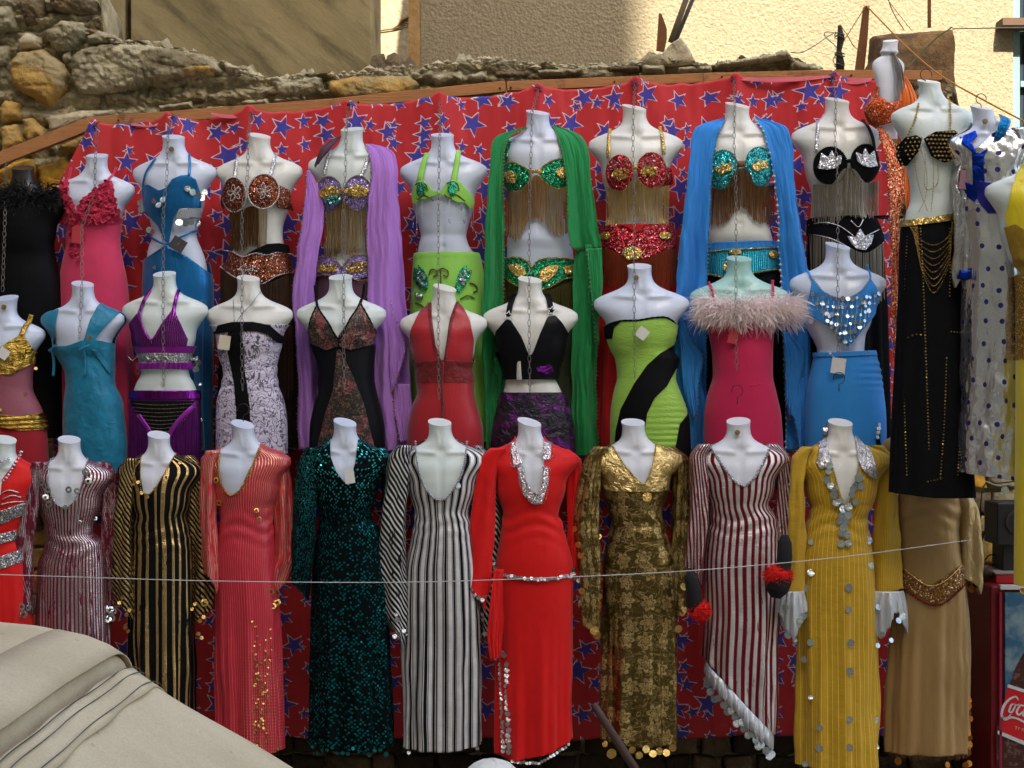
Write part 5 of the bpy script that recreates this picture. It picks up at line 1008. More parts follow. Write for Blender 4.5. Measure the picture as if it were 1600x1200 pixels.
# ---- white patterned tube dress
m = Man(390, 435, YM, 'mannequin in a white and grey patterned strapless dress with black centre panel', 1.0, 1.0, 'cream', neck=-2, group=GM, amp=14, lower=[(562, 346, 432), (580, 352, 430), (600, 349, 432), (630, 341, 442), (660, 340, 446), (710, 340, 447)])
pt_ = NT('grey_squiggle_print'); o_ = pt_.tc(); nz = pt_.noise(o_, 17, 1, .5, dist=2.6); k_ = pt_.step(pt_.math('ABSOLUTE', pt_.math('SUBTRACT', nz, .5)), .03, .055)
pt_.set(col=pt_.mix(k_, C(92, 88, 104), C(214, 206, 226)), rough=.55); pt_.bump(pt_.noise(pt_.mapv(o_, (1, 1, 2.5)), 20, 3), .5, .015)
m.layer('dress', [(300, 500), (330, 508), (480, 508), (480, 708), (300, 708)], pt_.m, 3, nth=140, disp=lambda th, py: .7 * np.sin(py * .35 + th * 2) * np.exp(-((py - 585) / 30) ** 2))
bl2 = m_cloth('black_lycra', (.004, .004, .005, 1), .6, 0)
m.layer('top_band', [(320, 522), (339, 518), (344, 509), (369, 504), (400, 504), (426, 509), (444, 526), (460, 540), (437, 536), (424, 524), (408, 519), (380, 518), (341, 522)], bl2, 5, front=True, dy=2, nth=150)
m.layer('centre_panel', [(361, 518), (383, 518), (386, 545), (387, 575), (392, 605), (396, 634), (398, 708), (375, 708), (375, 640), (371, 601), (360, 552)], bl2, 4.5, front=True, dy=2.5, nth=150)
m.trim('neck_cord', [[(367, 469), (369, 486), (371, 506)], [(409, 456), (398, 474), (382, 492), (374, 506)]], 1.0, m_plain('cord_grey', C(110, 110, 130), .5), 3, bead=2)
m.tag(356, 536, 18, 22, m_plain('tag_cream', (.72, .66, .50, 1), .5), 8)
# ---- black lace
m = Man(533, 433, YM, 'mannequin in a sheer black dress with dark red and gold lace panels', 1.04, 1.0, 'green', neck=-1, group=GM, lower=[(545, 490, 584), (570, 499, 582), (590, 502, 582), (610, 501, 585), (640, 492, 593), (670, 487, 598), (705, 486, 599)])
lc = NT('dark_floral_lace'); o_ = lc.tc(); a1 = lc.noise(o_, 14, 4, .6, dist=1.0); a2 = lc.noise(o_, 60, 4, .7, dist=1.5)
lc.set(col=lc.mix(lc.step(a2, .52, .60), lc.mix(lc.step(a1, .5, .62), (.012, .010, .012, 1), (.20, .03, .045, 1)), lc.mix(lc.step(a1, .4, .6), (.16, .11, .05, 1), (.34, .20, .12, 1))), rough=.5); lc.bump(a2, .3, .006)
blk = m_cloth('sheer_black', (.006, .007, .009, 1), .5, 0)
m.layer('dress', [(440, 541), (486, 538), (515, 548), (531, 530), (533, 528), (552, 546), (582, 538), (640, 541), (640, 703), (440, 703)], blk, 3, nth=130)
m.layer('lace_cup', [(496, 478), (502, 484), (531, 527), (532, 542), (512, 548), (488, 536), (483, 518), (489, 497)], lc.m, 5, front=True, dy=2, nth=160); m.layer('lace_cup', [(565, 472), (572, 484), (586, 510), (590, 523), (582, 540), (552, 548), (534, 542), (532, 527), (550, 500)], lc.m, 5, front=True, dy=2, nth=160)
m.layer('lace_panel', [(530, 547), (535, 547), (556, 590), (572, 630), (589, 703), (498, 703), (510, 650), (524, 610)], lc.m, 4.4, front=True, dy=2.5, nth=150)
m.trim('binding', [[(494, 466), (500, 482), (516, 505), (533, 530), (550, 500), (563, 478), (568, 458)], [(496, 480), (489, 497), (483, 520)], [(566, 476), (580, 500), (590, 522)]], 1.5, bl2, 5); m.ribbon('halter_strap', [(492, 446), (494, 462), (498, 480)], 3, bl2); m.ribbon('halter_strap', [(570, 444), (568, 460), (565, 476)], 3, bl2)
# ---- red sheer halter
m = Man(693, 449, YM, 'mannequin in a sheer red halter dress with lace band under the bust', 1.0, 1.0, 'cream', neck=2, group=GM, bust=25, lower=[(593, 653, 738), (612, 655, 738), (640, 645, 744), (670, 639, 751), (712, 638, 753)])
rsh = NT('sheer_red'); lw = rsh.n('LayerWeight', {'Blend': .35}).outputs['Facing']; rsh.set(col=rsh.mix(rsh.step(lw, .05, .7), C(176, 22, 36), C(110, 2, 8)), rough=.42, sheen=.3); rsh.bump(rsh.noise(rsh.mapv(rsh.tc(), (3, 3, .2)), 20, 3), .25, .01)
rl = m_satin('red_lace', C(120, 8, 16), .6, .0, .6, (1, 1, 1), .4)
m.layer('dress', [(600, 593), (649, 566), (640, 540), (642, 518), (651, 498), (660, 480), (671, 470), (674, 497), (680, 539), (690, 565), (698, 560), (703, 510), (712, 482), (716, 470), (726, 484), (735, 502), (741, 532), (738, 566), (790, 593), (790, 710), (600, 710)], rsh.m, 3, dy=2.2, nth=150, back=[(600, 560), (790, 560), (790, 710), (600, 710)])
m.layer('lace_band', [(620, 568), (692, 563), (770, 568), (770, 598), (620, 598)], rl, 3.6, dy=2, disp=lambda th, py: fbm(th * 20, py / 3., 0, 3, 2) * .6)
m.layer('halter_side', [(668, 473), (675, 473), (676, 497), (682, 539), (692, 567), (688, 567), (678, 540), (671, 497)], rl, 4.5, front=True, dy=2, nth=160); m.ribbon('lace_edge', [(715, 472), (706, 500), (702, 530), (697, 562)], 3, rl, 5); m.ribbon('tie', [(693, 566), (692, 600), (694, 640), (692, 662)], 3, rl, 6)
# ---- black halter two-piece with star rings
m = Man(829, 437, YM, 'mannequin in a black halter top with white star rings above a dark purple velvet skirt', 1.08, 1.0, 'cream', neck=-1, group=GM, bust=26, lower=[(612, 785, 880), (640, 778, 888), (670, 772, 894), (720, 768, 898)])
m.layer('top', [(740, 593), (784, 566), (772, 532), (775, 518), (784, 508), (791, 500), (798, 501), (814, 526), (827, 557), (832, 552), (843, 523), (855, 496), (867, 494), (878, 506), (888, 522), (889, 535), (876, 566), (920, 593)], m_cloth('black_leather_cloth', (.006, .006, .008, 1), .38, 0, .2, .15), 4, dy=2, nth=150, back=[(740, 550), (920, 550), (920, 593), (740, 593)])
m.layer('purple_patch', jag(ell(852, 578, 14, 8), 3, 5, 2), m_foil('purple_velvet_sheen', (.16, .02, .22, 1), .4, .7, 26), 4.6, front=True)
m.ribbon('halter_strap', [(804, 457), (798, 476), (794, 496)], 8, bl2, 4); m.ribbon('halter_strap', [(855, 459), (858, 472), (861, 490)], 8, bl2, 4)
for x, y in ((794, 494), (861, 487)):
    st = [(x + (7.5 if i % 2 == 0 else 3.6) * math.sin(i * math.pi / 5 + .2), y - (7.5 if i % 2 == 0 else 3.6) * math.cos(i * math.pi / 5 + .2)) for i in range(11)]
    p_ = m.pts(st, 8, smooth=False); MB().tube(p_[:-1], .0032, 5, closed=True).build('star_ring', m_plain('white_plastic', (.8, .8, .78, 1), .3), m.root)
m.layer('tag_strip', [(808, 566), (813, 564), (815, 594), (807, 594)], m_beadw, 7, front=True)
pv = NT('crushed_purple_velvet'); o_ = pv.tc(); a1 = pv.noise(o_, 9, 4, .6, dist=1.5); pv.set(col=pv.mix(pv.step(a1, .50, .66), (.010, .004, .016, 1), (.20, .02, .26, 1)), rough=.35, met=pv.math('MULTIPLY', pv.step(a1, .5, .66), .7)); pv.bump(pv.noise(o_, 24, 4, .6, dist=1), .8, .02)
m.layer('skirt', [(700, 613), (960, 613), (960, 718), (700, 718)], pv.m, 3)
# ---- lime and black strapless
m = Man(1002, 416, YM, 'mannequin in a strapless lime green dress with curved black bands', 1.08, 1.0, 'blue', neck=-3, group=GM, amp=14, lower=[(562, 965, 1056), (590, 968, 1052), (610, 963, 1058), (640, 958, 1069), (660, 957, 1072), (712, 957, 1074)])
lmm = m_satin('lime_lycra', C(164, 214, 84, .9), .42, .08, .25, (1, 1, 2.5), .12)
m.layer('dress', [(900, 512), (950, 507), (960, 503), (994, 502), (1019, 498), (1039, 498), (1058, 509), (1110, 512), (1110, 710), (900, 710)], lmm, 3, dy=2.2, nth=140, disp=lambda th, py: .8 * np.sin(py * .7) * np.clip((py - 600) / 60, 0, 1) * np.clip((1 + np.cos(th)) / 2, 0, 1))
m.layer('black_band', [(1080, 530), (1057, 537), (1028, 553), (1008, 571), (988, 600), (968, 639), (961, 673), (958, 712), (990, 712), (1004, 672), (1008, 645), (1019, 622), (1039, 603), (1054, 577), (1080, 565)], bl2, 4.6, front=True, dy=2, nth=150)
m.layer('black_band', [(1090, 640), (1073, 646), (1059, 662), (1049, 712), (1100, 712)], bl2, 4.6, front=True, dy=2, nth=150); m.layer('black_band', [(940, 512), (952, 505), (962, 502), (968, 504), (958, 512), (955, 530), (940, 530)], bl2, 4.6, front=True, dy=2, nth=150)
m.trim('binding', [[(956, 506), (966, 503), (994, 502), (1019, 498), (1039, 498), (1054, 508), (1056, 530)]], 1.6, bl2, 4)
m.tag(1000, 522, 17, 17, m_plain('tag_white', (.75, .75, .72, 1), .5), 38, 8)
# ---- pink dress with feathers on a mint torso
m = Man(1155, 404, YM, 'mint green mannequin in a crimson pink dress with a pale pink feather collar', 1.12, 1.06, 'mint', neck=0, group=GM, lower=[(500, 1104, 1208), (560, 1117, 1203), (585, 1118, 1203), (615, 1110, 1209), (650, 1104, 1216), (712, 1103, 1220)])
cr = m_cloth('crimson_jersey', C(200, 28, 82, .95), .65, .4, .1, .2)
m.layer('dress', [(1060, 488), (1260, 488), (1260, 710), (1060, 710)], cr, 3, nth=130)
m.ribbon('strap', [(1107, 440), (1110, 452), (1113, 476)], 3, cr); m.ribbon('strap', [(1206, 438), (1204, 452), (1202, 476)], 3, cr)
b = MB(); r3 = random.Random(5)
for i in range(5200):
    u = r3.uniform(0, 1); x = 1090 + 150 * u; yc = 474 + 9 * math.sin(u * math.pi) + (1 - math.sin(u * math.pi)) * 8; y = yc + r3.gauss(0, 9); p0 = m.L().pt(min(1208, max(1104, x)), y, 3); p0[0] = (x - 800) / m.S
    side = (u - .5) * 2; d_ = np.array([side * .8 + r3.gauss(0, .55), -abs(r3.gauss(.6, .4)), r3.gauss(-.25, .7)]); d_ /= np.linalg.norm(d_); L_ = r3.uniform(.035, .095); bend = np.array([r3.gauss(0, .3), 0, -.5]) * L_ * .5
    pts_ = np.stack([p0 + d_ * L_ * t_ + bend * t_ * t_ for t_ in (0, .4, .75, 1)]); sd = np.cross(d_, [r3.gauss(0, 1), r3.gauss(0, 1), r3.gauss(0, 1)]); sd /= np.linalg.norm(sd) + 1e-9; wv = (.0004, .0010, .0009, .0002) if r3.random() < .88 else (.001, .0055, .005, .0004)
    V = np.concatenate([np.stack([q - sd * w_, q + sd * w_]) for q, w_ in zip(pts_, wv)]); b.add(V, [(2 * k, 2 * k + 1, 2 * k + 3, 2 * k + 2) for k in range(3)])
b.build('feather_collar', m_cloth('pale_pink_feather', (1.0, .90, .88, 1), .8, .3, .03, .05, thin=.5), m.root)['kind'] = 'stuff'
m.tag(1141, 526, 15, 24, m_plain('tag_red_card', C(196, 60, 70), .6), 14)
m.trim('seam', [[(1166, 603), (1182, 600), (1197, 597)]], .9, cr, 3.4)
# ---- blue top with coin drops
m = Man(1309, 384, YM, 'mannequin in a blue triangle top with silver coin drops and blue skirt', 1.08, 1.1, 'blue', neck=0, group=GM, bust=25, lower=[(548, 1276, 1362), (575, 1272, 1370), (610, 1265, 1375), (650, 1263, 1379), (706, 1263, 1380)])
bs = m_cloth('sky_blue_jersey', C(48, 144, 222, 1.0), .6, .3, .1, .25)
pl = [(1266, 436), (1272, 446), (1282, 458), (1296, 465), (1312, 468), (1326, 464), (1338, 456), (1346, 446), (1354, 436), (1364, 452), (1372, 470), (1368, 486), (1356, 500), (1338, 520), (1327, 535), (1317, 543), (1306, 530), (1294, 515), (1275, 502), (1262, 494), (1258, 474)]
tp = m.layer('top', pl, bs, 4.5, front=True, dy=2, nth=150)
cs = []
for j in range(6):
    for i in range(15 - j * 2): cs.append((1266 + j * 6.4 + i * 7.2 + rnd.uniform(-1, 1), 462 + j * 13 + 8 * math.sin(i / (14 - j * 2) * math.pi) + rnd.uniform(-2, 2), rnd.uniform(2.2, 4)))
cs = [q for q in cs if poly_sdf(pl, np.array([q[0]]), np.array([q[1]]))[0] > -4]
m.discs('coin', cs, 3, m_iri, 7, single=True, parent=tp)
b = MB()
for q in cs:
    p_ = m.L().pt(q[0], q[1] + 5, 7); b.tube([p_ + np.array([0, 0, .006]), p_ - np.array([0, 0, .018])], .0014, 4)
o = b.build('bugle_drop', m_beadw, tp); o['kind'] = 'stuff'
m.trim('neckline_beads', [[(1266, 436), (1282, 458), (1310, 468), (1338, 456), (1354, 436)]], 1.8, m_silver, 6, bead=3.6, parent=tp); strip_discs(m, 'coin', [(1264, 502, 5), (1341, 475, 4.5), (1309, 478, 4), (1290, 495, 4)], 4, m_silver, parent=tp)
m.ribbon('strap', [(1261, 422), (1264, 434), (1267, 442)], 2, bs); m.ribbon('strap', [(1353, 414), (1355, 426), (1354, 438)], 2, bs)
m.layer('skirt', [(1200, 552), (1300, 552), (1420, 546), (1420, 706), (1370, 706), (1366, 660), (1357, 706), (1296, 706), (1285, 664), (1276, 706), (1200, 706)], bs, 3, dy=2.5, nth=130, back=[(1200, 552), (1420, 552), (1420, 706), (1200, 706)], disp=lambda th, py: .7 * np.sin(py * .6) * np.exp(-((py - 585) / 22) ** 2) * np.clip(np.cos(th), 0, 1) * 1.6)
m.layer('waistband', [(1200, 550), (1300, 551), (1420, 545), (1420, 553), (1300, 558), (1200, 557)], bs, 4.6, dy=1.6)
strip_discs(m, 'silver_bead', [(1284, 664, 3), (1284, 670, 4), (1284, 676, 3), (1366, 662, 3), (1365, 668, 4), (1364, 675, 3.5), (1363, 682, 3)], 3, m_silver)
m.tag(1302, 572, 22, 24, m_plain('tag_white', (.75, .75, .72, 1), .5), 8, 8, (1292, 553)); strip_discs(m, 'safety_pin', [(1292, 552, 2.5), (1349, 552, 2.5)], 2.5, m_silver)
# ================================================================== the bottom row: long dresses
GB = 'long sleeved dresses in the bottom row'
def full(m, neck, mat, bottom, off=3, hem=None, folds=2.4, fy=880, **k):
    """long dress: neckline cut out of the front, loose folds below the hips"""
    hm = hem or [(m.cx + 130, bottom), (m.cx - 130, bottom)]
    poly = [(m.cx - 130, neck[0][1] - 25), (neck[0][0] - 1, neck[0][1] - 25)] + list(neck) + [(neck[-1][0] + 1, neck[-1][1] - 25), (m.cx + 130, neck[-1][1] - 25)] + hm
    top = neck[0][1] - 3; back = [(m.cx - 130, top), (m.cx + 130, top)] + hm
    y1_ = max(q[1] for q in hm)
    fd = lambda th, py: folds * np.clip((py - fy) / 160, 0, 1) * (np.sin(th * 8 + m.cx) + .6 * np.sin(th * 13 + 1 + (py - fy) / 120.) + .4 * np.sin(th * 21 + m.cx)) + np.clip((py - fy + 40) / 200, 0, 1) * 3.2 * fbm(th * 1.6 + m.cx, py / 110., 0, int(m.cx), 3) + .9 * np.sin(py * .28 + np.sin(th * 3 + m.cx) * 2.4) * np.exp(-((py - m.cy - 158) / 26) ** 2)
    return m.layer('dress', poly, mat, off, dy=2.6, nth=176, back=back, disp=fd, **k)
def neckline(m, neck, r, mat, bead=None, off=5, n='neckline_trim'): return m.trim(n, [neck], r, mat, off, bead=bead)
ringm = m_iri
# ---- 0 red and silver, cut by the left edge
m = Man(3, 686, YB, 'mannequin in a red dress with curved silver bands at the left edge, bottom row', 1.0, 1.0, 'green', neck=5, group=GB, lower=[(830, -36, 38), (860, -40, 44), (900, -46, 50), (1000, -48, 52, 36), (1180, -50, 54, 38)])
rd = m_cloth('red_knit', C(226, 20, 18, .95), .6, .3, .1, .2); ss = m_sequin('silver_band_sequins', (.55, .56, .58, 1), (.10, .10, .11, 1), 260, .8, .3)
full(m, [(-22, 716), (-10, 745), (4, 760), (26, 726), (34, 704)], rd, 1180)
for pl in ([(-40, 800), (0, 800), (50, 782), (50, 800), (0, 822), (-40, 822)], [(-50, 832), (0, 834), (50, 822), (50, 836), (0, 850), (-50, 850)], [(-50, 872), (0, 870), (50, 852), (50, 872), (0, 890), (-50, 892)]): m.layer('silver_band', pl, ss, 4.5, front=True, dy=2)
m.trim('neckline_trim', [[(36, 706), (30, 722), (20, 744), (4, 760)], [(20, 716), (10, 720), (0, 724)]], 3, m_silver, 6, bead=5); m.trim('silver_line', [[(10, 770), (24, 764), (40, 768)], [(14, 778), (30, 772), (44, 776)], [(12, 786), (30, 782), (46, 782)]], 1.2, m_silver, 5); m.tag(6, 758, 16, 24, m_plain('tag_white', (.75, .75, .72, 1)), 4)
# ---- 1 mauve metallic
m = Man(110, 687, YB, 'mannequin in a mauve dress with silver foil streaks and silver rings', .97, 1.0, 'cool', neck=-2, group=GB, lower=[(847, 74, 160), (884, 62, 165), (934, 60, 167), (1000, 60, 169, 36), (1180, 60, 170, 38)])
mv = m_stripe('mauve_lurex', C(112, 34, 54), (.85, .78, .80, 1), 58, .5, .5, .24, .5, .25, 0, 1, .25)
nk = [(80, 717), (82, 742), (87, 766), (97, 785), (110, 790), (122, 784), (133, 764), (138, 740), (140, 716)]
full(m, nk, mv, 1180); neckline(m, nk, 1.6, m_silver, 3)
mvs = m_stripe('mauve_lurex_sleeve', C(112, 34, 54), (.85, .78, .80, 1), 40, .5, .5, .24, .6, .8, 26, 1, .25)
for rw, sd in (([(722, 50, 74), (740, 44, 70), (770, 38, 64), (800, 32, 58), (850, 26, 52), (900, 19, 50), (940, 14, 52)], 1), ([(722, 146, 170), (740, 154, 180), (770, 158, 181), (830, 160, 181), (880, 162, 184), (945, 160, 185)], 2)):
    o, lf = m.sleeve(rw, mvs, seed=sd)
    y = rw[-1][0]; xa = rw[-1][1]; xb = rw[-1][2]
    m.discs('silver_ring', [(xa + 8, y + 2, 4), (xa + (xb - xa) * .62, y + 6, 6), (xa + (xb - xa) * .72, y + 18, 6.5), (xa + (xb - xa) * .5, y + 20, 6), (xb - 4, y + 8, 5)], 5, ringm, 3, loft=lf, parent=o, hole=.45, single=True)
m.discs('silver_ring', [(68, 737), (72, 752), (83, 763), (79, 775), (85, 786), (117, 763), (130, 765), (141, 736), (146, 750), (133, 813, 3), (152, 809, 3.5), (112, 790, 4)], 5.6, ringm, 6, single=True, hole=.42, tilt=.3); m.trim('pocket_edge', [[(131, 790), (132, 812), (150, 812)], [(131, 790), (150, 791)]], .9, m_silver, 4, bead=2.4)
# ---- 2 black and gold stripes
m = Man(250, 680, YB, 'mannequin in a black dress with wavy gold stripes, dark gold coins on the cuffs', .96, 1.02, 'cool', neck=-2, group=GB, lower=[(824, 206, 294), (860, 206, 299), (906, 205, 300), (1000, 206, 300, 36), (1150, 206, 300, 38)])
bgd = m_stripe('black_gold_stripes', (.004, .004, .004, 1), (.90, .62, .26, 1), 24, .30, 1.2, .25, .5, .15, 0, 1)
nk = [(223, 716), (225, 742), (230, 768), (240, 770), (250, 760), (264, 735), (277, 708)]
full(m, nk, bgd, 1150); neckline(m, nk, 1.5, m_gold, 3.2)
bgs = m_stripe('black_gold_sleeve', (.004, .004, .004, 1), (.80, .56, .22, 1), 14, .45, .4, .25, .5, .3, 34, 1)
for rw, sd in (([(716, 196, 216), (735, 188, 210), (770, 183, 208), (830, 181, 206), (900, 182, 210), (950, 188, 210)], 3), ([(712, 284, 304), (735, 294, 318), (770, 295, 322), (830, 296, 328), (900, 297, 334), (960, 300, 326)], 4)):
    o, lf = m.sleeve(rw, bgs, seed=sd, depth=17)
    y = rw[-1][0]; xa = rw[-1][1]; xb = rw[-1][2]
    m.discs('gold_coin', [(xa + (xb - xa) * f, y + dy_, r_) for f, dy_, r_ in ((.1, -10, 3), (.6, 8, 3.4), (.8, 2, 3.4), (.5, 28, 3.5), (.7, 34, 3.2), (.3, -18, 3), (.95, -22, 3))], 4, m_gold, 3, loft=lf, parent=o, single=True)
m.discs('gold_ring', [(322, 940, 6)], 6, m_gold, 3, single=True, hole=.5); m.discs('gold_coin', [(228, 768, 3), (238, 774, 3), (222, 752, 3), (286, 722, 3), (250, 762, 3), (215, 755, 2.6)], 3, m_gold, 6, single=True)
# ---- 3 coral
m = Man(384, 664, YB, 'mannequin in a coral pink pleated dress with gold neckline', 1.0, 1.0, 'blue', neck=-5, group=GB, lower=[(815, 346, 424), (833, 344, 425), (880, 339, 427), (950, 341, 432), (1100, 344, 436, 36), (1172, 345, 438, 38)])
co = NT('coral_pleats'); u_ = co.sep(co.tc('UV')); o_ = co.tc(); x_ = co.math('MULTIPLY', u_[0], 84); st_ = co.step(co.math('ABSOLUTE', co.math('SUBTRACT', co.math('FRACT', x_), .5)), .18, .08)
nn_ = co.noise(co.mapv(o_, (1, 1, .5)), 5, 3); hi = co.math('MULTIPLY', st_, co.step(co.math('ADD', u_[1], co.math('MULTIPLY', nn_, .8)), 1.75, 2.1)); lo = co.math('MULTIPLY', co.math('MULTIPLY', st_, co.step(co.math('SINE', co.math('MULTIPLY', u_[1], 420)), 0, .5)), co.step(u_[1], .95, .6)); xo = co.sep(o_)[0]; lo = co.math('MULTIPLY', lo, co.step(co.math('ADD', xo, co.math('MULTIPLY', nn_, .16)), .02, .16)); mk = co.math('MAXIMUM', hi, lo)
co.set(col=co.mix(mk, co.mix(st_, C(190, 40, 60), C(232, 84, 90)), (.92, .55, .36, 1)), met=co.math('MULTIPLY', mk, .95), rough=.32); co.bump(co.math('ADD', st_, co.noise(o_, 20, 3)), .5, .008)
nk = [(346, 706), (346, 735), (352, 758), (366, 772), (378, 766), (390, 745), (400, 722), (408, 700)]
full(m, nk, co.m, 1172, hem=[(470, 1164), (430, 1170), (300, 1172)]); neckline(m, nk, 2.0, m_goldseq, 2.8); neckline(m, [(x - 3 if x < 370 else x + 3, y + 2) for x, y in nk], 1.2, m_gold, 3)
cs_ = m_stripe('coral_foil_sleeve', C(214, 56, 68), (.92, .60, .46, 1), 26, .5, .4, .3, .5, .5, 0, .9, .2)
for rw, sd in (([(704, 322, 344), (724, 316, 338), (760, 315, 336), (810, 318, 336), (862, 322, 338), (905, 330, 340)], 5), ([(704, 418, 440), (724, 426, 450), (770, 428, 454), (830, 431, 457), (868, 430, 458), (890, 424, 450), (922, 424, 438)], 6)): m.sleeve(rw, cs_, seed=sd)
m.discs('gold_ring', [(342, 749, 5), (346, 784, 5), (406, 795, 4), (410, 808, 4), (427, 921, 6), (436, 939, 5.5), (430, 944, 5), (434, 1164, 5.5)], 5, m_gold, 8, single=True, hole=.5, tilt=.3)
m.discs('gold_stud', [(402 + rnd.uniform(-2, 32) - (1 - f) * 4, 960 + f * 200, rnd.uniform(1.2, 2.2)) for f in [rnd.random() ** .7 for _ in range(150)]], 2, m_gold, 4.2, k=6)['kind'] = 'stuff'
# ---- 4 teal sequins on black
m = Man(540, 660, YB, 'mannequin in a black dress covered in teal sequins, with collar and white tag', 1.0, 1.02, 'blue', neck=-1, group=GB, lower=[(824, 500, 590), (860, 494, 598), (905, 490, 603), (1000, 490, 606, 36), (1168, 487, 611, 38)])
ts = NT('teal_sequin_cloth'); uvx = ts.mapv(ts.tc('UV'), (74, 68, 1), rot=(0, 0, R(45))); vv = ts.vor(uvx, 1.0, rand=.38, dim='2D'); nb = ts.noise(ts.tc(), 7, 3); cv = ts.sep(vv.outputs['Color']); dd_ = ts.math('MULTIPLY', ts.step(vv.outputs['Distance'], .34, .26), ts.math('LESS_THAN', cv[2], ts.math('ADD', ts.math('MULTIPLY', nb, 1.1), .02)))
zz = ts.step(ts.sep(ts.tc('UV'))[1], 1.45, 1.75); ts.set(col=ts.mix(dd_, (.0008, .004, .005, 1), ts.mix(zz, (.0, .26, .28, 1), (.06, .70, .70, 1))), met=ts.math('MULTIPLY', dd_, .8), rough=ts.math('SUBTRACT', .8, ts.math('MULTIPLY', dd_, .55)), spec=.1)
g_ = ts.n('NewGeometry').outputs['Normal']; vm_ = ts.n('VectorMath', operation='SUBTRACT'); ts.put(vm_.inputs[0], vv.outputs['Color']); vm_.inputs[1].default_value = (.5, .5, .5); vs_ = ts.n('VectorMath', operation='SCALE'); ts.put(vs_.inputs[0], vm_); ts.put(vs_.inputs['Scale'], ts.math('MULTIPLY', dd_, 1.0)); va_ = ts.n('VectorMath', operation='ADD'); ts.put(va_.inputs[0], vs_); ts.put(va_.inputs[1], g_); vn_ = ts.n('VectorMath', operation='NORMALIZE'); ts.put(vn_.inputs[0], va_); ts.t.links.new(vn_.outputs[0], ts.b.inputs['Normal'])
nk = [(517, 690), (518, 712), (526, 732), (540, 750), (549, 757), (554, 742), (559, 722), (562, 690)]
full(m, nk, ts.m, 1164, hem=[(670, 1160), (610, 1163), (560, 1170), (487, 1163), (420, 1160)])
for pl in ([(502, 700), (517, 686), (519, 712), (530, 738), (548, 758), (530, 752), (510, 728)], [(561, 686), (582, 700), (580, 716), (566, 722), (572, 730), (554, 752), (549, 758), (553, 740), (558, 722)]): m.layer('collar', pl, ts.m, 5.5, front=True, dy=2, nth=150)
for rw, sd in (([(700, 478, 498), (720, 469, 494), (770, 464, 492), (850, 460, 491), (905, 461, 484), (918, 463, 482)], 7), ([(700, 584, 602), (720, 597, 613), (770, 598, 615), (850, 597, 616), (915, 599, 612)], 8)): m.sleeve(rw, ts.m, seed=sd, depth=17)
m.tag(550, 741, 15, 24, m_plain('tag_white', (.75, .75, .72, 1)), -8)
m.discs('teal_sequin', [(490 + i * 8.2, 1164 + 4 * math.sin(i * 1.3) + i % 2 * 4, 3) for i in range(15)] + [(466 + i * 5, 918 + i % 2 * 5, 3) for i in range(4)] + [(486, 1160, 4), (605, 1172, 4)], 3, m_foil('teal_foil', (.03, .30, .32, 1), .2, .2, 40), 4, single=True)
# ---- 5 black and white stripes
m = Man(690, 660, YB, 'mannequin in a black and silver white vertical striped dress with V neck', 1.03, 1.0, 'green', neck=-3, group=GB, lower=[(815, 650, 734), (840, 646, 738), (892, 636, 745), (1000, 634, 748, 36), (1168, 632, 749, 38)])
bw_ = m_stripe('black_white_stripes', (.004, .004, .005, 1), (.95, .95, .95, 1), 26, .44, .8, .38, .35, .0, 0, .3, .0, None, .2, fine=3)
nk = [(649, 690), (652, 712), (659, 744), (670, 766), (684, 778), (696, 777), (708, 764), (721, 742), (728, 712), (730, 690)]
full(m, nk, bw_, 1168, hem=[(820, 1160), (749, 1160), (690, 1170), (632, 1166), (560, 1160)]); neckline(m, nk, 2.3, m_silseq, 3.4)
bws = m_stripe('striped_sleeve', (.004, .004, .005, 1), (.92, .92, .90, 1), 16, .42, .3, .35, .35, .2, 30, .7)
for rw, sd in (([(696, 622, 644), (716, 606, 640), (760, 602, 638), (830, 596, 633), (880, 596, 632), (930, 600, 634), (968, 608, 634), (990, 620, 632)], 9), ([(696, 740, 752), (716, 744, 768), (760, 746, 778), (830, 750, 786), (900, 746, 784), (960, 750, 776), (985, 754, 768)], 10)):
    o, lf = m.sleeve(rw, bws, seed=sd, dY=-.05 if sd == 9 else .05, depth=19); x_ = rw[-1][1]; m.discs('silver_coin', [(x_, 958, 3), (x_ + 2, 966, 4), (x_ + 4, 988, 4), (x_ + 12, 984, 3.5), (x_ - 2, 992, 4), (x_ + 16, 990, 3)], 4, m_silver, 3, loft=lf, parent=o, single=True)
m.discs('silver_coin', [(717, 757, 4.5), (636, 1164, 3), (640, 1172, 3), (744, 1156, 3), (746, 1164, 3)], 4, m_silver, 5, single=True)
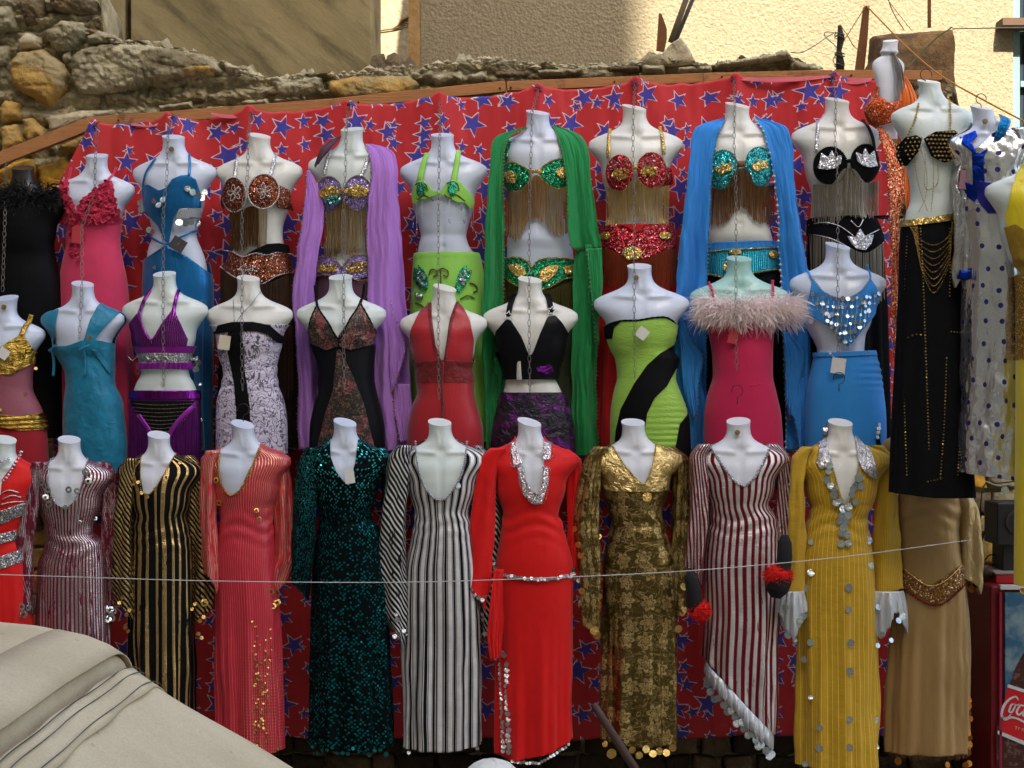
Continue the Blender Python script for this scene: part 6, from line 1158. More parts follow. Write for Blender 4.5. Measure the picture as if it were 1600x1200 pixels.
# ---- 6 bright red
m = Man(829, 660, YB, 'mannequin in a bright red dress with a rhinestone collar and coin belt', 1.05, 1.0, 'cool', neck=-2, group=GB, lower=[(815, 788, 874), (845, 784, 882), (884, 778, 892), (960, 778, 892), (1100, 780, 891, 36), (1184, 780, 892, 38)])
re = m_cloth('bright_red_crepe', C(222, 8, 6, .95), .58, .3, .08, .25)
nk = [(806, 692), (808, 722), (812, 748), (822, 766), (834, 777), (842, 770), (848, 746), (850, 722), (850, 692)]
full(m, nk, re, 1180, hem=[(930, 1150), (892, 1152), (862, 1168), (800, 1184), (780, 1176), (700, 1176)], fy=960)
rh = m_sequin('rhinestones', (.85, .82, .82, 1), (.35, .10, .12, 1), 330, .7, .2, 1.2, spark=.4)
for pl in ([(797, 694), (805, 688), (816, 722), (802, 728)], [(850, 688), (862, 692), (859, 716), (848, 717)], [(808, 728), (816, 728), (821, 748), (832, 766), (842, 770), (848, 748), (848, 728), (856, 728), (856, 752), (846, 784), (832, 784), (818, 770)]):
    o = m.layer('rhinestone_collar', pl, rh, 6, front=True, dy=2, nth=160); m.trim('collar_edging', [pl + [pl[0]]], 1.2, m_silver, 7, bead=3, parent=o)
for rw, sd in (([(700, 766, 790), (718, 750, 780), (750, 745, 775), (800, 741, 772), (860, 737, 768), (920, 733, 762), (930, 740, 758)], 11), ([(702, 868, 888), (720, 886, 908), (770, 889, 908), (830, 890, 909), (900, 890, 908)], 12)):
    o, lf = m.sleeve(rw, re, seed=sd); y, xa, xb = rw[-1]; m.discs('silver_coin', [(xa + (xb - xa) * f, y - 2 + g * 4, 3.6) for f, g in ((-.2, -2), (.1, 0), (.45, 1), (.75, 2), (1, 1))], 4, m_silver, 3, loft=lf, parent=o, single=True)
tl = drape(m, 'sash_tail', [(886, 772, 788, 30), (930, 768, 786, 36), (980, 764, 786, 38), (1024, 766, 784, 38)], re, 1.2, 2.5, 2)
m.trim('belt_cord', [[(783, 893), (810, 899), (840, 901), (870, 898), (896, 892)]], 1.0, m_silver, 5)
m.discs('belt_coin', [(784 + i * 5.1, 894 + 5.5 * math.sin(i / 22 * math.pi) + (i % 3) * .8, 3) for i in range(23)] + [(890, 896, 5), (896, 888, 4.5), (773, 886, 3), (771, 880, 3)], 3, m_silver, 6, single=True)
m.trim('pocket_stitching', [[(868, 776), (878, 778)], [(878, 778), (874, 796), (870, 814), (862, 806), (858, 794)]], .8, m_silver, 4, bead=3)
m.discs('silver_coin', [(768 + rnd.uniform(-2, 2) + i * .2, 960 + i * 7, 3.2) for i in range(9)] + [(772 + i * 2.6, 1022 + 6 * math.sin(i), 4) for i in range(7)], 3, m_silver, 7, single=True)
m.discs('slit_coin', [(782 + i * .25 + rnd.uniform(-1, 1), 1036 + i * 7.4, 3.8) for i in range(19)] + [(791 + i * .25 + rnd.uniform(-1, 1), 1034 + i * 8.4, 4.4) for i in range(17)], 4, m_silver, 6, single=True)
m.discs('hem_coin', [(800 + i * 4.6, 1183 - max(0, i - 9) * 2.5 + rnd.uniform(-1, 1), 2.6) for i in range(20)], 3, m_silver, 4, single=True)
# ---- 7 gold brocade
m = Man(992, 660, YB, 'mannequin in a gold brocade dress with flower pattern and large gold coins', 1.02, 1.0, 'cool', neck=-3, group=GB, lower=[(815, 958, 1034), (835, 955, 1038), (880, 945, 1050), (960, 944, 1052), (1163, 943, 1055, 38)])
gb = NT('gold_brocade'); o_ = gb.tc(); mp_ = gb.mapv(gb.tc('UV'), (1.25, 1, 1)); vb = gb.vor(mp_, 9.5, rand=.55, dim='2D'); sb_ = gb.n('VectorMath', operation='SUBTRACT'); gb.put(sb_.inputs[0], mp_); gb.put(sb_.inputs[1], vb.outputs['Position']); qs = gb.sep(sb_.outputs[0]); an_ = gb.math('ARCTAN2', qs[0], qs[1]); rr_ = gb.math('SQRT', gb.math('ADD', gb.math('MULTIPLY', qs[0], qs[0]), gb.math('MULTIPLY', qs[1], qs[1])))
ca_ = gb.sep(vb.outputs['Color']); pet = gb.math('ABSOLUTE', gb.math('SINE', gb.math('ADD', gb.math('MULTIPLY', an_, 3), gb.math('MULTIPLY', ca_[0], 6)))); rad_ = gb.math('ADD', .022, gb.math('MULTIPLY', pet, .020)); fl = gb.math('MULTIPLY', gb.math('LESS_THAN', rr_, rad_), gb.math('GREATER_THAN', gb.math('ABSOLUTE', gb.math('SUBTRACT', rr_, gb.math('MULTIPLY', rad_, .55))), .003)); nz_ = gb.noise(o_, 90, 3); n2_ = gb.noise(o_, 16, 4, .6, dist=1.5); vine = gb.step(gb.math('ABSOLUTE', gb.math('SUBTRACT', n2_, .5)), .016, .008)
mk_ = gb.math('MAXIMUM', fl, gb.math('MULTIPLY', vine, .7)); gb.set(col=gb.mix(mk_, gb.mix(nz_, (.085, .058, .012, 1), (.20, .135, .04, 1)), (.46, .33, .13, 1)), met=.9, rough=gb.math('ADD', .30, gb.math('MULTIPLY', mk_, .15))); gb.bump(gb.math('ADD', mk_, gb.math('MULTIPLY', gb.noise(gb.mapv(o_, (1, 1, 3)), 14, 3), 1.5)), .5, .012)
nk = [(955, 694), (962, 706), (976, 728), (990, 744), (1003, 755), (1010, 744), (1018, 720), (1024, 692)]
full(m, nk, gb.m, 1160, hem=[(1110, 1158), (1055, 1158), (1000, 1160), (940, 1154), (880, 1154)]); neckline(m, nk, 1.8, m_goldseq, 3)
gyo = m_foil('gold_yoke_foil', (.90, .66, .26, 1), .22, .7, 22, (1, 1, 1), .35); m.layer('yoke', [(914, 700), (940, 694), (954, 694), (962, 706), (976, 728), (990, 744), (1003, 757), (1010, 744), (1018, 720), (1024, 692), (1044, 694), (1068, 704), (1066, 740), (1058, 764), (1030, 766), (950, 766), (925, 760), (918, 735)], gyo, 4.2, front=True, dy=2.2, nth=150)
for rw, sd in (([(698, 928, 950), (716, 915, 940), (760, 906, 936), (820, 900, 934), (880, 906, 938), (940, 912, 938), (985, 916, 938)], 13), ([(698, 1034, 1054), (716, 1052, 1074), (770, 1052, 1075), (830, 1050, 1074), (900, 1046, 1072), (960, 1045, 1066)], 14)):
    o, lf = m.sleeve(rw, gb.m, seed=sd, depth=18)
    m.discs('gold_coin', [(f, y, r_) for f, y, r_ in (((898, 826, 5), (903, 850, 5), (907, 866, 6), (935, 838, 5), (909, 922, 5.5), (936, 930, 5), (908, 940, 5), (934, 945, 5.5), (928, 983, 7), (920, 975, 5), (932, 990, 7)) if sd == 13 else ((1064, 955, 6), (1050, 974, 6), (1058, 980, 6.5), (1067, 950, 6), (1066, 915, 6), (1072, 890, 7), (1048, 968, 5), (1062, 940, 5)))], 5, m_gold, 3, loft=lf, parent=o, single=True)
m.discs('gold_coin', [(1008, 774, 7.5)] + [(954, 1172, 8)] + [(985 + i * 10.5, 1163 + (i % 2) * 6 + 2 * math.sin(i * 2), 6) for i in range(7)] + [(945, 1160, 5), (1050, 1150, 6)], 6, m_gold, 6, single=True)
# ---- 8 maroon and silver stripes, slanting hem
m = Man(1154, 658, YB, 'mannequin in a maroon and silver striped dress with a slanting silver ruffled hem', 1.05, 1.0, 'cool', neck=0, group=GB, lower=[(812, 1112, 1210), (835, 1108, 1213), (884, 1103, 1213), (960, 1106, 1212), (1040, 1103, 1208), (1180, 1106, 1206, 38)])
ms = m_stripe('maroon_silver_stripes', C(104, 12, 30), (.95, .92, .90, 1), 32, .52, .0, .34, .5, .05, 0, .8, .1)
nk = [(1107, 696), (1118, 714), (1132, 735), (1146, 752), (1158, 757), (1170, 748), (1184, 728), (1200, 698)]
full(m, nk, ms, 1180, hem=[(1260, 1146), (1206, 1144), (1170, 1106), (1130, 1062), (1103, 1030), (1060, 1000)]); neckline(m, nk, 3.0, m_silseq, 4.2)
mss = m_stripe('maroon_striped_sleeve', C(104, 12, 30), (.84, .80, .78, 1), 18, .46, 0, .27, .5, .1, 6, .95)
for rw, sd in (([(694, 1090, 1114), (714, 1078, 1104), (760, 1079, 1106), (810, 1079, 1106), (860, 1078, 1100), (892, 1077, 1096)], 15), ([(694, 1194, 1218), (716, 1212, 1234), (760, 1214, 1236), (800, 1214, 1236), (838, 1214, 1235)], 16)): m.sleeve(rw, mss, seed=sd)
sf = m_satin('silver_ruffle_cloth', (.58, .62, .66, 1), .34, .45, .6, (3, 3, .5), .3)
b = MB(); L_ = m.L(); hl = curve([(1102, 1018), (1104, 1034), (1130, 1064), (1170, 1108), (1207, 1146)], 1.6); n = len(hl); top_ = L_.pt(hl[:, 0], hl[:, 1] - 2, 5); w_ = np.sin(np.arange(n) * .62 + 3 * vnoise(np.arange(n) * .11, 0.0, 0.0, 3)) + .5 * np.sin(np.arange(n) * 1.45); hh_ = 25 + 4 * vnoise(np.arange(n) * .2, 0.0, 0.0, 5)
midp = L_.pt(hl[:, 0] - 1, hl[:, 1] + hh_ * .5, 5); botp = L_.pt(hl[:, 0] - 2, hl[:, 1] + hh_, 6); midp[:, 1] -= .004 * (w_ + 1); botp[:, 1] -= .009 * (w_ + 1) - .004; botp[:, 0] += .003 * np.cos(np.arange(n) * .75)
b.add(np.concatenate([top_, midp, botp]), [(r * n + i, r * n + i + 1, (r + 1) * n + i + 1, (r + 1) * n + i) for r in (0, 1) for i in range(n - 1)]); solid(b.build('hem_ruffle', sf, m.root, smooth=True), .002)
m.discs('silver_disc', [(1104 + i * 5.4 + rnd.uniform(-2, 2), 1068 + i * 5.8 + (i % 3) * 4, 6) for i in range(19)], 6, m_foil('dull_disc', (.45, .50, .50, 1), .35, .3, 40), 6, single=True, tilt=.35)
m.discs('silver_ring', [(1232, 755, 3.5), (1234, 770, 3.5), (1235, 785, 3), (1083, 770, 3), (1082, 800, 3), (1084, 845, 3)], 3, m_silver, 8, single=True, hole=.5)
# ---- 9 mustard yellow
m = Man(1314, 660, YB, 'mannequin in a mustard yellow dress with silver collar, cuffs and big mirror discs', 1.06, 1.02, 'cream', neck=-1, group=GB, lower=[(812, 1266, 1350), (835, 1260, 1354), (880, 1252, 1360), (940, 1249, 1363), (1050, 1250, 1365), (1198, 1250, 1367, 38)])
ye = NT('mustard_pleats'); u_ = ye.sep(ye.tc('UV')); o_ = ye.tc(); x_ = ye.math('MULTIPLY', u_[0], 46); ln_ = ye.step(ye.math('ABSOLUTE', ye.math('SUBTRACT', ye.math('FRACT', x_), .5)), .10, .04); n_ = ye.noise(ye.mapv(o_, (1, 1, .4)), 9, 4)
ye.set(col=ye.mix(ln_, ye.mix(n_, C(176, 134, 10), C(206, 166, 22)), C(222, 190, 60)), rough=.6, sheen=.15); ye.bump(ye.math('ADD', ye.math('MULTIPLY', ln_, .6), ye.noise(ye.mapv(o_, (1, 1, 2)), 16, 3)), .5, .01)
nk = [(1287, 690), (1292, 712), (1300, 748), (1312, 786), (1318, 786), (1328, 752), (1335, 720), (1338, 690)]
full(m, nk, ye.m, 1195, hem=[(1430, 1190), (1367, 1193), (1290, 1196), (1190, 1190)])
for pl in ([(1281, 684), (1291, 684), (1290, 700), (1294, 726), (1276, 732), (1271, 722)], [(1333, 680), (1340, 684), (1356, 706), (1366, 748), (1350, 742), (1338, 730), (1334, 712)]): m.layer('collar', pl, m_foil('silver_collar', (.80, .80, .82, 1), .25, .7, 16, (2, 2, .7), .4), 6.5, front=True, dy=2, nth=150)
for rw, sd in (([(698, 1252, 1272), (716, 1238, 1262), (760, 1235, 1256), (820, 1236, 1256), (880, 1236, 1254), (926, 1226, 1252)], 17), ([(696, 1362, 1380), (714, 1373, 1394), (760, 1372, 1398), (820, 1368, 1400), (880, 1365, 1402), (926, 1364, 1404)], 18)):
    o, lf = m.sleeve(rw, ye.m, seed=sd, depth=18); y, xa, xb = rw[-1]
    xa -= 6 if sd == 17 else 2; xb += 2 if sd == 17 else 6; lo_ = Loft([(922, xa, xb, 18, 18), (950, xa - 6, xb + 2, 24, 24), (975, xa - 7, xb + 3, 26, 26), (1000, xa - 6, xb + 2, 26, 26)], lf.Y - .004, 2.0); A, F = lo_.grid(922, 1000, 3, 72, 1, lambda th, py: 3.6 * np.sin(th * 12 + 1.3 * np.sin(th * 3)) * np.clip((py - 920) / 22, 0, 1) + 2 * np.sin(th * 5 + 2) * np.clip((py - 920) / 22, 0, 1)); A, F = clip(A, F, (974 + 20 * np.sin(A[:, 5] * .13 + sd) + 3 * np.sin(A[:, 5] * 1.1) - A[:, 6]))
    solid(obj('ruffled_cuff', mkmesh('ruffled_cuff', A[:, :3] - wloc(o), F, sf, A[:, 3:5]), o), .002)
    m.discs('mirror_disc', [(xa + (xb - xa) * f, y + g, r_) for f, g, r_ in ((.2, 62, 6), (.9, 34, 6), (.75, 40, 5), (.1, 20, 5), (.5, 70, 4))], 5, m_iri, 4, loft=lo_, parent=o, single=True)
m.discs('mirror_disc', [(1290, 726, 6), (1288, 735, 5), (1286, 748, 6), (1291, 757, 5.5), (1296, 771, 6), (1300, 783, 6), (1306, 780, 5), (1310, 793, 6), (1309, 803, 6.5), (1313, 811, 6), (1311, 821, 7), (1316, 832, 6), (1308, 829, 6), (1307, 846, 6), (1318, 845, 5.5), (1334, 744, 7), (1337, 757, 6), (1328, 757, 6), (1322, 770, 5), (1329, 782, 5), (1318, 790, 6), (1324, 762, 5), (1296, 762, 5), (1318, 802, 6), (1305, 812, 5), (1352, 842, 6.5), (1264, 845, 5), (1355, 881, 5.5), (1263, 892, 6), (1256, 917, 6), (1255, 957, 5.5), (1262, 1000, 5.5), (1254, 1028, 5), (1318, 913, 6), (1318, 947, 5.5), (1321, 998, 6), (1320, 1042, 6), (1319, 1116, 5.5), (1362, 1120, 5.5), (1319, 1159, 5.5), (1363, 1162, 5), (1274, 1162, 6), (1255, 1190, 5), (1275, 1130, 5), (1368, 1006, 4), (1262, 1085, 4), (1368, 935, 4)], 6, m_iri, 6.5, single=True, tilt=.3)
m.trim('coin_string', [[(1352, 800), (1353, 842)]], .6, m_silver, 5); m.trim('neckline_trim', [nk], 1.6, m_silver, 5, bead=3.4)
# ---- 10 beige dress whose top is hidden
m = Man(1452, 640, YB + .06, 'mannequin in a beige satin dress with brown beaded hip band below the black skirt', 1.0, 1.0, 'cool', group=GB, lower=[(790, 1400, 1500), (820, 1404, 1494), (850, 1402, 1496), (900, 1400, 1504), (1000, 1394, 1508), (1176, 1386, 1510, 38)])
be = m_satin('beige_satin', C(168, 136, 84), .42, .35, .25, (1, 1, .3), .12)
full(m, [(1410, 690), (1450, 730), (1490, 690)], be, 1176, hem=[(1580, 1172), (1385, 1174), (1300, 1174)])
hbnd = m.layer('hip_band', [(1390, 874), (1403, 883), (1443, 911), (1503, 875), (1520, 870), (1520, 900), (1503, 908), (1452, 941), (1404, 916), (1390, 908)], m_sequin('bronze_band_beads', C(150, 104, 40), C(80, 50, 16), 180, .4, .4, .6), 4.5, front=True, dy=2, nth=150)
m.trim('brown_bead_edge', [[(1396, 910), (1404, 916), (1452, 941), (1503, 908)]], 2.6, m_plain('maroon_beads', C(110, 24, 12), .3), 6, bead=4, parent=hbnd); m.trim('gold_edge', [[(1396, 878), (1403, 883), (1443, 911), (1503, 875)]], 1.2, m_gold, 6, parent=hbnd)
o, lf = m.sleeve([(770, 1494, 1516), (800, 1500, 1528), (850, 1502, 1532), (880, 1504, 1534), (908, 1506, 1534)], m_satin('beige_satin_sleeve', C(186, 160, 110), .3, .5, .7, (1, 1, .4), .2), seed=21)
am = m_foil('amber_disc', (.50, .20, .04, 1), .35, .3, 40)
m.discs('amber_disc', [(1508, 914, 6), (1514, 918, 6), (1520, 912, 5), (1398, 1184, 6), (1470, 1186, 5)] + [(1508 + rnd.uniform(-3, 3), 1090 + i * 10, 5.5) for i in range(9)] + [(1500 + i * 4, 1188, 5) for i in range(3)], 5, am, 6, single=True)
m.fringe('hem_fringe', [(1386, 1172), (1510, 1170)], [8, 9], m_plain('fringe_bronze', C(150, 104, 56)), 60, 1.2, 2, jit=2)

# ================================================================== mannequins on the right
GR = 'mannequins hung forward on the right'
YR = -.95
# orange, seen from the side behind
m = Man(1388, 64, -.42, 'narrow mannequin turned sideways in an orange sequin bra and long orange sequin panel', .38, 1.55, 'cool', neck=4, group=GR, bust=10, amp=16, skew=-.2)
orq = m_sequin('orange_sequins', C(226, 96, 24), C(130, 40, 8), 220, .55, .35, .9, spark=.08); ors = m_sequin('iridescent_orange_sequins', C(230, 120, 60), C(170, 60, 20), 200, .7, .3, 1.2, spark=.35); osa = m_satin('orange_satin', C(226, 110, 30), .3, .35, .5)
t_ = Loft([(128, 1374, 1408, 14, 14), (150, 1364, 1412, 22, 16), (172, 1352, 1412, 28, 18), (190, 1356, 1408, 24, 18), (204, 1366, 1404, 16, 14)], -.42, 2.0)
A, F = t_.grid(128, 204, 2.5, 60, 1.5, lambda th, py: fbm(th * 6, py / 8., 0, 3, 3)); g = poly_sdf([(1364, 132), (1372, 138), (1368, 152), (1384, 166), (1402, 160), (1416, 150), (1416, 180), (1400, 192), (1372, 199), (1358, 190), (1350, 172), (1356, 150)], A[:, 5], A[:, 6]); A, F = clip(A, F, g); solid(obj('bra_cup', mkmesh('bra_cup', A[:, :3] - wloc(m.root), F, orq, A[:, 3:5]), m.root), .003)
drape(m, 'orange_collar', [(120, 1400, 1412, 12), (140, 1402, 1422, 16), (165, 1400, 1430, 20), (196, 1398, 1424, 20), (230, 1400, 1416, 16)], osa, 1.2, 2.5, 3)
drape(m, 'sequin_panel', [(200, 1366, 1372, 14), (220, 1370, 1384, 30), (260, 1377, 1402, 42), (300, 1378, 1404, 46), (350, 1379, 1394, 50), (440, 1381, 1394, 52), (500, 1383, 1400, 54), (580, 1386, 1402, 54)], ors, .8, 2, 4, edge='l', edge_mat=orq, bead=5, er=2)
drape(m, 'orange_sash', [(215, 1402, 1408, 40), (260, 1403, 1414, 46), (300, 1402, 1422, 46), (330, 1404, 1418, 44), (362, 1408, 1412, 40)], osa, 1.5, 2.5, 6)
m.layer('skirt', [(1360, 338), (1440, 338), (1440, 420), (1360, 420)], bl2, 3)
drape(m, 'grey_pole_strip', [(84, 1392, 1398, 8), (110, 1394, 1408, 14), (150, 1398, 1411, 18), (190, 1400, 1411, 20), (222, 1402, 1408, 20)], m_satin('grey_strip_cloth', C(120, 116, 108), .5, .1), 1, 1.5, 4)  # grey strip added in place of a hanger pole and its shading
# black trousers panel hanging behind
m = Man(1459, 128, YR, 'mannequin in a gold studded black bra and long black skirt draped with gold chains', 1.0, 1.32, 'green', neck=-8, group=GR, bust=27, amp=24, skew=-.12, shift=-1, by=98, lower=[(340, 1412, 1496), (380, 1408, 1500), (450, 1406, 1503), (560, 1402, 1508), (680, 1396, 1516), (780, 1392, 1524, 36)], wk=1.0, gw=6, h1=200)
gbs = m_cloth('black_velvet', BLACK)
cps = []
for pl in ([(1395, 245), (1399, 230), (1408, 219), (1424, 216), (1432, 222), (1428, 240), (1412, 262), (1400, 258)], [(1434, 222), (1452, 211), (1484, 208), (1499, 224), (1503, 240), (1492, 252), (1467, 259), (1446, 250)]):
    o = m.layer('bra_cup', pl, gbs, 5, front=True, dy=2, nth=160); cps.append(o)
    g_ = []
    cc_ = np.mean(pl, 0)
    for j in range(9):
        for i in range(15):
            x, y = cc_[0] - 42 + i * 6 + (j % 2) * 3, cc_[1] - 28 + j * 6.2
            if poly_sdf(pl, np.array([x]), np.array([y]))[0] > 0: g_.append((x, y))
    b = MB()
    for x, y in g_: b.ball(m.L().pt(x, y, 8), (.0075, .006, .006))
    o2 = b.build('gold_stud', m_gold, o); o2['kind'] = 'stuff'
m.trim('strap', [[(1430, 166), (1422, 192), (1410, 218)], [(1481, 152), (1479, 180), (1476, 210)]], 2.6, m_gold, 4, bead=4.4)
sk = m.layer('skirt', [(1370, 350), (1412, 350), (1500, 336), (1560, 336), (1560, 778), (1450, 776), (1370, 766)], m_cloth('black_velvet', BLACK), 3, nth=140, disp=lambda th, py: 2.0 * np.sin(th * 9) * np.clip((py - 450) / 150, 0, 1))
m.layer('belt', [(1370, 344), (1412, 346), (1450, 342), (1500, 332), (1560, 328), (1560, 340), (1500, 344), (1450, 352), (1412, 356), (1370, 354)], m_goldseq, 5.5, dy=2)
cl_ = []
for i in range(8): cl_.append([(1415 + i * 1.5, 356), (1424 + i * 1.5, 372 + i * 9), (1448, 386 + i * 10.5), (1474 - i * .6, 372 + i * 8), (1484 - i * .5, 350)])
cl_ += [[(1420, 236), (1424, 270), (1432, 306), (1440, 332)], [(1430, 240), (1440, 280), (1436, 318), (1428, 334)], [(1448, 250), (1450, 290), (1446, 334)], [(1436, 246), (1445, 300), (1452, 296), (1456, 258)]]
m.trim('body_chain', cl_, 1.15, m_gold, 6, bead=2.4)
m.trim('stud_line', [[(1412, 372), (1408, 470), (1406, 600), (1409, 740)], [(1430, 360), (1434, 460), (1438, 580), (1442, 700)], [(1470, 560), (1466, 660), (1460, 744)], [(1476, 360), (1476, 430), (1475, 464)], [(1502, 520), (1496, 640), (1488, 740)], [(1412, 528), (1420, 524), (1436, 525)], [(1478, 519), (1504, 521)], [(1440, 750), (1460, 746)]], 1.5, m_goldseq, 5, bead=5, parent=sk)
hook(m.root, 1447, 132, YR, 9, -1)
# silver with blue dots
m = Man(1546, 170, YR - .12, 'mannequin in a silver foil shirt and skirt with dark blue dots and blue collar', .92, 1.3, 'blue', neck=-12, group=GR, skew=.16, bust=22, amp=24, lower=[(330, 1502, 1588), (400, 1506, 1592), (480, 1508, 1592), (600, 1508, 1592), (700, 1504, 1590), (756, 1504, 1588, 36)], h1=200)
sd_ = NT('silver_dotted_foil'); uvd = sd_.mapv(sd_.tc('UV'), (1.05, 1, 1)); vd = sd_.vor(uvd, 11.5, rand=.55, dim='2D'); dk = sd_.step(vd.outputs['Distance'], .150, .125); n_ = sd_.noise(sd_.mapv(sd_.tc(), (1, 1, .35)), 9, 4, .55, dist=.5)
sd_.set(col=sd_.mix(dk, sd_.mix(n_, (.56, .58, .62, 1), (.86, .87, .90, 1)), (.03, .02, .16, 1)), met=sd_.math('SUBTRACT', .92, sd_.math('MULTIPLY', dk, .6)), rough=.24); sd_.bump(n_, .55, .03)
sp_ = m_foil('silver_foil_cloth', (.72, .73, .75, 1), .26, .8, 9, (1.5, 1.5, .6), .35); bfl = m_foil('royal_blue_foil', (.01, .05, .45, 1), .3, .5, 14)
m.layer('dress', [(1440, 320), (1640, 320), (1640, 752), (1580, 750), (1540, 744), (1500, 738), (1440, 736)], sd_.m, 3, nth=140, disp=lambda th, py: 1.4 * np.sin(th * 7 + py * .01) + 2.6 * fbm(th * 4, py / 20., 0, 3, 4) * np.clip((py - 520) / 120, .15, 1))
m.layer('shirt', [(1440, 215), (1500, 214), (1512, 240), (1534, 222), (1550, 205), (1566, 190), (1600, 196), (1640, 220), (1640, 330), (1440, 330)], sd_.m, 3.6, back=[(1440, 190), (1640, 190), (1640, 330), (1440, 330)], disp=lambda th, py: 1.4 * fbm(th * 7, py / 12., 0, 5, 3), nth=140)
m.layer('blue_collar', [(1549, 226), (1552, 210), (1566, 182), (1572, 188), (1570, 200), (1556, 218), (1536, 236), (1528, 250), (1530, 300), (1516, 318), (1500, 300), (1504, 286), (1514, 292), (1512, 240), (1498, 226), (1502, 214), (1520, 206), (1522, 216), (1512, 224), (1520, 246)], bfl, 6, front=True, dy=2, nth=160)
m.layer('blue_bra', [(1514, 284), (1540, 290), (1558, 306), (1566, 320), (1556, 336), (1536, 336), (1524, 322), (1516, 302)], m_satin('royal_blue_satin', C(28, 20, 140), .4, .1), 6, front=True, dy=2, nth=150)
drape(m, 'blue_lapel', [(180, 1557, 1561, 10), (192, 1555, 1571, 30), (206, 1550, 1567, 32), (222, 1545, 1552, 30)], m_foil('cyan_blue_foil', (.03, .28, .62, 1), .3, .5, 14), 1, 1, 3)
o, lf = m.sleeve([(222, 1504, 1516), (250, 1498, 1514), (280, 1489, 1510), (310, 1490, 1510), (350, 1492, 1514), (400, 1492, 1514), (430, 1492, 1512)], sp_, seed=22, depth=16); m.ribbon('blue_cuff', [(1492, 430), (1502, 432), (1512, 430)], 14, bfl, 8, loft=Loft([(400, 1488, 1516, 18, 18), (450, 1488, 1516, 18, 18)], m.Y), parent=o)
m.sleeve([(200, 1580, 1604), (240, 1590, 1614), (290, 1592, 1618), (360, 1590, 1612)], sp_, seed=23, depth=18); m.tag(1502, 282, 12, 30, m_plain('tag_pattern', C(150, 110, 120), .5), 6, 12); hook(m.root, 1533, 168, YR - .12, 8, -1)
# yellow, cut by the right edge
m = Man(1622, 236, YR - .3, 'mannequin in a yellow halter dress cut off by the right edge of the photo', 1.15, 1.25, 'green', group=GR, bust=27, amp=26, skew=.2, lower=[(420, 1590, 1668), (470, 1594, 1672), (560, 1594, 1680), (700, 1593, 1682), (926, 1591, 1684, 36)], h1=190)
yl = m_satin('lemon_satin', C(226, 206, 30), .4, .05, .3); oly = m_satin('olive_gold_cloth', C(160, 128, 20), .5, .2, .8)
m.layer('halter', [(1597, 256), (1608, 252), (1606, 300), (1612, 380), (1574, 372), (1567, 340), (1574, 300), (1586, 272)], yl, 4, front=True, dy=2.2, nth=150)
m.layer('under_cup', [(1566, 356), (1580, 352), (1600, 368), (1620, 380), (1640, 400), (1640, 460), (1600, 440), (1580, 410)], oly, 5, front=True, dy=2.2, nth=150)
m.layer('skirt', [(1560, 560), (1700, 560), (1700, 914), (1560, 914)], yl, 3); m.layer('midriff', [(1560, 430), (1700, 430), (1700, 562), (1560, 562)], m_sequin('gold_bronze_sequins', C(196, 150, 30), C(110, 74, 10), 200, .6, .35), 3.4)
m.discs('gold_drop', [(1594, 922, 5), (1604, 926, 5)], 5, m_gold, 2, single=True)

# black dress with feather top, far left, behind the gold and teal mannequins
m = Man(36, 262, YT - .02, 'mannequin in a plain black dress with a black feather top at the far left', 1.0, 1.15, 'black', amp=16, group=GT, lower=[(400, -22, 84), (440, -26, 92), (520, -30, 96), (600, -30, 97), (690, -30, 98, 38)])
m.layer('dress', [(-80, 312), (120, 312), (120, 684), (-80, 684)], bl2, 3); b = MB(); r3 = random.Random(9)
for i in range(1500):
    a = r3.uniform(math.pi, 2 * math.pi); x = 36 + 50 * math.cos(a); y = r3.gauss(308, 9); p0 = m.L().pt(np.clip(x, -10, 84), y, 2); p0[0] = (x - 800) / m.S
    d_ = np.array([math.cos(a) * .9 + r3.gauss(0, .4), -.5 + r3.gauss(0, .4), r3.gauss(.15, .6)]); d_ /= np.linalg.norm(d_); L_ = r3.uniform(.03, .075); pts_ = np.stack([p0 + d_ * L_ * t_ + np.array([0, 0, -.3]) * L_ * t_ * t_ for t_ in (0, .5, 1)]); sd = np.cross(d_, [r3.gauss(0, 1), r3.gauss(0, 1), .3]); sd /= np.linalg.norm(sd) + 1e-9
    V = np.concatenate([np.stack([q - sd * w_, q + sd * w_]) for q, w_ in zip(pts_, (.001, .0025, .0003))]); b.add(V, [(0, 1, 3, 2), (2, 3, 5, 4)])
b.build('feather_trim', m_plain('black_feather', (.004, .004, .004, 1), .8), m.root)['kind'] = 'stuff'
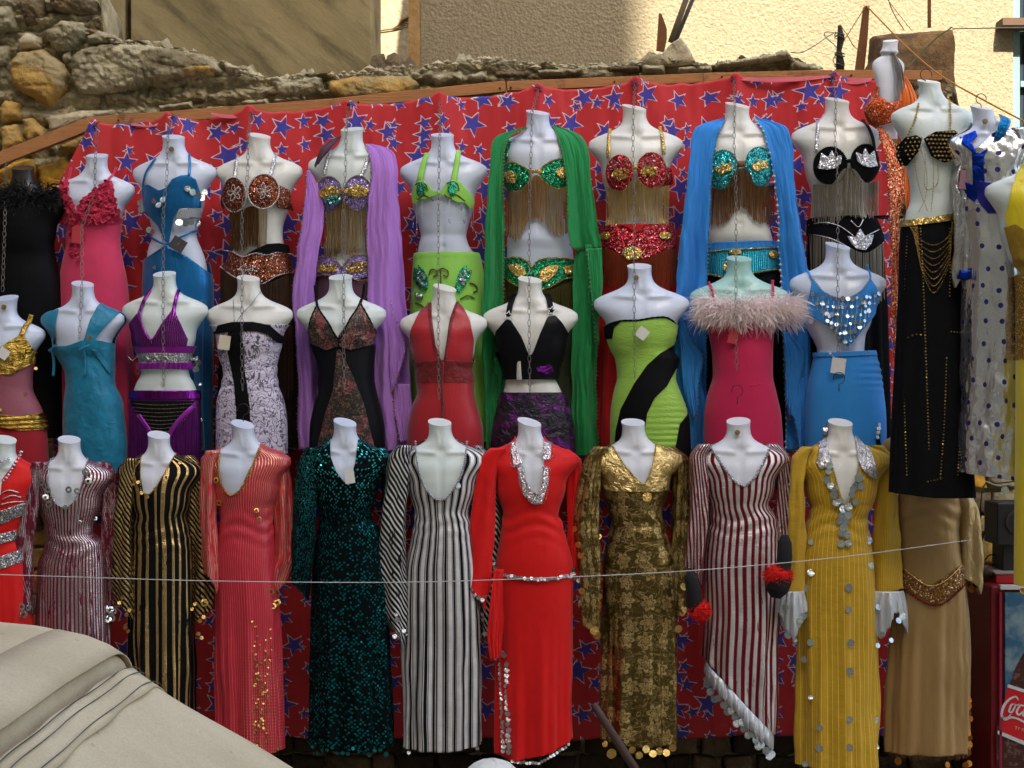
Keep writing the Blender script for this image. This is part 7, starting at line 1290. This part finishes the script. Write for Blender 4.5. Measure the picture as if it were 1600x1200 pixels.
# ================================================================== chains, ropes, ornaments
COLS = [((153, 195), 149, 243, 366, (128, 444), 'over the pink ruffle dress'), ((268, 186), 262, 214, 440, (255, 428), 'over the blue foil dress'), ((392, 178), 388, 212, 430, (378, 435), 'over the brown beaded bra'),
        ((545, 168), 541, 202, 448, (537, 433), 'over the lilac bra'), ((688, 156), 687, 211, 440, (685, 449), 'over the lime green bra'), ((841, 142), 831, 176, 462, (827, 437), 'over the green sequin bra'),
        ((992, 132), 990, 168, 430, (991, 416), 'over the red sequin bra'), ((1147, 126), 1148, 164, 400, (1150, 404), 'over the turquoise bra'), ((1302, 124), 1306, 156, 372, (1309, 384), 'over the black and silver bra')]
for (x0, y0), xn, yn, y2, (xm, ym), lab in COLS:
    e1 = 540 if xm < 140 else ym + 92
    chain([(x0, y0, -.10), (xn, yn, -.335), (xn - 1, yn + 60, -.385), (xm, (yn + ym) / 2 + 10, -.46), (xm, ym - 2, -.575)], 'steel link chain hanging from the timber rail ' + lab)
    chain([(xm, ym, -.575), (xm, ym + 45, -.615), (xm, min(ym + 125, 565) if xm < 140 else ym + 115, -.665), (xm + 1, ym + 175, -.70)] if xm > 140 else [(xm, ym, -.575), (xm - 4, ym + 85, -.63)], 'lower chain, below the one ' + lab, group='chains in front of the middle row')
    if xm > 1100 or xm == 378: hook(None, xm + 2, ym + 222 if xm > 1100 else 655, -.70, 9, 1)
chain([(10, 252, -.1), (8, 330, -.42), (4, 455, -.55)], 'steel link chain at the far left edge over the black feather dress')
for o in [o for o in bpy.data.objects if o.name.startswith('wire_hook') and o.parent is None]: 
    me = o.data; c = np.zeros(len(me.vertices) * 3, np.float32); me.vertices.foreach_get('co', c); tag(o, 'small wire hook above the neck of a bottom row mannequin at %s' % ('the white patterned dress' if o.location.x < 0 else 'the striped dress' if o.location.x < 1.5 else 'the yellow dress'), 'hook', 'wire hooks')
for x, y, Y in ((284, 221, YT), (-0, 0, 0)):
    if x: pass
b = MB()
for i, (x, y, Y, ow) in enumerate([(266, 230, YT, 'blue'), (6, 480, YM, ''), (994, 434, YM, ''), (1152, 676, YB, ''), (140, 528, YM, ''), (1539, 190, YR - .12, '')]):
    if (x, y) == (266, 230): x, y = 268, 233
    best = min([o for o in bpy.data.objects if o.name.startswith('mannequin')], key=lambda o: abs(o.location.y - Y) * 50 + abs(o.location.x - P(x, y, Y)[0]))
    fy = Y - (20 / sc_at(Y) if i != 4 else .155); p = P(x, y, fy); MB().disc(p, (0, -1, .1), .013, .003, 10).disc(p + np.array([0, -.004, 0]), (0, -1, .1), .006, .003, 8).build('neck_bolt', m_plain('brass_bolt', (.36, .24, .10, 1), .4, .7), best)
# white line across the bottom row
def rope(name, pts, r, mat, label, cat, group=None, sag=0):
    p = np.array([P(*q) for q in pts]); t = np.linspace(0, 1, len(p)); ti = np.linspace(0, 1, max(24, len(p) * 10)); q = np.stack([catmull(t, p[:, j], ti) for j in range(3)], 1)
    return tag(MB().tube(q, r, 5).build(name, mat, smooth=True), label, cat, group)
Yl = -1.0
rope('clothes_line', [(-60, 896, Yl), (100, 901, Yl), (340, 908, Yl), (600, 910, Yl), (800, 905, Yl), (1060, 893, Yl), (1300, 872, Yl), (1500, 846, Yl - .05), (1508, 845, YB)], .0022, m_plain('white_line', (.55, .55, .53, 1), .6), 'thin white line strung across the bottom row of dresses', 'rope')
rope('yellow_rope', [(1354, 9, .2), (1380, 36, -.1), (1420, 76, -.5), (1470, 118, -.9), (1540, 158, -1.0), (1620, 200, -1.1)], .0042, m_plain('yellow_rope_fibre', C(190, 130, 50), .8), 'yellow brown rope running down from the wooden post to the right edge', 'rope')
rope('overhead_wire', [(1488, 45, .1), (1600, 43, .1), (1700, 42, .1)], .0035, m_plain('grey_wire', C(130, 130, 124), .6), 'thin grey wire running right from the top of the stone pier', 'wire')
rope('overhead_wire', [(1384, -12, .3), (1396, 20, .3), (1412, 46, .2)], .003, m_plain('brown_wire', C(110, 84, 54), .7), 'left of two brown wires slanting down to the stone pier', 'wire', 'wires above the pier')
rope('overhead_wire', [(1378, -12, .3), (1404, 22, .3), (1425, 48, .2)], .002, m_plain('brown_wire', C(110, 84, 54)), 'thinner, right of two brown wires slanting down to the stone pier', 'wire', 'wires above the pier')
rope('green_cord', [(1488, 42, .05), (1460, 62, .02), (1436, 86, -.02), (1416, 106, -.1)], .004, m_plain('green_cord_fibre', C(70, 96, 60), .8), 'green cord tied across the face of the stone pier', 'rope')
rope('loose_wire', [(1236, 82, .15), (1252, 82, .12), (1272, 72, .12), (1292, 58, .15), (1306, 50, .2)], .003, m_plain('grey_wire', C(130, 130, 124)), 'grey wire from the mortar lump to the rusty iron stake', 'wire')
rope('loose_wire', [(1310, 52, .2), (1290, 50, .2), (1290, 58, .2), (1308, 76, .2), (1302, 96, .2), (1318, 108, .2)], .0026, m_plain('grey_wire', C(130, 130, 124)), 'tangled wire looped round the rusty iron stake', 'wire')
rope('loose_wire', [(1353, 9, .2), (1336, 36, .2), (1322, 58, .2), (1312, 76, .2)], .0028, m_plain('ochre_wire', C(160, 116, 60), .7), 'ochre cord from the top of the wooden post to the iron stake', 'rope')
rope('loose_wire', [(1312, 38, .2), (1322, 52, .2), (1334, 72, .2), (1344, 80, .2)], .0026, m_plain('ochre_wire', C(160, 116, 60)), 'ochre cord from the iron stake down to the foot of the wooden post', 'rope')
st_ = MB(); pts = [P(1312, 118, .2), P(1313, 100, .2), P(1311, 80, .2), P(1314, 60, .2), P(1312, 40, .2)]; st_.tube(np.array(pts), [.020, .024, .014, .02, .010], 7)
sk_ = tag(st_.build('iron_stake', m_plain('rusty_iron', C(50, 42, 34), .8, .3, .4, 40), smooth=True), 'dark rusty iron stake bound with wire, left of the wooden post', 'stake')
b = MB()
for yy in (54, 58, 84, 88, 102): 
    c = P(1312, yy, .2); b.tube([c + np.array([math.cos(a) * .026, math.sin(a) * .026, .006 * math.sin(a * 2)]) for a in np.linspace(0, 6.28, 12)[:-1]], .003, 4, closed=True)
b.build('wire_binding', m_plain('green_wire', C(70, 84, 66), .6), sk_)['kind'] = 'stuff'
v = [P(*q) for q in ((1336, 116, .2), (1350, 10, .2), (1359, 8, .2), (1356, 60, .2), (1350, 116, .2))]; v2 = [q + np.array([0, .03, 0]) for q in v]
tag(MB().add(v + v2, [tuple(range(5)), tuple(range(5, 10))[::-1]] + [(i, i + 5, (i + 1) % 5 + 5, (i + 1) % 5) for i in range(5)]).build('wooden_post', m_plain('brown_wood', C(120, 76, 42)), bevel=.003), 'rough brown wooden post standing on the wall beside the stone pier', 'post')
tag(MB().box(P(1452, 5, .15), (.008, .008, .13)).build('metal_stick', m_plain('brown_wood', C(120, 76, 42))), 'thin rusty upright stick on top of the stone pier', 'stick')
# stone pier at the top right
pr_ = empty('stone_pier', P(1432, 250, .2), 'square brown plastered stone pier behind the right hand mannequins', 'pier')
pj = [(1360, 330), (1361, 100), (1366, 90), (1368, 52), (1400, 48), (1430, 47), (1462, 44), (1494, 42), (1498, 60), (1497, 110), (1501, 180), (1500, 330)]
stone(pj, m_stone('pier_plaster', C(128, 96, 58), C(160, 124, 78), C(110, 86, 60), 3.5, .7), .12, .14, 5, pr_, 'pier_face', .8, Y=.10)
# ---- black and red pompom ornaments at the cuffs
fur = m_plain('red_fur', C(214, 24, 18), .9, 0, .3, 6); blf = m_plain('black_plush', (.006, .006, .007, 1), .9)
def pompom(name, pts_black, ball, lab, Y=-.93):
    r = empty(name, P(ball[0], ball[1] + ball[3], Y), lab, 'ornament', 'black and red plush ornaments'); s = sc_at(Y)
    p = np.array([P(x, y, Y) for x, y, _ in pts_black]); MB().tube(p, [q[2] / s for q in pts_black], 12).build('black_sleeve', blf, r, smooth=True)
    b = MB(); rr = random.Random(int(ball[0])); c = P(ball[0], ball[1], Y)
    n = 14; V = []; F = []
    for i in range(9):
        for j in range(n):
            ph, th = math.pi * i / 8, 2 * math.pi * j / n; k_ = 1 + rr.uniform(-.08, .08); V.append(c + np.array([math.sin(ph) * math.cos(th) * ball[2], math.sin(ph) * math.sin(th) * ball[2], math.cos(ph) * ball[3]]) / s * .82 * k_)
    for i in range(8):
        for j in range(n): F.append((i * n + j, i * n + (j + 1) % n, (i + 1) * n + (j + 1) % n, (i + 1) * n + j))
    b.add(V, F)
    for i in range(900):
        d_ = np.array([rr.gauss(0, 1), rr.gauss(0, 1), rr.gauss(0, 1)]); d_ /= np.linalg.norm(d_); p0 = c + d_ * np.array([ball[2], ball[2], ball[3]]) / s * .75; p1 = c + d_ * np.array([ball[2], ball[2], ball[3]]) / s * rr.uniform(1.0, 1.18) + np.array([rr.gauss(0, .004), 0, rr.gauss(-.002, .004)]); sd = np.cross(d_, [rr.gauss(0, 1), 1, rr.gauss(0, 1)]); sd /= np.linalg.norm(sd) + 1e-9; b.add([p0 - sd * .0022, p0 + sd * .0022, p1], [(0, 1, 2)])
    b.build('red_pompom', fur, r)['kind'] = 'stuff'
pompom('plush_ornament', [(1226, 836, 6), (1226, 848, 11), (1226, 870, 12), (1224, 888, 12), (1218, 905, 20), (1214, 922, 18), (1212, 934, 8)], (1216, 899, 24, 19), 'black tube with a red fluffy pompom between the striped and the yellow dress')
pompom('plush_ornament', [(1078, 893, 5), (1080, 905, 10), (1084, 925, 12), (1086, 945, 12), (1088, 962, 8)], (1094, 954, 18, 18), 'black tube with a red fluffy pompom between the gold and the striped dress', -.90)

# ================================================================== right hand corner: loudspeaker, tray, drinks fridge
bx = m_plain('black_box_plastic', (.008, .009, .010, 1), .5)
sp = empty('loudspeaker', P(1580, 890, -.30), 'black box loudspeaker standing on the red tray at the right edge', 'loudspeaker')
c = P(1596, 816, -.30); MB().box(c, (.155, .12, .105)).build('cabinet', bx, sp, bevel=.006); c = P(1602, 868, -.28); MB().box(c, (.14, .10, .078)).build('foot', bx, sp, bevel=.004); MB().disc(P(1590, 816, -.425), (0, -1, 0), .06, .004, 20, hole=.8).build('speaker_ring', m_plain('dark_grey_ring', (.03, .03, .03, 1), .4), sp)
rdp = m_plain('red_enamel', C(170, 26, 34), .45, 0, .2); wht = m_plain('white_enamel', (.6, .62, .62, 1), .4)
tr = empty('bottle_crate', P(1600, 912, -.35), 'flat red crate with pale rim on top of the fridge', 'crate')
MB().box(P(1610, 899, -.30), (.22, .17, .022)).build('crate_side', rdp, tr, bevel=.004); MB().box(P(1610, 890, -.30), (.225, .175, .004)).build('rim', m_plain('pale_rim', C(150, 140, 130), .6), tr)
tag(MB().tube([P(1534, 905, -.38), P(1545, 893, -.4), P(1552, 900, -.4)], .025, 7).build('crumpled_rag', m_cloth('rag_brown', C(70, 56, 40)), smooth=True), 'crumpled brown rag beside the red crate', 'rag')
fr = empty('drinks_fridge', P(1640, 1225, -.30) * np.array([1, 1, 0]), 'old red drinks fridge with a soda bottle picture on its blue panel', 'fridge')
xl, xr = P(1548, 0, -.55)[0], P(1720, 0, -.55)[0]; zt = P(0, 915, -.55)[2]
MB().box(((xl + xr) / 2, -.27, zt / 2 + .02), ((xr - xl) / 2, .28, zt / 2 - .02)).build('body', m_plain('fridge_red', C(132, 20, 30), .4, 0, .3, 8), fr, bevel=.01)
MB().box(((xl + xr) / 2 + .02, -.56, zt - .006), ((xr - xl) / 2 - .02, .02, .010)).build('top_trim', wht, fr)
pb = NT('blue_icy_panel'); g = pb.n('NewGeometry').outputs['Position']; pb.set(col=pb.mix(pb.step(pb.noise(g, 9, 5, .6), .4, .65), C(44, 96, 128), C(126, 150, 160)), rough=.4); x0 = P(1563, 0, -.56)[0]
pn = MB().box(((x0 + xr) / 2, -.562, zt / 2), ((xr - x0) / 2 - .02, .012, zt / 2 - .03)).build('front_panel', pb.m, fr)
MB().box((x0 - .004, -.570, zt / 2), (.006, .012, zt / 2 - .03)).build('panel_trim', m_plain('trim_crimson', C(150, 24, 60), .4), fr)
def flat(name, poly, mat, Y, par, t=.002):
    n = len(poly); v = [P(x, y, Y) for x, y in poly]; v2 = [q + np.array([0, t, 0]) for q in v]; return MB().add(v + v2, [tuple(range(n)), tuple(range(n, 2 * n))[::-1]] + [(i, i + n, (i + 1) % n + n, (i + 1) % n) for i in range(n)]).build(name, mat, par)
cola = NT('cola_brown'); g = cola.n('NewGeometry').outputs['Position']; cola.set(col=cola.mix(cola.step(cola.noise(g, 30, 4, .7), .5, .68), C(62, 28, 18), C(120, 90, 84)), rough=.35)
bt = flat('bottle_picture', [(1578, 1072), (1584, 1050), (1598, 1022), (1616, 1000), (1700, 1000), (1700, 1200), (1558, 1200), (1556, 1146), (1566, 1100)], cola.m, -.5765, pn)
lb = flat('label_red', [(1574, 1074), (1600, 1081), (1700, 1100), (1700, 1180), (1600, 1163), (1560, 1146), (1566, 1112)], m_plain('label_red_print', C(196, 20, 30), .4), -.5795, pn)
flat('label_edge', [(1575, 1069), (1600, 1077), (1700, 1096), (1700, 1101), (1600, 1082), (1574, 1074)], wht, -.582, pn); flat('label_edge', [(1559, 1141), (1600, 1158), (1700, 1176), (1700, 1181), (1600, 1164), (1559, 1147)], wht, -.582, pn)
# script lettering on the label
def strokes(name, lines, w0, par, Y, mat):
    b = MB()
    for ln, wv in lines:
        c = curve(ln, .8); n = len(c); T = np.gradient(c, axis=0); T /= np.linalg.norm(T, axis=1, keepdims=True) + 1e-9; N = np.stack([-T[:, 1], T[:, 0]], 1); w_ = np.interp(np.linspace(0, 1, n), np.linspace(0, 1, len(wv)), wv) * w0
        V = []; 
        for sg in (-.5, .5):
            q = c + N * w_[:, None] * sg; V.append(np.array([P(x, y, Y) for x, y in q]))
        V = np.concatenate([V[0], V[1], V[0] + np.array([0, .002, 0]), V[1] + np.array([0, .002, 0])]); F = [(i, i + 1, n + i + 1, n + i) for i in range(n - 1)] + [(2 * n + i, 3 * n + i, 3 * n + i + 1, 2 * n + i + 1) for i in range(n - 1)] + [(i, 2 * n + i, 2 * n + i + 1, i + 1) for i in range(n - 1)] + [(n + i, n + i + 1, 3 * n + i + 1, 3 * n + i) for i in range(n - 1)]
        b.add(V, F)
    return b.build(name, mat, par)
strokes('lettering', [
    ([(1591, 1094), (1588, 1089), (1582, 1090), (1572, 1098), (1566, 1110), (1566, 1120), (1572, 1122), (1580, 1116)], [.6, 1, 1.2, 1.5, 1.6, 1.3, .8, .5]),
    ([(1567, 1118), (1569, 1124), (1580, 1121), (1590, 1123), (1604, 1130), (1620, 1134)], [.8, 1.3, 1.0, 1.2, 1.6, 1.2]),
    ([(1586, 1100), (1581, 1101), (1578, 1107), (1577, 1112), (1580, 1113), (1584, 1108), (1586, 1102), (1584, 1099), (1590, 1102), (1593, 1100)], [.8, 1.1, 1.1, 1.1, 1, 1, .9, .7, .6, .5]),
    ([(1600, 1103), (1596, 1102), (1591, 1107), (1589, 1114), (1592, 1117), (1597, 1113), (1602, 1108)], [1, .9, 1.2, 1.3, 1, .7, .5]),
    ([(1610, 1106), (1605, 1105), (1600, 1111), (1599, 1118), (1603, 1119), (1609, 1110), (1607, 1118), (1612, 1120)], [.8, 1, 1.2, 1.2, .9, 1, 1, .6]),
    ([(1616, 1115), (1624, 1116)], [1, 1]),
    ([(1640, 1104), (1636, 1100), (1630, 1104), (1626, 1114), (1627, 1124), (1634, 1126), (1642, 1120)], [.6, 1, 1.4, 1.6, 1.4, 1, .5]),
    ([(1648, 1113), (1643, 1118), (1644, 1124), (1649, 1122), (1650, 1115), (1648, 1113)], [1, 1.1, 1, 1, 1, 1]),
    ([(1652, 1122), (1660, 1104), (1658, 1100), (1655, 1112), (1656, 1126), (1662, 1124)], [.6, .8, .8, 1.2, 1.2, .6]),
    ([(1672, 1118), (1666, 1120), (1664, 1127), (1668, 1129), (1673, 1120), (1672, 1128), (1677, 1130)], [.8, 1, 1.1, 1, 1, 1, .6])], 2.6, lb, -.5825, wht)
strokes('small_lettering', [([(1586, 1135), (1590, 1136)], [1, 1]), ([(1588, 1136), (1587, 1140)], [1, 1]), ([(1591, 1141), (1592, 1137), (1594, 1138)], [1, 1, 1]), ([(1596, 1142), (1598, 1138), (1599, 1143)], [1, 1, 1]), ([(1601, 1143), (1602, 1139), (1605, 1141), (1601, 1143)], [1, 1, 1, 1]), ([(1607, 1140), (1606, 1144), (1609, 1145)], [1, 1, 1])], .9, lb, -.5825, m_plain('pink_print', C(220, 160, 150)))
rope('power_cable', [(1532, 830, -.15), (1533, 780, -.2), (1540, 756, -.2), (1560, 755, -.25), (1590, 752, -.3)], .0035, bx, 'black cable arching over the wall behind the loudspeaker', 'cable', 'cables at the right edge')
rope('power_cable', [(1534, 846, -.15), (1540, 828, -.2), (1550, 814, -.25), (1556, 810, -.28)], .003, bx, 'short black cable looping into the side of the loudspeaker', 'cable', 'cables at the right edge')
rope('power_cable', [(1535, 880, -.2), (1545, 868, -.25), (1556, 868, -.25), (1558, 880, -.25), (1545, 884, -.3)], .0035, bx, 'coiled black cable on the red crate beside the loudspeaker', 'cable', 'cables at the right edge')
rope('pale_cord', [(1540, 752, -.25), (1560, 759, -.25), (1576, 756, -.25), (1590, 744, -.25)], .0035, m_plain('pale_cord_mat', C(170, 168, 150), .6), 'pale cord sagging below the silver dotted skirt', 'cord')
tag(MB().disc(P(1570, 766, -.28), (0, -1, .1), .02, .004, 10).build('mirror_bauble', m_iri), 'small pale blue mirror disc hanging under the silver dotted skirt', 'disc')

# ================================================================== at the foot: stick, white sack, covered car
tag(MB().tube([P(928, 1100, -1.9), P(946, 1130, -1.9), P(975, 1175, -1.9), P(1012, 1232, -1.9)], [.013, .017, .018, .018], 9).build('wooden_pole', m_plain('dark_pole_wood', C(74, 54, 46), .7), smooth=True), 'dark brown wooden pole leaning in front of the gold dress', 'pole')
sm = MB(); nx, ny = 22, 9; V = []; s_ = sc_at(-1.6)
for i in range(ny):
    for j in range(nx):
        a = 2 * math.pi * j / nx; ph = math.pi / 2 * i / (ny - 1); rx = .19 * math.cos(ph) * (1 + .08 * math.sin(a * 5)); V.append(P(770, 1186, -1.6) + np.array([rx * math.cos(a) - .05 * (1 - math.sin(ph)), rx * .8 * math.sin(a), -(.30) * (1 - math.sin(ph)) + .006 * math.sin(a * 7 + i)]))
sm.add(V, [(i * nx + j, i * nx + (j + 1) % nx, (i + 1) * nx + (j + 1) % nx, (i + 1) * nx + j) for i in range(ny - 1) for j in range(nx)])
tag(sm.build('white_sack', m_plain('white_plastic_sack', (.72, .74, .68, 1), .6), smooth=True), 'top of a rounded white sack on the ground below the red dress', 'sack')
# car under a canvas cover, lower left
cv = NT('canvas_cover'); g = cv.n('NewGeometry').outputs['Position']; n1 = cv.noise(g, 3.2, 5, .6); n2 = cv.noise(g, 160, 3, .6); wv_ = cv.noise(cv.mapv(g, (3, 3, 3)), 60, 3)
cvc = cv.mix(cv.step(n1, .3, .7), C(196, 178, 144), C(212, 196, 162)); sp1 = cv.math('MULTIPLY', cv.step(cv.noise(g, 22, 3), .70, .74), .5); cvc = cv.mix(sp1, cvc, C(136, 128, 106)); cvc = cv.mix(cv.math('MULTIPLY', cv.step(n2, .45, .62), .22), cvc, C(150, 140, 108))
cv.set(col=cvc, rough=.9); cv.bump(cv.math('ADD', n2, cv.math('MULTIPLY', wv_, .6)), .25, .003)
def car():
    r = empty('covered_car', (-1.9, -5.4, 0), 'car hidden under a beige canvas cover with a stitched seam at lower left', 'car')
    # side profile x -> z (facing right) and rounding across the width y
    xs = np.array([-3.9, -3.7, -3.5, -3.0, -2.6, -2.2, -1.8, -1.4, -1.15, -1.03, -.96, -.90, -.62, -.25, .05, .12, .6, .95, 1.05, 1.1]); zs = np.array([.25, .75, .92, 1.0, 1.18, 1.46, 1.535, 1.550, 1.532, 1.502, 1.462, 1.412, 1.240, 1.012, .86, .835, .78, .68, .45, .2])
    X = np.concatenate([np.linspace(-3.9, -1.3, 70), np.linspace(-1.29, -.5, 130), np.linspace(-.495, 1.1, 80)]); yf, yn = -4.55, -6.25
    T_ = np.linspace(0, 1, 90); Z0 = pchip(xs, zs, X); XX, TT = np.meshgrid(X, T_); Z = np.broadcast_to(Z0, XX.shape).copy()
    yc, hw = (yf + yn) / 2, (yf - yn) / 2; s_ = TT * 2 - 1; e = np.sign(s_) * (1 - (1 - np.abs(s_)) ** 1.6); Yv = yc - hw * e * (1 - .0 * XX)
    drop = np.abs(s_) ** 7; low = .25; Z = low + (Z - low) * (1 - drop * .98) - .05 * np.abs(s_) ** 2.5 * np.clip((Z - .9) * 2, 0, 1)
    # overlapping roof flap: a small step along x = -.84, then a seam strip
    Z = Z + .002 * (1 / (1 + np.exp((XX + .962) / .004))) * np.clip(Z - 1, 0, 1) * 2 - .085 * np.exp(-((XX + .934) / .012) ** 4) * np.clip(Z - 1, 0, 1) * 2
    Z = Z + .0022 * fbm(XX * 3, Yv * 2, 0, 3, 3) + .0007 * fbm(XX * 9 + Yv * 3, Yv * 4, 0, 4, 3) + .0015 * np.exp(-(((XX + 1.14) + (Yv + 5) * .12) / .05) ** 2) - .0010 * np.exp(-(((XX + 1.20) + (Yv + 5) * .12) / .05) ** 2)
    V = np.stack([XX, Yv, Z], -1).reshape(-1, 3); nxx = len(X); i = np.arange(len(T_) - 1)[:, None] * nxx + np.arange(nxx - 1)[None, :]; F = np.stack([i, i + 1, i + nxx + 1, i + nxx], -1).reshape(-1, 4)
    obj('canvas_cover', mkmesh('canvas_cover', V - wloc(r), F, cv.m), r)
    def onz(x, y):
        t = (yc - y) / hw; s1 = np.sign(t) * (1 - (1 - np.abs(t)) ** (1 / 1.6)); z = pchip(xs, zs, np.array([x]))[0]; z = low + (z - low) * (1 - np.abs(s1) ** 7 * .98) - .05 * np.abs(s1) ** 2.5 * np.clip((z - .9) * 2, 0, 1); return float(z)
    # seam strip and stitched edges
    b = MB(); ys = np.linspace(-4.62, -6.2, 60)
    def strip(xa, xb, lift, name, mat):
        k = 5; V = []
        for q in np.linspace(xa, xb, k): V.append([(q + .004 * math.sin(y * 17 + q * 9), y, onz(q, y) + lift) for y in ys])
        V = np.array(V).reshape(-1, 3); n = len(ys); F = [(a * n + j, a * n + j + 1, (a + 1) * n + j + 1, (a + 1) * n + j) for a in range(k - 1) for j in range(n - 1)]
        o = obj(name, mkmesh(name, V - wloc(r), F, mat), r); solid(o, .004, 1); return o
    strip(-.920, -.855, .004, 'seam_strip', cv.m)
    V = np.array([[(-1.09, y, onz(-1.09, y) + .0015) for y in ys], [(-1.03, y, onz(-1.03, y) + .007) for y in ys], [(-.980, y, onz(-.980, y) + .013) for y in ys], [(-.942 + .002 * math.sin(y * 11 + 1), y, onz(-.942, y) + .017) for y in ys]]).reshape(-1, 3); n = len(ys)
    o = obj('roof_flap_edge', mkmesh('roof_flap_edge', V - wloc(r), [(a * n + j, a * n + j + 1, (a + 1) * n + j + 1, (a + 1) * n + j) for a in range(3) for j in range(n - 1)], cv.m), r); solid(o, .004, 1)
    thd = m_plain('dark_thread', C(70, 66, 54), .8)
    for xx in (-.912, -.895, -.863): MB().tube([(xx + .003 * math.sin(y * 13), y, onz(xx, y) + .0135) for y in ys], .0014, 4).build('stitching', thd, r)
    for sx in (-3.1, .45):
        for sy in (yf - .12, yn + .12):
            w_ = MB().tube([(sx, sy - .1, .32), (sx, sy + .1, .32)], .32, 24).build('wheel', m_plain('tyre_rubber', (.01, .01, .01, 1), .8), r, smooth=True)
car()
for i, o in enumerate([o for o in bpy.data.objects if o.name.startswith('mannequin') and 'group' in o]): pass
